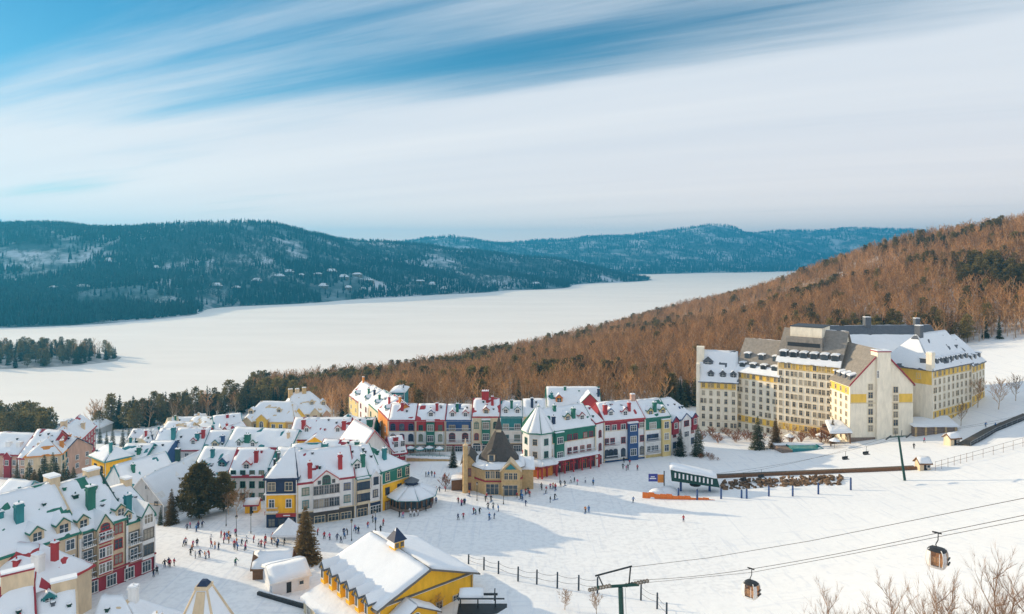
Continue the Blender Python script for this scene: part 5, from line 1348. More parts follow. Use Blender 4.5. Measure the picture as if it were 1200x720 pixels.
# ================================================================ vegetation
BARK = M('pale_bark', (0.52, 0.38, 0.26), 0.9, 0.3, 1.2, rand=0.35)
BARKD = M('dark_bark', (0.12, 0.085, 0.06), 0.9, 0.3, 1.2)
TWIG = translucent(M('bare_twigs', (0.46, 0.25, 0.10), 0.9, 0.35, 0.25, rand=0.45), .3)
TWIGN = M('near_twigs', (0.30, 0.19, 0.125), 0.9, 0.25, 1.0, rand=0.15)
NEEDLE = translucent(M('spruce_needles', (0.078, 0.090, 0.046), 0.85, 0.45, 0.7, rand=0.5), .35)
NEEDLEW = translucent(M('sunlit_cedar_needles', (0.20, 0.125, 0.04), 0.85, 0.4, 0.8, rand=0.3), .35)  # golden sunlight put into the needle colour
PINEN = translucent(M('pine_needles', (0.20, 0.155, 0.052), 0.85, 0.45, 0.6, rand=0.4), .42)
FARCON = M('hazed_far_conifer', (0.008, 0.042, 0.055), 0.9, 0.4, 0.2, rand=0.5)  # teal of distant haze put into the needle colour
FARDEC = M('hazed_far_bare_trees', (0.030, 0.085, 0.105), 0.9, 0.3, 0.2, rand=0.45)  # haze blue put into the bare tree colour, beyond the haze box
SHRUBR = M('reddish_twigs', (0.30, 0.13, 0.06), 0.9, 0.3, 1.0)

def sliver(mb, p, q, w, r):
    d = (q - p)
    a = d.cross(Vector((r.uniform(-1, 1), r.uniform(-1, 1), r.uniform(-1, 1))))
    if a.length < 1e-6: return
    a = a.normalized() * w
    mb.poly([p - a, p + a, q])
def deciduous(seed, h=14.0, limbs=9, subs=4, twigs=6, tw=.05, bark=BARK, twig=TWIG, low=.3, spread=.32, lean=.03, stems=1, upr=(.7, 1.5)):
    r = random.Random(seed)
    tr, cr = MB().mat(bark), MB().mat(twig)
    for s in range(stems):
        p = Vector((r.uniform(-.3, .3) * (stems > 1), r.uniform(-.3, .3) * (stems > 1), -.6))
        hh = h * (1 if s == 0 else r.uniform(.7, .95))
        dirv = Vector((r.uniform(-1, 1) * (lean + .22 * (stems > 1)), r.uniform(-1, 1) * (lean + .22 * (stems > 1)), 1)).normalized()
        segs = 6; pts = [p]
        for k in range(segs):
            dirv = (dirv + Vector((r.uniform(-.08, .08), r.uniform(-.08, .08), .05))).normalized()
            p = p + dirv * (hh * .92 / segs); pts.append(p)
        R0 = .0155 * h
        for k in range(segs):
            tr.tube(pts[k], pts[k + 1], R0 * (1 - k / segs * .9), R0 * (1 - (k + 1) / segs * .9), 5, False)
        nl = max(3, limbs // stems)
        for k in range(nl):
            t = low + (1 - low) * (k + r.random() * .8) / nl
            f = min(t, .98) * segs; i = min(int(f), segs - 1)
            b0 = pts[i].lerp(pts[i + 1], f - i)
            az = k * 2.4 + r.uniform(-.5, .5); up = r.uniform(*upr)
            ln = h * spread * (1.15 - .75 * (t - low) / (1 - low)) * r.uniform(.75, 1.1)
            d = Vector((math.cos(az), math.sin(az), up)).normalized()
            mid = b0 + d * ln * .55; d2 = (d + Vector((0, 0, .35))).normalized(); end = mid + d2 * ln * .5
            rr = R0 * .42 * (1.1 - t * .6)
            tr.tube(b0, mid, rr, rr * .6, 3, False); tr.tube(mid, end, rr * .6, rr * .15, 3, False)
            for j in range(subs):
                tt = (j + .6 + r.random() * .4) / (subs + .4)
                q0 = b0.lerp(mid, tt / .55) if tt < .55 else mid.lerp(end, (tt - .55) / .45)
                dd = (d2 + Vector((r.uniform(-.9, .9), r.uniform(-.9, .9), r.uniform(-.1, .7)))).normalized()
                sl = ln * r.uniform(.3, .5)
                q1 = q0 + dd * sl
                sliver(cr, q0, q1, tw * 1.5, r)
                for _ in range(twigs):
                    e = q0.lerp(q1, r.uniform(.15, 1))
                    ed = (dd + Vector((r.uniform(-.8, .8), r.uniform(-.8, .8), r.uniform(-.2, .9)))).normalized()
                    sliver(cr, e, e + ed * sl * r.uniform(.5, .9), tw, r)
    return tr, cr
def spruce(seed, h=12.0, R=2.6, whorls=15, br=9, mat=NEEDLE, ragged=.25, base=.06, sprays=1):
    r = random.Random(seed)
    tr, cr = MB().mat(BARKD), MB().mat(mat)
    tr.tube((0, 0, -.6), (0, 0, h * .5), h * .014, h * .009, 6, False); tr.tube((0, 0, h * .5), (0, 0, h * .98), h * .009, h * .001, 5, False)
    for k in range(whorls):
        t = base + (1 - base) * (k / whorls)
        z = h * t
        rad_ = R * (1 - t) ** .85 * r.uniform(1 - ragged, 1 + ragged * .6) + .12
        for j in range(br):
            if r.random() < .07: continue
            az = 2 * math.pi * (j + r.random() * .7) / br + k
            ln = rad_ * r.uniform(.72, 1.12)
            droop = r.uniform(.12, .38) * ln
            d = Vector((math.cos(az), math.sin(az), 0)); n = Vector((-d.y, d.x, 0))
            zz = z + r.uniform(-.5, .5) * h / whorls
            w = ln * r.uniform(.26, .40) + .1
            p0 = Vector((0, 0, zz + .1 * ln)); m = d * ln * .55 + Vector((0, 0, zz - droop * .35)); e = d * ln + Vector((0, 0, zz - droop))
            if sprays <= 1:
                cr.poly([p0, m - n * w, e]); cr.poly([p0, e, m + n * w])
                cr.poly([m - n * w * .9, m + n * w * .9, m - Vector((0, 0, .35 * w + .2)) + d * .3])
            else:
                for s in range(sprays):
                    u = .18 + .82 * (s + r.random() * .6) / sprays
                    c = p0.lerp(m, u / .55) if u < .55 else m.lerp(e, (u - .55) / .45)
                    for sg in (-1, 1):
                        f = (d * r.uniform(.4, .9) + n * sg * r.uniform(.5, 1) + Vector((0, 0, r.uniform(-.5, .15)))).normalized()
                        l2 = ln * .34 * r.uniform(.7, 1.2) * (1.15 - u * .5) + .12
                        q = c + f * l2
                        sd = f.cross(Vector((0, 0, 1))).normalized() * l2 * .28
                        cr.poly([c, c + f * l2 * .5 - sd, q, c + f * l2 * .5 + sd])
    cr.poly([(-.1, 0, h * .93), (.1, 0, h * .93), (0, 0, h * 1.02)])
    return tr, cr
def pine(seed, h=14.0, R=3.0, clumps=60, blades=12, mat=PINEN, low=.35, csize=1.0, flat=.6):
    r = random.Random(seed)
    tr, cr = MB().mat(BARKD), MB().mat(mat)
    bend = Vector((r.uniform(-.4, .4), r.uniform(-.4, .4), 0))
    tr.tube((0, 0, -.6), Vector((0, 0, h * .5)) + bend * .5, h * .016, h * .011, 6, False); tr.tube(Vector((0, 0, h * .5)) + bend * .5, Vector((0, 0, h * .95)) + bend, h * .011, h * .002, 5, False)
    for k in range(clumps):
        t = low + (1 - low) * ((k + r.random()) / clumps)
        z = h * t
        s = (t - low) / (1 - low)
        rr = R * (min(1, s * 3.2 + .35)) * (1 - s ** 2.2) ** .6
        az = k * 2.399 + r.uniform(-.4, .4); q = rr * math.sqrt(r.uniform(.15, 1.0))
        c = Vector((math.cos(az) * q, math.sin(az) * q, z + r.uniform(-.4, .4)))
        if r.random() < .35: tr.tube((0, 0, z - q * .25), c, .06, .02, 3, False)
        cs = csize * r.uniform(.6, 1.25)
        for _ in range(blades):
            v = Vector((r.gauss(0, 1), r.gauss(0, 1), r.gauss(0, flat))).normalized()
            o = c + Vector((v.x * cs, v.y * cs, v.z * cs * flat)) * r.uniform(.2, .8)
            e = o + (v + Vector((0, 0, .25))).normalized() * cs * r.uniform(.45, .8)
            sd = v.cross(Vector((r.uniform(-1, 1), r.uniform(-1, 1), r.uniform(-1, 1)))).normalized() * cs * .24
            cr.poly([o - sd, o + sd, e])
    return tr, cr
def proto(pair):
    return pair[0].mesh('trunk'), pair[1].mesh('crown')
DEC = [proto(deciduous(10 + k, 14, 10, 4, 6, .055)) for k in range(6)]
SPR = [proto(spruce(30 + k, 12, 2.5 + .25 * k)) for k in range(4)]
PIN = [proto(pine(50 + k, 14, 2.9 + .3 * k, 85, 13, PINEN, .12 + .05 * k, 1.15)) for k in range(4)]
TREE_N = 0
SIZE = {}
def tree(kind, pos, scale, label, group, name, rz=None, sxy=1.0):
    tr, cr = kind
    if label == group or group == 'trees on the island':   # large sets: tell tall, middling and short ones apart
        if cr.name not in SIZE: SIZE[cr.name] = max(v.co.z for v in cr.vertices)
        top = SIZE[cr.name] * scale
        w_ = 'broad ' if sxy > 1.12 else 'slim ' if sxy < .97 else ''
        label = ('tall ' if top > 13.5 else 'short ' if top < 9.5 else 'mid sized ') + w_ + label
    e = thing(name, label, 'tree', pos, RND.uniform(0, 6.28) if rz is None else rz, group)
    e.scale = (scale * sxy, scale * sxy, scale)
    link('trunk', tr, e); link('crown', cr, e)
    return e

# ---- named single trees
def at_ground(px, py):
    return G(px, py)
HI_SPR = proto(spruce(77, 12, 2.9, 30, 14, NEEDLEW, .2, .05, 4))
HI_SPR2 = proto(spruce(78, 12, 2.7, 26, 12, NEEDLE, .25, .05, 4))
HI_CED = proto(pine(79, 12, 4.6, 330, 20, PINEN, .10, 1.0, .8))
HI_CED2 = proto(pine(80, 10, 3.2, 180, 18, PINEN, .12, .9, .8))
def single(kind, px, py, hm, href, label, name, sxy=1.0, group=None, Y=None):
    p = G(px, py) if Y is None else Vector((*XY(px, Y), gz(XY(px, Y))))
    return tree(kind, p - Vector((0, 0, .1)), hm / href, label, group, name, None, sxy)
single(HI_SPR, 358, 659, 12.0, 12, 'golden sunlit spruce on the plaza behind the low sheds', 'spruce_tree', 1.25)
single(HI_CED, 233, 607, 13.5, 12, 'big round dark pine in front of the long grey roofed house', 'pine_tree')
single(HI_CED2, 262, 600, 10.0, 10, 'smaller pine leaning against the big round pine', 'pine_tree')
single(HI_SPR, 201, 600, 9.0, 12, 'slim brownish spruce by the end of the grey barn', 'spruce_tree', .95, Y=171)
single(HI_SPR2, 188, 600, 4.6, 12, 'tiny dark spruce against the grey barn wall', 'spruce_tree', .8, Y=171)
single(HI_SPR2, 797, 534, 9.0, 12, 'dark spruce nearer the pale yellow house of the ski run row', 'spruce_tree', 1.1)
single(HI_SPR2, 818, 534, 10.4, 12, 'taller dark spruce at the outer end of the ski run row', 'spruce_tree', 1.15)
single(HI_SPR2, 888, 527, 11.5, 12, 'dense spruce before the hotel front beside the pool', 'spruce_tree', 1.2)
single(HI_SPR, 909, 526, 10.5, 12, 'brownish spruce between the dense spruce and the pool', 'spruce_tree', 1.1)
single(HI_SPR, 976, 520, 9.5, 12, 'narrow golden cedar at the hotel porch', 'cedar_tree', .62)
single(HI_SPR2, 531, 548, 7.0, 12, 'small spruce left of the stone lodge', 'spruce_tree', 1.1)
single(HI_SPR, 604, 514, 9.0, 12, 'golden larch standing before the teal town house', 'larch_tree', .7)
single(HI_SPR, 597, 512, 8.0, 12, 'slender golden larch beside the stone spire', 'larch_tree', .6)
single(HI_SPR2, 608, 470, 14.5, 12, 'tall dark spruce rising behind the terrace', 'spruce_tree', .85, Y=300)
single(HI_SPR2, 20, 575, 9.5, 12, 'dark spruce before the brick brown house', 'spruce_tree', .9)
single(HI_SPR2, 62, 575, 12.5, 12, 'tall dark spruce group leader below the dusty brown house', 'spruce_tree', 1.0)
single(HI_SPR, 58, 592, 9.0, 12, 'rusty brown spruce below the dusty brown house', 'spruce_tree', .8)
single(HI_SPR2, 75, 575, 9.5, 12, 'dark spruce between the yellow row and the beige block', 'spruce_tree', .9)
single(HI_SPR2, 46, 580, 8.5, 12, 'bushy dark spruce by the small dark cabin', 'spruce_tree', 1.3)
for k, (px, py, hm, kd) in enumerate([(34, 578, 10, 0), (40, 584, 9, 1), (52, 572, 11, 0), (66, 582, 11, 0), (70, 588, 9, 1), (80, 580, 8, 0), (27, 588, 8, 1), (86, 572, 7, 0)]):
    single(HI_SPR if kd else HI_SPR2, px, py, hm, 12, ('rusty ' if kd else 'dark ') + 'spruce in the thicket between the dusty brown house and the beige block', 'spruce_tree', 1.35, 'spruce thicket behind the beige block')
for k, (px, py, hm) in enumerate([(117, 520, 8), (132, 522, 8.5), (144, 524, 9), (151, 524, 9), (125, 521, 6.5)]):
    single(HI_SPR2, px, py, hm, 12, 'young spruce in the row along the lakeside lane', 'spruce_tree', .85, 'young spruces along the lane')
def near_bush(seed, h, **kw):
    return proto(deciduous(seed, h, **kw))
BUSHR = near_bush(5, 4, limbs=12, subs=6, twigs=8, tw=.04, twig=SHRUBR, low=.15, spread=.5)
single(BUSHR, 523, 573, 4.6, 4, 'small reddish bare tree beside the stone lodge', 'bare_tree')
PLZT = near_bush(6, 8, limbs=14, subs=6, twigs=8, tw=.03, low=.25, spread=.42)
for k, (px, py, hm) in enumerate([(278, 606, 7), (268, 604, 6), (289, 598, 6)]):
    single(PLZT, px, py, hm, 8, 'bare street tree before the grey white houses', 'bare_tree', 1.0, 'bare street trees by the grey white houses')
for k, (px, py, hm) in enumerate([(1146, 478, 11), (1170, 480, 11.5), (1190, 470, 10)]):
    single(PLZT, px, py, hm, 8, 'bare tree on the bank right of the hotel', 'bare_tree', .9, 'bare trees right of the hotel')
single(PLZT, 1126, 500, 8.5, 8, 'bare tree before the low stone link of the hotel', 'bare_tree', .8)
ROUND = proto(pine(81, 4, 2.0, 90, 16, NEEDLEW, .05, .6, .8))
for k, (px, py, hm) in enumerate([(1035, 506, 3.6), (1045, 506, 4.0), (1053, 506, 3.0), (1066, 504, 3.2), (1085, 502, 3.4), (1077, 503, 2.4)]):
    single(ROUND, px, py, hm, 4, 'rounded evergreen shrub at the foot of the hotel gable', 'evergreen_shrub', 1.1, 'rounded shrubs at the hotel gable')['category'] = 'shrub'
for k, (px, py, hm, s) in enumerate([(870, 500, 9, 0), (876, 502, 8, 0), (856, 500, 7, 0), (924, 512, 6, 0), (940, 510, 5, 0), (845, 505, 5, 0)]):
    single(BUSHR if k > 2 else PLZT, px, py, hm, 4 if k > 2 else 8, 'leafless garden tree along the hotel front', 'bare_tree', .7, 'garden trees along the hotel front')
for k in range(40):
    px = 822 + k * 3.8 + RND.uniform(-3, 3); py = 515 + RND.uniform(-8, 6) + (k > 12) * 2
    single(BUSHR, px, py, RND.uniform(2.2, 4.4), 4, 'low reddish garden shrub along the hotel front', 'garden_shrub', 1.4, 'garden shrubs along the hotel front')['category'] = 'shrub'
for k in range(16):
    px = RND.uniform(0, 40); py = 590 + RND.uniform(-12, 8)
    single(BUSHR, px, py, RND.uniform(2.0, 3.4), 4, 'orange leafless shrub round the small dark cabin', 'garden_shrub', 1.3, 'orange shrubs round the dark cabin')['category'] = 'shrub'
for k in range(10):
    px = 834 + RND.uniform(-16, 10); py = 536 + RND.uniform(-5, 4)
    single(BUSHR, px, py, RND.uniform(1.0, 1.8), 4, 'low brown shrub right of the two dark spruces', 'garden_shrub', 1.4, 'low shrubs right of the spruces')['category'] = 'shrub'

# ---- near bare trees of the slope, bottom right
NEARB = [near_bush(200 + k, 12, limbs=30, subs=8, twigs=10, tw=.010, bark=TWIGN, twig=TWIGN, low=.25, spread=.36, stems=2, upr=(.45, 1.3)) for k in range(4)]
k = 0
for px, Y, top in [(1010, 66, 664)  , (1060, 70, 682), (1118, 64, 678), (1160, 62, 660), (1200, 60, 654), (1230, 60, 660), (1092, 60, 700), (975, 72, 684), (1140, 56, 680), (1180, 54, 672), (1215, 54, 668), (1035, 62, 698)]:
    c = XY(px, Y); z0 = gz(c); zt = CAMZ - (top - HORY) / FPX * Y
    hh = max(3.0, zt - z0)
    tree(NEARB[k % 4], (c.x, c.y, z0 - .2), hh / 12, 'multi stemmed bare shrub tree on the slope below the gondola', 'bare shrub trees on the gondola slope', 'bare_tree', None, .8); k += 1
for k, (px, py, hm) in enumerate([(488, 716, 3.6), (496, 718, 3.2), (505, 720, 3.0), (480, 722, 3.0), (515, 716, 3.0)]):
    single(PLZT, px, py, hm, 8, 'bare shrub before the yellow lodge gable', 'garden_shrub', 1.2, 'bare shrubs before the yellow lodge')['category'] = 'shrub'
single(PLZT, 662, 716, 3.4, 8, 'dry bare bush left of the lift tower', 'garden_shrub', 1.5)['category'] = 'shrub'
single(PLZT, 699, 722, 4.2, 8, 'pale leafless sapling beside the lift tower', 'bare_tree', 1.1)

# ---- lakeside pines (individuals)
lk = random.Random(3)
G_LAKE = 'evergreens along the lake shore'
def lake_tree(px, py, hm, kind, nm, lab):
    single(kind, px, py, hm, 14 if kind in PIN else 12, lab, nm, lk.uniform(.85, 1.15), lab)
for k in range(50):
    px = lk.uniform(-30, 62); py = 518 + lk.uniform(-14, 10) - px * .03
    lake_tree(px, py, lk.uniform(11, 17), PIN[k % 4], 'pine_tree', 'shaggy sunlit pine in the grove left of the village by the lake')
for px, py, hm in [(66, 508, 11.5), (85, 504, 6), (101, 500, 5)]:
    lake_tree(px, py, hm, SPR[0], 'spruce_tree', 'lone spruce beside the lakeside grove')
for k in range(16):
    px = lk.uniform(112, 166); py = 503 + lk.uniform(-4, 5)
    lake_tree(px, py, lk.uniform(12, 19) if px > 125 else lk.uniform(8, 12), PIN[k % 4] if k % 3 else SPR[k % 4], 'pine_tree', 'tall dark pine in the clump at the head of the lane')
for k in range(7):
    px = lk.uniform(100, 126); py = 500 + lk.uniform(-3, 3)
    lake_tree(px, py, lk.uniform(8, 14), DEC[k % 6], 'bare_tree', 'leafless tree beside the clump at the head of the lane')
for k in range(120):
    px = 165 + 185 * k / 120 + lk.uniform(-3, 3); py = np.interp(px, [165, 250, 350], [497, 486, 474]) + lk.uniform(-7, 5)
    lake_tree(px, py, lk.uniform(8, 18), (SPR + PIN)[lk.randrange(8)], 'pine_tree', 'dark evergreen in the belt between the chateau inn and the lake')
for k in range(40):
    px = lk.uniform(160, 400); py = np.interp(px, [165, 250, 350, 400], [499, 489, 477, 470]) + lk.uniform(-4, 5)
    lake_tree(px, py, lk.uniform(9, 14), DEC[k % 6], 'bare_tree', 'brown leafless tree in the belt between the chateau inn and the lake')

# ---- island trees
isr = random.Random(9)
n = 0
while n < 285:
    x, y = isr.uniform(-545, -372), isr.uniform(588, 692)
    if island_h(x, y) < .5: continue
    kind = isr.choice(PIN + SPR + SPR + DEC[:2])
    tree(kind, (x, y, min(5, island_h(x, y)) - .3), isr.uniform(.8, 1.2), ('shaggy pine' if kind in PIN else 'pointed spruce' if kind in SPR else 'leafless tree') + ' on the wooded island in the frozen lake', 'trees on the island', 'island_tree', None, isr.uniform(.9, 1.25))
    n += 1

# ---- woodland on the hill: the nearest trees singly, the rest as one mass per kind
def points_mass(name, label, cat, pts, protos, scales, rots, picks):
    col = bpy.data.collections.new(name + '_kinds')
    for k, me in enumerate(protos):
        o = bpy.data.objects.new('%s_kind_%02d' % (name, k), me); col.objects.link(o)
    me = bpy.data.meshes.new(name); me.from_pydata([tuple(p) for p in pts], [], [])
    for an, ty, dat in (('scl', 'FLOAT', scales), ('rot', 'FLOAT', rots), ('pick', 'INT', picks)):
        a = me.attributes.new(an, ty, 'POINT'); a.data.foreach_set('value', np.array(dat, np.float32 if ty == 'FLOAT' else np.int32))
    ob = link(name, me); tag(ob, label, cat, None, 'stuff')
    ng = bpy.data.node_groups.new(name, 'GeometryNodeTree')
    ng.interface.new_socket('Geometry', in_out='INPUT', socket_type='NodeSocketGeometry'); ng.interface.new_socket('Geometry', in_out='OUTPUT', socket_type='NodeSocketGeometry')
    N = ng.nodes.new; Lk = ng.links.new
    gi, go, mp, ip, ci = N('NodeGroupInput'), N('NodeGroupOutput'), N('GeometryNodeMeshToPoints'), N('GeometryNodeInstanceOnPoints'), N('GeometryNodeCollectionInfo')
    ci.inputs['Collection'].default_value = col; ci.inputs['Separate Children'].default_value = True; ci.inputs['Reset Children'].default_value = True
    def attr(n_, ty):
        a = N('GeometryNodeInputNamedAttribute'); a.data_type = ty; a.inputs['Name'].default_value = n_
        return a.outputs['Attribute']
    cx = N('ShaderNodeCombineXYZ'); Lk(attr('rot', 'FLOAT'), cx.inputs['Z'])
    er = N('FunctionNodeEulerToRotation'); Lk(cx.outputs[0], er.inputs[0])
    Lk(gi.outputs[0], mp.inputs[0]); Lk(mp.outputs[0], ip.inputs['Points']); Lk(ci.outputs[0], ip.inputs['Instance'])
    ip.inputs['Pick Instance'].default_value = True
    Lk(attr('pick', 'INT'), ip.inputs['Instance Index']); Lk(er.outputs[0], ip.inputs['Rotation']); Lk(attr('scl', 'FLOAT'), ip.inputs['Scale'])
    Lk(ip.outputs[0], go.inputs[0])
    md = ob.modifiers.new('scatter', 'NODES'); md.node_group = ng
    return ob
def joined(pair, name):
    """trunk and crown of one tree as a single mesh for the far mass"""
    out = MB()
    for me in pair:
        out.mat(me.materials[0])
        out.faces([v.co[:] for v in me.vertices], [tuple(p.vertices) for p in me.polygons])
    return out.mesh(name)
fr = random.Random(21)
cand = []
for _ in range(150000):
    y = math.exp(fr.uniform(math.log(285), math.log(1250)))
    px = fr.uniform(240, 1420)
    x = (px - 600) / FPX * y
    cand.append((x, y))
cand = np.array(cand); hh = HN(cand)
keep, cell = [], {}
for (x, y), z in zip(cand, hh):
    if z < .6: continue
    m = forest_mask(x, y)
    if fr.random() > m: continue
    clr = mnoise.noise(Vector((x / 38, y / 38, 7.7)))
    px = 600 + 800 * x / y
    if clr > .52 and fr.random() < .6: continue
    if px > 950 and y < 400 and fr.random() < .25: continue
    sp = 3.6 if y < 650 else 4.3
    key = (int(x / sp), int(y / sp))
    if key in cell: continue
    cell[key] = 1
    keep.append((x, y, z))
keep.sort(key=lambda p: p[1])
con_pts, dec_pts = [], []
for x, y, z in keep:
    px = 600 + 800 * x / y
    c = mnoise.noise(Vector((x / 55, y / 55, 1.1))) + .35 * mnoise.noise(Vector((x / 13, y / 13, 3)))
    shore = 1 if (z < 14 and px < 900) else 0
    thr = .42 - .30 * shore - (.06 if px > 1100 else 0)
    (con_pts if c > thr or fr.random() < .045 else dec_pts).append((x, y, z))
LABD = 'leafless orange brown tree at the near edge of the woods'
LABC = 'dark spruce scattered in the near edge of the woods'
nd = min(230, len(dec_pts)); nc = min(120, len(con_pts))
for k, (x, y, z) in enumerate(dec_pts[:nd]):
    tree(DEC[k % 6], (x, y, z - .2), fr.uniform(.65, 1.2), LABD, LABD, 'woodland_tree', None, fr.uniform(.9, 1.3))
for k, (x, y, z) in enumerate(con_pts[:nc]):
    kk = SPR[k % 4] if k % 3 else PIN[k % 4]
    tree(kk, (x, y, z - .2), fr.uniform(.7, 1.1), LABC, LABC, 'woodland_spruce', None, fr.uniform(.9, 1.2))
rest = dec_pts[nd:]
points_mass('bare_woodland', 'mass of leafless orange brown trees covering the hillside', 'woodland', [(x, y, z - .2) for x, y, z in rest], [joined(p, 'bare_tree_mesh') for p in DEC],
            [fr.uniform(.6, 1.22) for _ in rest], [fr.uniform(0, 6.28) for _ in rest], [fr.randrange(6) for _ in rest])
rest = con_pts[nc:]
points_mass('evergreen_woodland', 'dark evergreens scattered through the hillside woods', 'woodland', [(x, y, z - .2) for x, y, z in rest], [joined(p, 'evergreen_mesh') for p in SPR + PIN],
            [fr.uniform(.65, 1.1) for _ in rest], [fr.uniform(0, 6.28) for _ in rest], [fr.randrange(8) for _ in rest])

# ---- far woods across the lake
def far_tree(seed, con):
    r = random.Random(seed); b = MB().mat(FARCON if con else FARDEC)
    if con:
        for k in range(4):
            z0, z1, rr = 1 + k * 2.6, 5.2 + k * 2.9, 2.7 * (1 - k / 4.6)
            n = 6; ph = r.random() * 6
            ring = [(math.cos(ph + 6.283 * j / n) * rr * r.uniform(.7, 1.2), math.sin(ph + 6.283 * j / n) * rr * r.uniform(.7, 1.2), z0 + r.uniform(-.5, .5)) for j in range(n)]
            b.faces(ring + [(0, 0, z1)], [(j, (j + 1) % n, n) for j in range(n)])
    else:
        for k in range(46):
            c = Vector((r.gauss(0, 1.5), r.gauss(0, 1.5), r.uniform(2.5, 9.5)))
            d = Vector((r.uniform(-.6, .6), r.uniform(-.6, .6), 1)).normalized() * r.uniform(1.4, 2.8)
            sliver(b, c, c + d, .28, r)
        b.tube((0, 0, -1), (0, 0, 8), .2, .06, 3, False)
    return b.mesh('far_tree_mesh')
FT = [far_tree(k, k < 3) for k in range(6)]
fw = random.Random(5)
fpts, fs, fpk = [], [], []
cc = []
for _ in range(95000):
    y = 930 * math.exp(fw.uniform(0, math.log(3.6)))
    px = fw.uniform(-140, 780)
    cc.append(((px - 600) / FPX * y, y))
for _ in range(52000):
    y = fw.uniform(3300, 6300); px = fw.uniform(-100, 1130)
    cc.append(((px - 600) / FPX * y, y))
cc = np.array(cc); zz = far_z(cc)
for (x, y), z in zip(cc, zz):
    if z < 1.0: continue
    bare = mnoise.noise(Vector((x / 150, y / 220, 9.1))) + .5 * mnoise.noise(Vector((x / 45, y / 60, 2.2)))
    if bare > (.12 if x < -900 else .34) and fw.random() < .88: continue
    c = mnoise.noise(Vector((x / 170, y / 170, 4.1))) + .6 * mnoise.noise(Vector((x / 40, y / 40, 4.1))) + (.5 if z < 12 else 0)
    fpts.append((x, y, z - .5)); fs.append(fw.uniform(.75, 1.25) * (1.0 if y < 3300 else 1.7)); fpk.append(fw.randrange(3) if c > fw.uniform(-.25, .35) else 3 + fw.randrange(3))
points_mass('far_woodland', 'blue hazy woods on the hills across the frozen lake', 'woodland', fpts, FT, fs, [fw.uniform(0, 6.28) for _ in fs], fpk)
# ================================================================ ski lift gear, fences, sheds, people
ORNET = M('orange_netting', (0.80, 0.20, 0.04), 0.8, 0.25, 3.0)
POSTB = M('blue_padding', (0.05, 0.09, 0.22), 0.7, 0.2)
POSTD = M('dark_post', (0.045, 0.06, 0.08), 0.7, 0.2)
CABW = M('cabin_white', (0.78, 0.76, 0.74), 0.35, 0.05)
CABG = M('cabin_tinted_glass', (0.05, 0.045, 0.045), 0.08, 0.2, spec=0.8)
CABG.node_tree.nodes['Principled BSDF'].inputs['Alpha'].default_value = 0.28
CABO = M('cabin_orange_seat', (0.80, 0.42, 0.20), 0.6, 0.2)
ROCK = M('brown_rock', (0.19, 0.115, 0.065), 0.9, 0.4, 1.2, 0.5, rand=0.45)
POOL = M('pool_water', (0.02, 0.36, 0.33), 0.15, 0.15, spec=0.6)
BELT = M('conveyor_belt', (0.10, 0.085, 0.07), 0.8, 0.2)
TARP = M('white_canvas', (0.80, 0.81, 0.84), 0.8, 0.05)
CABLE = M('steel_cable', (0.10, 0.09, 0.09), 0.5, 0.1)

def cable(name, label, pts, r=.035, group=None):
    mb = MB().mat(CABLE)
    o = Vector(pts[0])
    for a, b in zip(pts[:-1], pts[1:]):
        mb.tube(Vector(a) - o, Vector(b) - o, r, r, 5, False)
    ob = link(name, mb.mesh(name)); ob.location = o
    return tag(ob, label, 'cable', group)
def sag(a, b, n=16, s=.6):
    a, b = Vector(a), Vector(b)
    return [a.lerp(b, k / n) - Vector((0, 0, s * 4 * (k / n) * (1 - k / n))) for k in range(n + 1)]

# ---- gondola line: rope from the lower tower up the slope past both cabins
g1, g2 = W(880, 667, 78.5), W(1098, 625, 66.0)
dr = (g2 - g1)
def rope_at(t): return g1 + dr * t
tower_head = W(742, 680, 90.0)
up_end = W(1420, 560, 50.0)
cable('gondola_rope', 'steel haul rope carrying the two gondola cabins', sag(tower_head, g1, 8, .25) + sag(g1, g2, 8, .15)[1:] + [W(1200, 604, 61.4), up_end], .03)
cable('gondola_rope', 'second steel rope just below the haul rope of the gondola', [W(748, 684, 90.4), W(881, 671, 79.0), W(1000, 649, 71), W(1200, 609.5, 61.8), W(1420, 566, 50.4)], .025)
cable('gondola_rope', 'upper return rope running above the gondola cabins', [W(738, 665, 91), W(830, 654, 86), W(950, 634, 78), W(1200, 584, 63), W(1420, 534, 52)], .03)

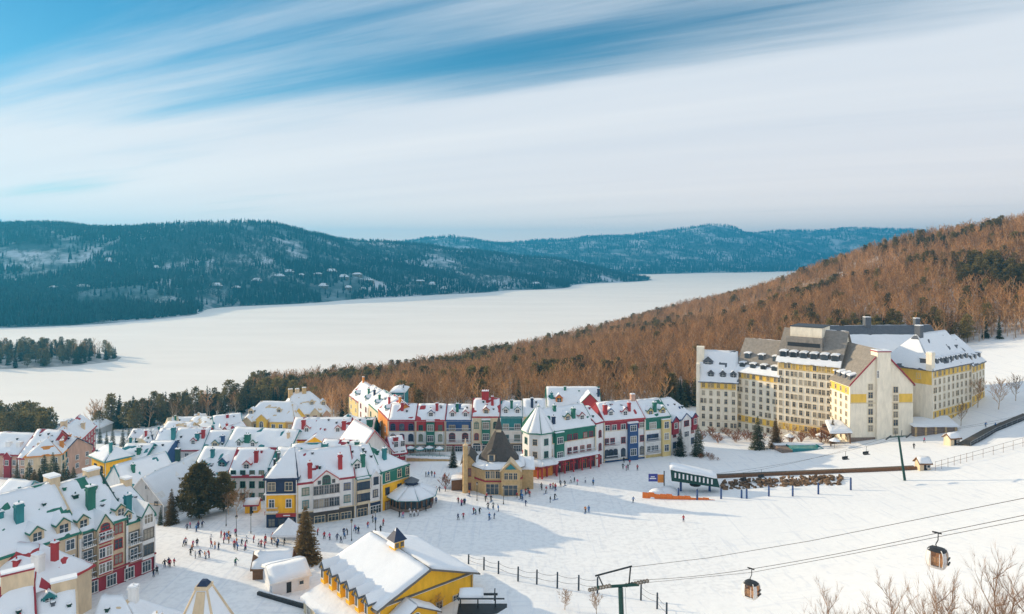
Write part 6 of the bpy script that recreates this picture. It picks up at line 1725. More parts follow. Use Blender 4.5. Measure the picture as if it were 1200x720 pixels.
def gondola(label, grip, rz, tone):
    e = thing('gondola_cabin', label, 'gondola', grip, rz, 'gondola cabins on the rope'); e.scale = (.88, .88, .88)
    hz0 = -1.55                                       # roof level below the grip
    # hanger arm
    hg = MB().mat(DARK).tube((-.45, 0, .05), (.45, 0, .05), .09, .09, 6).tube((.12, 0, .02), (.10, 0, -.75), .055, .055, 6).tube((.10, 0, -.75), (-.12, 0, -1.25), .055, .055, 6).tube((-.12, 0, -1.25), (-.05, 0, hz0 + .06), .06, .06, 6)
    hg.box(-.25, .25, -.09, .09, -.02, .12)
    link('hanger', hg.mesh('hanger'), e)
    # rounded body: stacked loops
    def loop(z, sx, sy, n=20, p=3.2):
        out = []
        for k in range(n):
            a = 2 * math.pi * k / n; c, s = math.cos(a), math.sin(a)
            out.append((abs(c) ** (2 / p) * sx * (1 if c > 0 else -1), abs(s) ** (2 / p) * sy * (1 if s > 0 else -1), z))
        return out
    prof = [(-3.72, .55, .50), (-3.66, .80, .74), (-3.35, .98, .92), (-2.75, 1.08, 1.0), (-2.2, 1.04, .96), (-1.85, .92, .86), (-1.66, .70, .66), (-1.58, .35, .33)]
    L_ = [loop(*p) for p in prof]
    body, glass = MB(), MB()
    n = 20
    for i in range(len(L_) - 1):
        for k in range(n):
            j = (k + 1) % n
            q = [L_[i][k], L_[i][j], L_[i + 1][j], L_[i + 1][k]]
            isg = 1 < i < 5 and (k % 5 not in (2, 3))
            if isg:
                glass.mat(CABG).poly([(p[0] * .992, p[1] * .992, p[2]) for p in q])
            else:
                body.mat(DARK if i >= 5 else CABW).poly([(p[0], p[1], p[2]) for p in q])
    body.mat(CABW).poly(L_[0][::-1]); body.mat(DARK).poly(L_[-1])
    for a in (2, 7, 12, 17):                                # pillars
        for i in range(1, 6):
            body.mat(CABW).tube(Vector(L_[i][a]) * 1.0, Vector(L_[i + 1][a]), .06, .06, 5, False)
    bo = link('cabin_body', smooth(body.mesh('cabin_body')), e)
    link('cabin_glass', smooth(glass.mesh('cabin_glass')), e)
    for s in (-1, 1):
        link('seat', MB().mat(CABO).box(-.75, .75, s * .55 - .2, s * .55 + .2, -3.3, -2.95).box(-.75, .75, s * .78 - .06, s * .78 + .06, -2.94, -2.35).mesh('seat'), e)
        link('door', MB().mat(CABW).box(-.03 + s * .42, .03 + s * .42, -1.02, -.99, -3.4, -1.9).mesh('door'), e)
    link('ski_rack', MB().mat(DARK).box(1.06, 1.2, -.45, .45, -3.1, -2.95).box(1.06, 1.2, -.45, .45, -2.55, -2.45).mesh('ski_rack'), e)
    return e
rzl = math.atan2(dr.y, dr.x)
gondola('gondola cabin with dark tinted windows higher up the rope', g2, rzl, 0)
gondola('gondola cabin with pale glazed side lower down the rope', g1, rzl, 1)

# ---- lift tower at the bottom edge
def lift_tower():
    top = W(727, 688, 90.2)
    gzv = gz(top)
    e = thing('lift_tower', 'dark green lift tower with sheave trains and service frame at the ski run edge', 'lift tower', (top.x, top.y, gzv), 0)
    h = top.z - gzv
    link('post', MB().mat(DKGRN).tube((.5, 0, -1), (0, 0, h), .42, .30, 12).mesh('post'), e)
    a, b = Vector((-3.0, .6, h - .35)), Vector((2.4, -.4, h + .5))
    link('cross_arm', MB().mat(DKGRN).tube(a, b, .2, .2, 8).mesh('cross_arm'), e)
    link('service_frame', MB().mat(DARK).tube((-2.2, .3, h - .1), (-2.9, .3, h + 1.4), .10, .10, 6).tube((1.2, .3, h + .3), (1.4, .3, h + 2.5), .10, .10, 6).tube((-3.3, .3, h + 1.3), (1.6, .3, h + 2.6), .12, .12, 6).mesh('service_frame'), e)
    wh = MB().mat(BRSLATE).tube((0, -.07, 0), (0, .07, 0), .26, .26, 12).mat(STEEL).tube((0, -.1, 0), (0, .1, 0), .1, .1, 8).mesh('sheave')
    d = Vector((dr.x, dr.y, 0)).normalized(); sl = dr.z / Vector((dr.x, dr.y)).length
    for c, n in ((Vector((-2.7, .4, h - .45)), 4), (Vector((2.1, -.35, h + .55)), 4)):
        bm_ = MB().mat(DARK).tube(c - Vector((d.x, d.y, sl)) * 1.5, c + Vector((d.x, d.y, sl)) * 1.5, .1, .1, 6)
        link('sheave_beam', bm_.mesh('sheave_beam'), e)
        for k in range(n * 2):
            o = link('sheave', wh, e); o.location = c + Vector((d.x, d.y, sl)) * (-1.6 + 3.2 * k / (2 * n - 1)) + Vector((0, 0, .12)); o.rotation_euler = (0, 0, rzl)
    link('ladder', MB().mat(STEEL).tube((.75, -.3, -1), (.3, -.3, h), .04, .04, 4).tube((1.05, -.3, -1), (.6, -.3, h), .04, .04, 4).mesh('ladder'), e)
lift_tower()

# ---- second lift: padded posts, terminal canopy, leaning tower, chairs
def terminal():
    a, b = G(789, 581), G(846, 581)
    e = thing('lift_terminal', 'dark green chairlift terminal canopy with snowy top and white window strip', 'lift terminal', a + Vector((0, 2, 0)), math.atan2(b.y - a.y, b.x - a.x)); e.scale = (1, 1.2, 1.25)
    L = (b - a).length
    link('canopy', MB().mat(DKGRN).prism([(0, 0, 2.6), (L, 0, 1.9), (L, 3.4, 1.9), (0, 3.4, 2.6)], [(-.3, -.2, 5.3), (L - .8, .3, 3.9), (L - .8, 3.2, 3.9), (-.3, 3.6, 5.3)]).mesh('canopy'), e)
    link('snow_cover', smooth(MB().mat(SNOW).snow([(-.5, -.4, 5.3), (L - .7, .1, 3.9), (L - .7, 3.4, 3.9), (-.5, 3.8, 5.3)], .5, .02, .8, 3).mesh('snow_cover')), e)
    for k in range(10):
        x = .8 + k * (L - 2) / 10; z = 3.5 - .13 * x * .7
        o = link('window', MB().mat(TARP).prism([(0, -.16, 0), (.42, -.16, -.04), (.42, -.05, -.04), (0, -.05, 0)], [(0, -.24, 1.1), (.42, -.24, 1.04), (.42, -.1, 1.04), (0, -.1, 1.1)]).mesh('window'), e); o.location = (x, 0, z)
    for x in (2.5, L - 2.5): link('post', MB().mat(POSTB).box(x - .3, x + .3, 1.4, 2.0, -1.5, 2.6).mesh('post'), e)
    link('drive_wheel', MB().mat(DARK).tube((L * .5, 1.7, 1.6), (L * .5, 1.7, 1.9), 1.5, 1.5, 18).mesh('drive_wheel'), e)
    c = G(800, 586)
    # orange netting fence and snow heap round the terminal
    f0, f1 = G(753, 584), G(838, 587)
    f = thing('netting_fence', 'orange safety netting fence before the chairlift terminal', 'fence', f0, math.atan2(f1.y - f0.y, f1.x - f0.x))
    Lf = (f1 - f0).length; nb = 12
    for k in range(nb):
        x0, x1 = Lf * k / nb, Lf * (k + 1) / nb
        link('net_panel', MB().mat(ORNET).box(x0, x1 - .04, -.03, .03, -.1, 1.6 + .2 * math.sin(k * 2.1)).mesh('net_panel'), f)
        link('post', MB().mat(WOOD).tube((x0, .06, -.5), (x0, .06, 1.5), .05, .05, 5).mesh('post'), f)
    for k, (px, py, rr) in enumerate([(770, 579, 2.6), (783, 577, 3.0), (765, 582, 1.8)]):
        p = G(px, py); m = MB().mat(SNOW)
        n = 12; rings = [[(math.cos(6.283 * j / n) * rr * q * (1 + .2 * mnoise.noise(Vector((j, i, k)))), math.sin(6.283 * j / n) * rr * q, z) for j in range(n)] for i, (q, z) in enumerate(((1, -.4), (.85, .5), (.5, 1.2), (.12, 1.5)))]
        for i in range(3): m.faces(rings[i] + rings[i + 1], [(j, (j + 1) % n, n + (j + 1) % n, n + j) for j in range(n)])
        m.poly(rings[-1])
        o = link('snow_heap', smooth(m.mesh('snow_heap'))); o.location = p; tag(o, 'rounded heap of cleared snow behind the orange netting', 'snow heap', 'snow heaps behind the netting')
    # banner sign
    p = G(771, 575)
    s = thing('banner_sign', 'blue and orange banner sign on a pole by the chairlift', 'sign', p)
    link('pole', MB().mat(DARK).box(1.6, 1.85, -.12, .12, -.5, 5.4).mesh('pole'), s); link('panel', MB().mat(M('sign_blue', (.06, .07, .30), .6)).box(-2.6, -.1, -.08, .08, 2.5, 4.6).mesh('panel'), s); link('panel', MB().mat(ORANGE).box(-.05, 1.55, -.08, .08, 2.2, 4.4).mesh('panel'), s)
    link('panel_mark', MB().mat(TARP).box(-2.3, -.5, -.11, -.09, 3.2, 3.5).box(-2.0, -.9, -.11, -.09, 3.7, 3.95).mesh('panel_mark'), s)
terminal()
for k, (px, py, hpx) in enumerate([(795, 585, 12), (817, 586, 12), (845, 585, 12), (869, 585, 9), (875, 585, 11), (901, 583, 12), (929, 583, 12), (959, 580, 13), (997, 575, 14)]):
    p = G(px, py); h = hpx * p.y / FPX
    m = MB().mat(POSTB).tube((0, 0, -.5), (0, 0, h), .26, .24, 8).mat(DARK).tube((0, 0, h), (0, 0, h + .2), .12, .1, 8)
    tag(link('padded_post', m.mesh('padded_post'), None, T(p)), 'blue padded safety post along the ski run below the rock bank', 'post', 'blue padded posts below the rock bank')
def tower2():
    base, top = G(1061, 563), None
    top = W(1053, 511, base.y)
    e = thing('lift_tower', 'leaning dark green chairlift tower with cross arm above the conveyor', 'lift tower', base)
    t = top - base
    link('post', MB().mat(DKGRN).tube((0, 0, -1), t, .34, .24, 10).mesh('post'), e)
    link('cross_arm', MB().mat(DKGRN).tube(t + Vector((-2.6, .6, -.6)), t + Vector((2.6, -.6, .2)), .14, .14, 6).mesh('cross_arm'), e)
    for s in (-1, 1):
        c = t + Vector((2.4 * s, -.5 * s, -.2 + .4 * s))
        link('sheave_train', MB().mat(DARK).tube(c - Vector((1.2, 1, .2)), c + Vector((1.2, 1, .2)), .2, .2, 6).mesh('sheave_train'), e)
        link('lifting_frame', MB().mat(DARK).tube(t + Vector((.7 * s, 0, 0)), t + Vector((.9 * s, 0, 1.5)), .07, .07, 5).mesh('lifting_frame'), e)
    L1, L2 = base + t + Vector((-2.4, .5, -.4)), base + t + Vector((2.4, -.5, .3))
    tm = G(835, 578) + Vector((0, 3.5, 3.0)); tm2 = tm + Vector((0, 2.6, 0))
    cable('chairlift_rope', 'chairlift rope sagging from the terminal to the leaning tower', sag(tm, L1, 14, 1.2), .03); cable('chairlift_rope', 'far chairlift rope from the terminal to the leaning tower', sag(tm2, L2, 14, 1.2), .03)
    U1 = W(1260, 478, 190); U2 = W(1265, 470, 194)
    cable('chairlift_rope', 'chairlift rope climbing the slope right of the leaning tower', sag(L1, U1, 10, .8), .03); cable('chairlift_rope', 'far chairlift rope climbing the slope right of the leaning tower', sag(L2, U2, 10, .8), .03)
    for k, (t_, aa, bb, lab) in enumerate([(.80, tm2, L2, 'empty chair hanging on the far rope nearer the leaning tower'), (.70, tm2, L2, 'empty chair hanging on the far rope nearer the rock bank'), (.22, tm, L1, 'empty chair hanging low over the rock bank'), (.30, tm, L1, 'empty chair hanging second above the rock bank')]):
        p = sag(aa, bb, 20, 1.2)[int(t_ * 20)]
        c = thing('lift_chair', lab, 'lift chair', p, .3, 'chairs of the short chairlift')
        link('hanger', MB().mat(DARK).tube((0, 0, 0), (0, .1, -1.4), .05, .05, 5).tube((-.9, .1, -1.4), (.9, .1, -1.4), .05, .05, 5).mesh('hanger'), c)
        link('seat', MB().mat(DARK).box(-.95, .95, -.35, .25, -2.2, -2.08).mesh('seat'), c); link('backrest', MB().mat(DARK).box(-.95, .95, .25, .33, -2.07, -1.45).mesh('backrest'), c)
tower2()

# ---- conveyor lane, rock bank, huts
def strip(name, label, cat, pl, w, h, mat, snow=True, rail=None):
    o0 = Vector(pl[0]); e = thing(name, label, cat, o0)
    for a, b in zip(pl[:-1], pl[1:]):
        a, b = Vector(a) - o0, Vector(b) - o0
        d = (b - a).normalized(); n = Vector((-d.y, d.x, 0)).normalized() * w / 2
        z = Vector((0, 0, h))
        link('side_wall', MB().mat(mat).prism([a - n - z * 2, b - n - z * 2, b - n * .8 - z * 2, a - n * .8 - z * 2], [a - n + z, b - n + z, b - n * .8 + z, a - n * .8 + z]).mesh('side_wall'), e)
        link('belt', MB().mat(BELT).prism([a - n * .78 - z * 2, b - n * .78 - z * 2, b + n - z * 2, a + n - z * 2], [a - n * .78 + z * .4, b - n * .78 + z * .4, b + n + z * .4, a + n + z * .4]).mesh('belt'), e)
        if rail:
            nn = max(1, int((b - a).length / 2.5))
            for k in range(nn + 1):
                p = a.lerp(b, k / nn) - n
                link('rail_post', cached('rp' + name, lambda: MB().mat(rail).tube((0, 0, 0), (0, 0, 1.5), .05, .05, 5).mesh('rail_post')), e, T(p))
            link('rail', MB().mat(rail).tube(a - n + Vector((0, 0, 1.5)), b - n + Vector((0, 0, 1.5)), .05, .05, 5).tube(a - n + Vector((0, 0, .8)), b - n + Vector((0, 0, .8)), .04, .04, 5).mesh('rail'), e)
    return e
strip('conveyor_lane', 'long brown edged conveyor lane above the rock bank', 'conveyor', [G(832, 560), G(900, 557), G(985, 553), G(1072, 549)], 3.0, .9, WOOD)
strip('conveyor_lift', 'dark railed conveyor climbing the slope right of the hotel', 'conveyor', [G(1130, 523), G(1160, 506), G(1205, 488)], 3.4, 1.2, DARK, rail=STEEL)
for k, (pp, lab) in enumerate([([(1096, 552), (1140, 541), (1210, 521)], 'lower slack rope fence on the slope right of the small hut'), ([(1096, 547), (1140, 536), (1210, 515)], 'upper slack rope fence on the slope right of the small hut')]):
    e = None
    P = [G(*q) for q in pp]
    e = thing('rope_fence', lab, 'fence', P[0])
    for a, b in zip(P[:-1], P[1:]):
        n = 6
        for j in range(n):
            q = a.lerp(b, j / n); q.z = gz(q)
            link('stake', cached('stk', lambda: MB().mat(WOOD).tube((0, 0, -.4), (0, 0, 1.4), .05, .04, 5).mesh('stake')), e, T(q - P[0]))
        link('rope', MB().mat(CABLE).tube(a - P[0] + Vector((0, 0, 1.2)), b - P[0] + Vector((0, 0, 1.2)), .04, .04, 4).mesh('rope'), e)
def rocks():
    r = random.Random(4)
    base = G(860, 574)
    e = thing('rock_bank', 'bank of tumbled brown rocks along the foot of the conveyor lane', 'rocks', base)
    ms = []
    for k in range(5):
        v = [Vector((r.uniform(-1, 1), r.uniform(-1, 1), r.uniform(-1, 1))).normalized() * r.uniform(.75, 1.1) for _ in range(14)]
        import bmesh
        bm = bmesh.new()
        for p in v: bm.verts.new(p)
        bmesh.ops.convex_hull(bm, input=bm.verts)
        me = bpy.data.meshes.new('rock'); bm.to_mesh(me); bm.free(); me.materials.append(ROCK); ms.append(me)
    for k in range(290):
        px = 846 + 140 * r.random() ** .95; t = r.random()
        py = (575 - 9 * t) + (px - 846) * -.045
        p = G(px, py)
        s = r.uniform(.35, .75)
        o = link('rock', ms[k % 5], e, T(p - base + Vector((0, 0, .05 + t * .5))) @ RZ(r.uniform(0, 6)) @ Matrix.Diagonal((s * 1.3, s, s * .8, 1)))
rocks()
def shed(name, label, px, py, w, d, h, rise, wall, rz=0.0, trim=WOOD, group=None, door=True, py0=None):
    p = G(px, py)
    A = p; B = p + Vector((math.cos(rz) * w, math.sin(rz) * w, 0))
    b = Bld(name, label, 'shed', (A.x, A.y, p.z), group)
    b.wing((A.x, A.y), (B.x, B.y), d, p.z, p.z + h, p.z + h + rise, wall=wall, trim=trim, ov=.4, snow_th=.4)
    if door:
        b.part('door', MB().mat(DARK).box(w * .38, w * .38 + .9, -.05, .03, 0, min(2.0, h - .2)))
        b.window(w * .78, h * .4, .8, .7, WHITE)
    return b
shed('lift_hut', 'small tan lift hut with snowy roof at the end of the conveyor lane', 1078, 552, 3.0, 2.4, 2.3, 1.1, BEIGE)
shed('lift_hut', 'small cream lift hut at the foot of the railed conveyor', 1114, 523, 3.4, 2.6, 2.4, 1.0, CREAM, .2)
shed('ticket_hut', 'grey hut with blue snowy roof standing on the plaza', 296, 680, 7.2, 5.0, 2.4, 2.2, WOOD, .12)
b = shed('white_shed', 'low white shed under thick snow beside the yellow lodge', 319, 700, 7.0, 8.5, 2.6, 1.4, TARP, .55, WHITE)
shed('kiosk', 'tiny yellow kiosk with snowy roof beside the corner shop', 287, 603, 3.2, 3.0, 2.3, .9, YELLOW, .1, CRIM)
# white peaked marquee
def marquee():
    p = G(338, 634)
    e = thing('marquee_tent', 'white peaked canvas marquee on the plaza by the corner shop', 'tent', p)
    w = 2.9
    sq = lambda r, z: [(-r, -r, z), (r, -r, z), (r, r, z), (-r, r, z)]
    link('canopy', MB().mat(TARP).prism(sq(w, 2.3), sq(w * .45, 3.5)).prism(sq(w * .45, 3.502), sq(.06, 5.2)).mesh('canopy'), e)
    link('valance', MB().mat(TARP).prism(sq(w + .02, 1.9), sq(w + .02, 2.28)).mesh('valance'), e)
    for x, y in sq(w - .15, 0) and [(a, b) for a, b, _ in sq(w - .15, 0)]:
        link('pole', MB().mat(STEEL).tube((x, y, -.3), (x, y, 1.9), .06, .06, 6).mesh('pole'), e)
    link('side_panel', MB().mat(TARP).box(-w + .1, w - .1, w - .14, w - .1, .1, 1.9).mesh('side_panel'), e)
marquee()
# long dark rack beside the yellow lodge
p, q = G(301, 698), G(388, 724)
m = MB().mat(DARK); dv = q - p
e = thing('ski_rack', 'long dark ski rack rail beside the low white shed', 'ski rack', p)
link('beam', MB().mat(DARK).prism([(0, 0, -.4), (dv.x, dv.y, dv.z - .4), (dv.x + .3, dv.y + .7, dv.z - .4), (.3, .7, -.4)], [(0, 0, .55), (dv.x, dv.y, dv.z + .55), (dv.x + .3, dv.y + .7, dv.z + .55), (.3, .7, .55)]).mesh('beam'), e)
link('snow_cap', MB().mat(SNOW).prism([(.2, .45, .552), (dv.x + .2, dv.y + .45, dv.z + .552), (dv.x + .3, dv.y + .7, dv.z + .552), (.3, .7, .552)], [(.2, .45, .7), (dv.x + .2, dv.y + .45, dv.z + .7), (dv.x + .3, dv.y + .7, dv.z + .7), (.3, .7, .7)]).mesh('snow_cap'), e)
# dark frame of a loading station beside the yellow lodge
p = G(560, 716)
e = thing('loading_station', 'dark steel loading frame with snow beside the yellow lodge', 'lift station', p)
for x in (-3, 0, 3):
    link('post', MB().mat(DARK).tube((x, 0, -.6), (x, 0, 2.6), .12, .12, 6).mesh('post'), e)
link('top_frame', MB().mat(DARK).box(-3.4, 3.4, -.2, .2, 2.6, 2.85).box(-3.2, -3.0, -2.5, 1.5, 2.86, 3.0).box(2.8, 3.0, -2.5, 1.5, 2.86, 3.0).box(-3.4, 4.6, -2.4, -2.2, 3.01, 3.2).mesh('top_frame'), e)
link('snow_cap', smooth(MB().mat(SNOW).snow([(-3.2, -1.6, 2.9), (1.0, -1.6, 2.9), (1.0, 1.2, 3.0), (-3.2, 1.2, 3.0)], .3, .02, .7, 1).mesh('snow_cap')), e)
link('deck', MB().mat(DARK).box(-3.4, 5.0, -2.2, 1.2, -.3, .5).mesh('deck'), e)

# ---- fence of tall posts with drooping ropes across the run
fp_ = [(549, 661, 11), (567, 668, 15), (584, 673, 15), (607, 682, 17), (629, 686, 17), (653, 691, 19), (678, 694, 18), (700, 697, 19), (751, 705, 19), (770, 715, 19), (781, 727, 20)]
fpos = [G(a, b_) for a, b_, c in fp_]
f = thing('rope_fence', 'line of tall dark posts with drooping rope net across the ski run', 'fence', fpos[0])
for (a, b_, c), p in zip(fp_, fpos):
    h = c * p.y / FPX
    link('post', MB().mat(POSTD).tube((0, 0, -.5), (.05, 0, h), .17, .15, 8).mesh('post'), f, T(p - fpos[0]))
for i in range(len(fpos) - 1):
    if i == 7: continue
    for hh, s in ((.85, .35), (.45, .25)):
        a = fpos[i] + Vector((0, 0, fp_[i][2] * fpos[i].y / FPX * hh)); b_ = fpos[i + 1] + Vector((0, 0, fp_[i + 1][2] * fpos[i + 1].y / FPX * hh))
        mb = MB().mat(CABLE); pl = [v - fpos[0] for v in sag(a, b_, 6, s)]
        for u, v in zip(pl[:-1], pl[1:]): mb.tube(u, v, .03, .03, 4, False)
        link('rope', mb.mesh('rope'), f)

# ---- hotel pool
p0 = G(942, 527)
e = thing('outdoor_pool', 'turquoise outdoor pool with raised deck before the hotel', 'pool', p0)
link('deck', MB().mat(STONEB).box(-8.5, 8.5, -3.2, 5, -1.5, .5).mesh('deck'), e)
link('snow_cover', smooth(MB().mat(SNOW).snow([(-8.6, 2.4, .5), (8.6, 2.4, .5), (8.6, 5, .6), (-8.6, 5, .6)], .3, .02, 1, 1).mesh('snow_cover')), e)
link('water', MB().mat(POOL).box(-4.8, 5.0, -3.0, 2.3, .5, .62).mesh('water'), e)
link('rim', MB().mat(TEAL).box(-5.0, 5.2, -3.35, -3.02, -.4, 1.0).box(-5.0, -4.82, -3.0, 2.3, .5, 1.0).box(5.02, 5.2, -3.0, 2.3, .5, 1.0).mesh('rim'), e)
for k, (px, py, lab) in enumerate([(925, 520, 'snow topped parasol left of the hotel pool'), (962, 519, 'snow topped parasol right of the hotel pool'), (978, 526, 'low snow topped cabana beside the hotel porch')]):
    p = G(px, py); u = thing('pool_parasol', lab, 'parasol', p, 0, 'parasols round the hotel pool')
    link('pole', MB().mat(WOOD).tube((0, 0, -.4), (0, 0, 2.4), .06, .06, 6).mesh('pole'), u)
    ring = lambda r, z: [(r * math.cos(k * math.pi / 4), r * math.sin(k * math.pi / 4), z) for k in range(8)]
    link('canopy', MB().mat(WOOD).prism(ring(1.9, 2.2), ring(.2, 3.0)).mesh('canopy'), u); link('snow_cap', MB().mat(SNOW).prism(ring(1.8, 2.36), ring(.2, 3.3)).mesh('snow_cap'), u)

# ---- lamp posts
for k, (px, py) in enumerate([(265, 617), (277, 630), (294, 626), (440, 622), (559, 588), (656, 566), (590, 592), (412, 634), (326, 618)]):
    p = G(px, py); e = thing('street_lamp', 'slim dark street lamp on the snowy plaza', 'street lamp', p, 0, 'street lamps on the plaza')
    link('pole', cached('lp', lambda: MB().mat(DARK).tube((0, 0, -.4), (0, 0, 4.2), .08, .05, 8).tube((0, 0, -.2), (0, 0, .5), .16, .12, 8).mesh('pole')), e)
    link('lantern', cached('ln', lambda: MB().mat(CURT).prism([(-.16, -.16, 4.2), (.16, -.16, 4.2), (.16, .16, 4.2), (-.16, .16, 4.2)], [(-.22, -.22, 4.7), (.22, -.22, 4.7), (.22, .22, 4.7), (-.22, .22, 4.7)]).mat(DARK).prism([(-.28, -.28, 4.702), (.28, -.28, 4.702), (.28, .28, 4.702), (-.28, .28, 4.702)], [(-.04, -.04, 5.0), (.04, -.04, 5.0), (.04, .04, 5.0), (-.04, .04, 5.0)]).mesh('lantern')), e)
# lakeside mast
p = G(108, 508); tag(link('lake_mast', MB().mat(DARK).tube((0, 0, -.5), (0, 0, 12), .16, .08, 8).box(-.9, .9, -.05, .05, 10.4, 10.6).mesh('lake_mast'), None, T(p)), 'thin dark utility pole near the frozen shore', 'pole')

# ---- cafe terrace before the terrace row and low wall
p, q = G(474, 541), G(527, 541)
e = thing('terrace_wall', 'low tan stone terrace wall with snowy railing before the terrace houses', 'wall', p, math.atan2(q.y - p.y, q.x - p.x))
L = (q - p).length
link('wall', MB().mat(STONE).box(0, L, 0, .5, -1, 1.3).mesh('wall'), e); link('snow_cap', smooth(MB().mat(SNOW).snow([(-.1, -.1, 1.3), (L + .1, -.1, 1.3), (L + .1, .6, 1.3), (-.1, .6, 1.3)], .35, .02, .8, 2).mesh('snow_cap')), e)
link('railing', MB().mat(TEAL).box(0, L, .6, .66, 2.0, 2.1).mesh('railing'), e)
for k in range(12): link('railing_post', cached('rpp', lambda: MB().mat(TEAL).box(0, .08, .58, .68, 1.2, 2.0).mesh('railing_post')), e, T((L * k / 11.5, 0, 0)))
for k, (px, py) in enumerate([(481, 533), (492, 534), (503, 533), (515, 534), (489, 530), (510, 529)]):
    p = G(px, py); u = thing('cafe_parasol', 'snow dusted blue parasol on the cafe terrace below the terrace houses', 'parasol', p, 0, 'parasols on the cafe terrace')
    link('pole', MB().mat(WOOD).tube((0, 0, -.4), (0, 0, 2.3), .05, .05, 6).mesh('pole'), u)
    ring = lambda r, z: [(r * math.cos(k * math.pi / 4), r * math.sin(k * math.pi / 4), z) for k in range(8)]
    link('canopy', MB().mat(TEAL).prism(ring(1.8, 2.1), ring(.1, 2.8)).mesh('canopy'), u); link('snow_cap', MB().mat(SNOW).prism(ring(1.4, 2.3), ring(.1, 2.95)).mesh('snow_cap'), u)

# ---- chalets on the far shore
fc = random.Random(12)
FARW = M('far_chalet_wall', (0.20, 0.15, 0.11), 0.8, 0.2)
spots = [(95, 340, 26), (60, 342, 14), (126, 309, 16), (182, 318, 14), (8, 342, 10), (252, 338, 22), (276, 341, 14), (300, 333, 18), (325, 327, 22), (338, 322, 18), (352, 326, 16), (372, 325, 22), (388, 321, 20), (402, 328, 20), (418, 325, 22), (432, 332, 18), (378, 338, 16), (408, 341, 18), (425, 343, 14), (492, 333, 16), (506, 336, 14), (520, 341, 14), (628, 336, 18)]
_fy = np.geomspace(900, 3300, 700)
for k, (px, py, wpx) in enumerate(spots):
    xs = (px - 600) / FPX * _fy; zs = CAMZ - (py - HORY) / FPX * _fy
    h = far_z(np.stack([xs, _fy], 1)); hit = np.argmax(zs <= h)
    x, y, z = xs[hit], _fy[hit], max(1, h[hit])
    w = max(9, wpx * y / FPX * fc.uniform(.4, .62)); d = fc.uniform(8, 12)
    lab = 'snow roofed chalet among the woods across the frozen lake'
    b = Bld('lake_chalet', lab, 'chalet', (x, y, z), 'chalets across the lake')
    b.wing((x - w / 2, y), (x + w / 2, y + fc.uniform(-7, 7)), d, z - 2, z + fc.uniform(5, 8), z + fc.uniform(9, 12.5), wall=FARW, trim=SLATE, ov=1.0, snow_th=.5, roof=fc.choice(['gable', 'hip']), hips=(4, 4), rows=[(3.2, 2.2, 2.2, max(2, int(w / 6)), WHITE)])

# ================================================================ people
SKIN = M('skin', (0.48, 0.29, 0.20), 0.6, 0.05)
CLOTH = {n: M('cloth_' + n, c, 0.85, 0.15, 4.0) for n, c in {'red': (.45, .03, .04), 'black': (.016, .016, .02), 'navy': (.02, .035, .11), 'blue': (.04, .16, .40), 'white': (.70, .70, .72), 'green': (.04, .16, .09), 'pink': (.55, .10, .22), 'orange': (.60, .20, .04), 'grey': (.16, .16, .17)}.items()}
def person_mesh(seed, stride, armout, bend=0.0):
    """one skinned figure: joints as edges, a radius each; returns a mesh with slots jacket, trousers, skin, hat, boots"""
    r = random.Random(seed)
    V, E, R = [], [], []
    def v(p, rad_): V.append(Vector(p)); R.append(rad_); return len(V) - 1
    def e(a, b): E.append((a, b))
    pel = v((0, 0, .93), .155); sp = v((0, -.02 - bend * .3, 1.15), .15); ch = v((0, -.03 - bend, 1.36), .175); nk = v((0, -.04 - bend * 1.2, 1.50), .07); hd0 = v((0, -.05 - bend * 1.3, 1.60), .095); hd1 = v((0, -.05 - bend * 1.3, 1.74), .085)
    for a, b in ((pel, sp), (sp, ch), (ch, nk), (nk, hd0), (hd0, hd1)): e(a, b)
    for s in (-1, 1):
        st = stride * s
        hp = v((s * .10, 0, .86), .115); kn = v((s * .12, -st * .55 - .03, .49), .085); an = v((s * .12, -st * .6 + .05 * (1 if st < 0 else 0) + .02, .10), .065); to = v((s * .14, -st * .6 - .17, .05), .055)
        e(pel, hp); e(hp, kn); e(kn, an); e(an, to)
        shd = v((s * .19, -.03 - bend, 1.40), .085); el = v((s * (.27 + armout * .12), -.05 - bend + st * .3, 1.13), .065); wr = v((s * (.25 + armout * .25), -.20 - bend + st * .3, .93), .05); ha = v((s * (.25 + armout * .27), -.25 - bend + st * .3, .85), .045)
        e(ch, shd); e(shd, el); e(el, wr); e(wr, ha)
    me = bpy.data.meshes.new('figure'); me.from_pydata(V, E, [])
    o = bpy.data.objects.new('figure_tmp', me); C.objects.link(o)
    md = o.modifiers.new('s', 'SKIN')
    sv = me.skin_vertices[0].data if me.skin_vertices else None
    if sv is None:
        me.skin_vertices  # layer is made by the modifier
    bpy.context.view_layer.objects.active = o
    return o, R
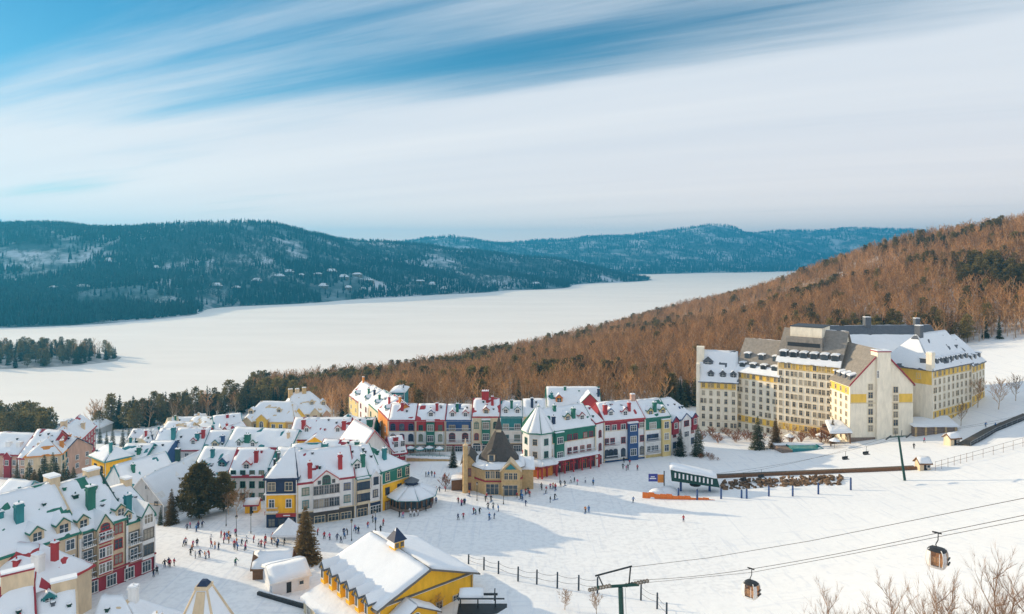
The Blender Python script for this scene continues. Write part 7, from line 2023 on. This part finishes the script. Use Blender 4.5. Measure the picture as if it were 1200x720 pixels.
def make_figs():
    figs = []
    for seed, st, ao, bd in ((1, .16, .15, .0), (2, .04, .3, .02), (3, .28, .2, .06), (4, .02, .9, .10)):
        # explicit tapered tubes welded into one surface through a remesh keep the figure continuous
        o, R = person_mesh(seed, st, ao, bd)
        me0 = o.data
        mb = MB()
        for a, b in [tuple(ed.vertices) for ed in me0.edges]:
            pa, pb = me0.vertices[a].co, me0.vertices[b].co
            mb.tube(pa, pb, R[a], R[b], 8)
        for i, vv in enumerate(me0.vertices):
            rr = R[i]
            mb.tube(vv.co - Vector((0, 0, rr * .7)), vv.co + Vector((0, 0, rr * .7)), rr * .72, rr * .72, 8)
        src = mb.mesh('figure_src')
        o.modifiers.clear(); o.data = src
        rm = o.modifiers.new('r', 'REMESH'); rm.mode = 'VOXEL'; rm.voxel_size = .045
        dg = bpy.context.evaluated_depsgraph_get(); dg.update()
        me = bpy.data.meshes.new_from_object(o.evaluated_get(dg))
        me.name = 'person'
        C.objects.unlink(o)
        me.materials.clear()
        for m in (CLOTH['black'], CLOTH['black'], SKIN, CLOTH['black'], CLOTH['grey']): me.materials.append(m)
        mi = []
        for p in me.polygons:
            c = p.center
            if c.z > 1.66: k = 3
            elif c.z > 1.52: k = 2 if p.normal.y < .35 else 3
            elif c.z < .16: k = 4
            elif c.z < .90 and abs(c.x) < .24 and not (abs(c.x) > .21 and c.y < -.1): k = 1
            else: k = 0
            mi.append(k)
        me.polygons.foreach_set('material_index', mi); smooth(me)
        figs.append(me)
    return figs
FIGS = make_figs()
SKIM = MB().mat(CLOTH['blue']).box(-.17, -.08, -.95, .75, -.01, .03).box(.08, .17, -.95, .75, -.01, .03).prism([(-.17, -.95, .0), (-.08, -.95, .0), (-.08, -1.1, .1), (-.17, -1.1, .1)], [(-.17, -.95, .03), (-.08, -.95, .03), (-.08, -1.1, .13), (-.17, -1.1, .13)]).prism([(.08, -.95, .0), (.17, -.95, .0), (.17, -1.1, .1), (.08, -1.1, .1)], [(.08, -.95, .03), (.17, -.95, .03), (.17, -1.1, .13), (.08, -1.1, .13)]).mesh('skis')
pr = random.Random(77)
people = {
 'below the big pine': [(223, 619), (232, 620), (237, 619), (215, 641), (226, 642), (231, 641), (218, 640), (259, 631), (252, 644), (256, 645), (229, 655), (234, 654), (241, 656), (245, 655), (276, 664), (268, 631), (277, 640), (276, 628), (247, 636), (262, 638)],
 'outside the beige block': [(193, 665), (199, 665), (204, 664), (184, 674)],
 'near the grey hut': [(270, 632), (278, 646), (287, 646), (283, 641), (297, 637), (303, 641), (306, 642), (312, 635), (322, 635), (326, 640), (318, 638), (333, 640), (289, 638), (275, 645)],
 'before the dark shop fronts': [(395, 633), (404, 632), (403, 628), (417, 625), (420, 626), (446, 625), (449, 617), (372, 628), (380, 632), (431, 619), (440, 614)],
 'beside the pavilion': [(481, 607), (486, 606), (490, 606), (468, 607), (499, 601), (505, 596)],
 'left of the stone lodge': [(499, 560), (502, 560), (506, 579), (511, 579), (515, 578), (507, 591), (511, 591), (537, 611), (543, 610), (537, 591), (541, 594), (545, 592), (519, 566), (509, 560), (522, 577)],
 'in front of the stone lodge': [(555, 604), (562, 604), (572, 597), (578, 597), (579, 609), (570, 586), (569, 589), (590, 578), (606, 585), (610, 586), (612, 587), (616, 594), (616, 581), (619, 580), (550, 583)],
 'beside the red arcade': [(645, 574), (648, 573), (651, 575), (657, 571), (662, 570), (669, 567), (673, 566), (686, 567), (695, 567), (650, 587), (635, 575), (640, 577)],
 'alone on the open ski run': [(686, 602), (690, 601), (742, 590), (801, 612)],
 'before the ski run houses': [(730, 551), (734, 552), (736, 551), (747, 552), (731, 543), (738, 545)],
 'before the hotel': [(888, 524), (895, 525), (1071, 527), (1155, 501), (1167, 502), (1083, 519)],
}
keys = list(CLOTH)
xr = random.Random(31)
for where, lst in people.items():                       # a few companions beside those picked out singly
    if where.startswith(('alone', 'before the hotel', 'before the ski')): continue
    lst += [(a + xr.uniform(-7, 7), b_ + xr.uniform(-3, 4)) for a, b_ in xr.sample(lst, len(lst) // 2)]
seen = {}
for where, lst in people.items():
    for (px, py) in lst:
        p = G(px, py)
        jk = pr.choices(keys, [5, 6, 4, 3, 2, 1, 2, 2, 2])[0]; tk = pr.choices(['black', 'navy', 'grey', 'blue'], [6, 3, 2, 1])[0]; hk = pr.choice(['black', 'white', 'red', 'grey', 'navy'])
        pose = pr.randrange(4)
        verb = ['walking', 'standing', 'striding', 'reaching out'][pose]
        lab = 'person in %s jacket and %s trousers %s %s' % (jk, tk, verb, where)
        ski = where.startswith(('alone', 'in front', 'beside the red')) and pr.random() < .5
        if ski: lab = 'person in %s jacket and %s trousers on skis %s' % (jk, tk, where)
        o = link('person', FIGS[pose]); o.location = p + Vector((0, 0, .02)); o.rotation_euler = (0, 0, pr.uniform(0, 6.28)); s = pr.uniform(.94, 1.06); o.scale = (s, s, s)
        for k, mt in enumerate((CLOTH[jk], CLOTH[tk], SKIN, CLOTH[hk], CLOTH['grey'])):
            o.material_slots[k].link = 'OBJECT'; o.material_slots[k].material = mt
        tag(o, lab, 'person', 'people %s' % where)
        if ski: link('skis', SKIM, o)
# ================================================================ air
hb = MB().box(-5200, 8200, -150, 7100, -25, 352)
hzm = bpy.data.materials.new('haze_air'); hzm.use_nodes = True
nt = hzm.node_tree; nt.nodes.clear()
pv = nt.nodes.new('ShaderNodeVolumePrincipled')
pv.inputs['Color'].default_value = (0.06, 0.50, 0.92, 1)
pv.inputs['Density'].default_value = HAZE_DENSITY
pv.inputs['Anisotropy'].default_value = 0.35
mo = nt.nodes.new('ShaderNodeOutputMaterial'); nt.links.new(pv.outputs[0], mo.inputs['Volume'])
hb.mat(hzm)
haze = link('haze', hb.mesh('haze')); haze['kind'] = 'stuff'; haze['label'] = 'pale blue winter haze filling the valley air'
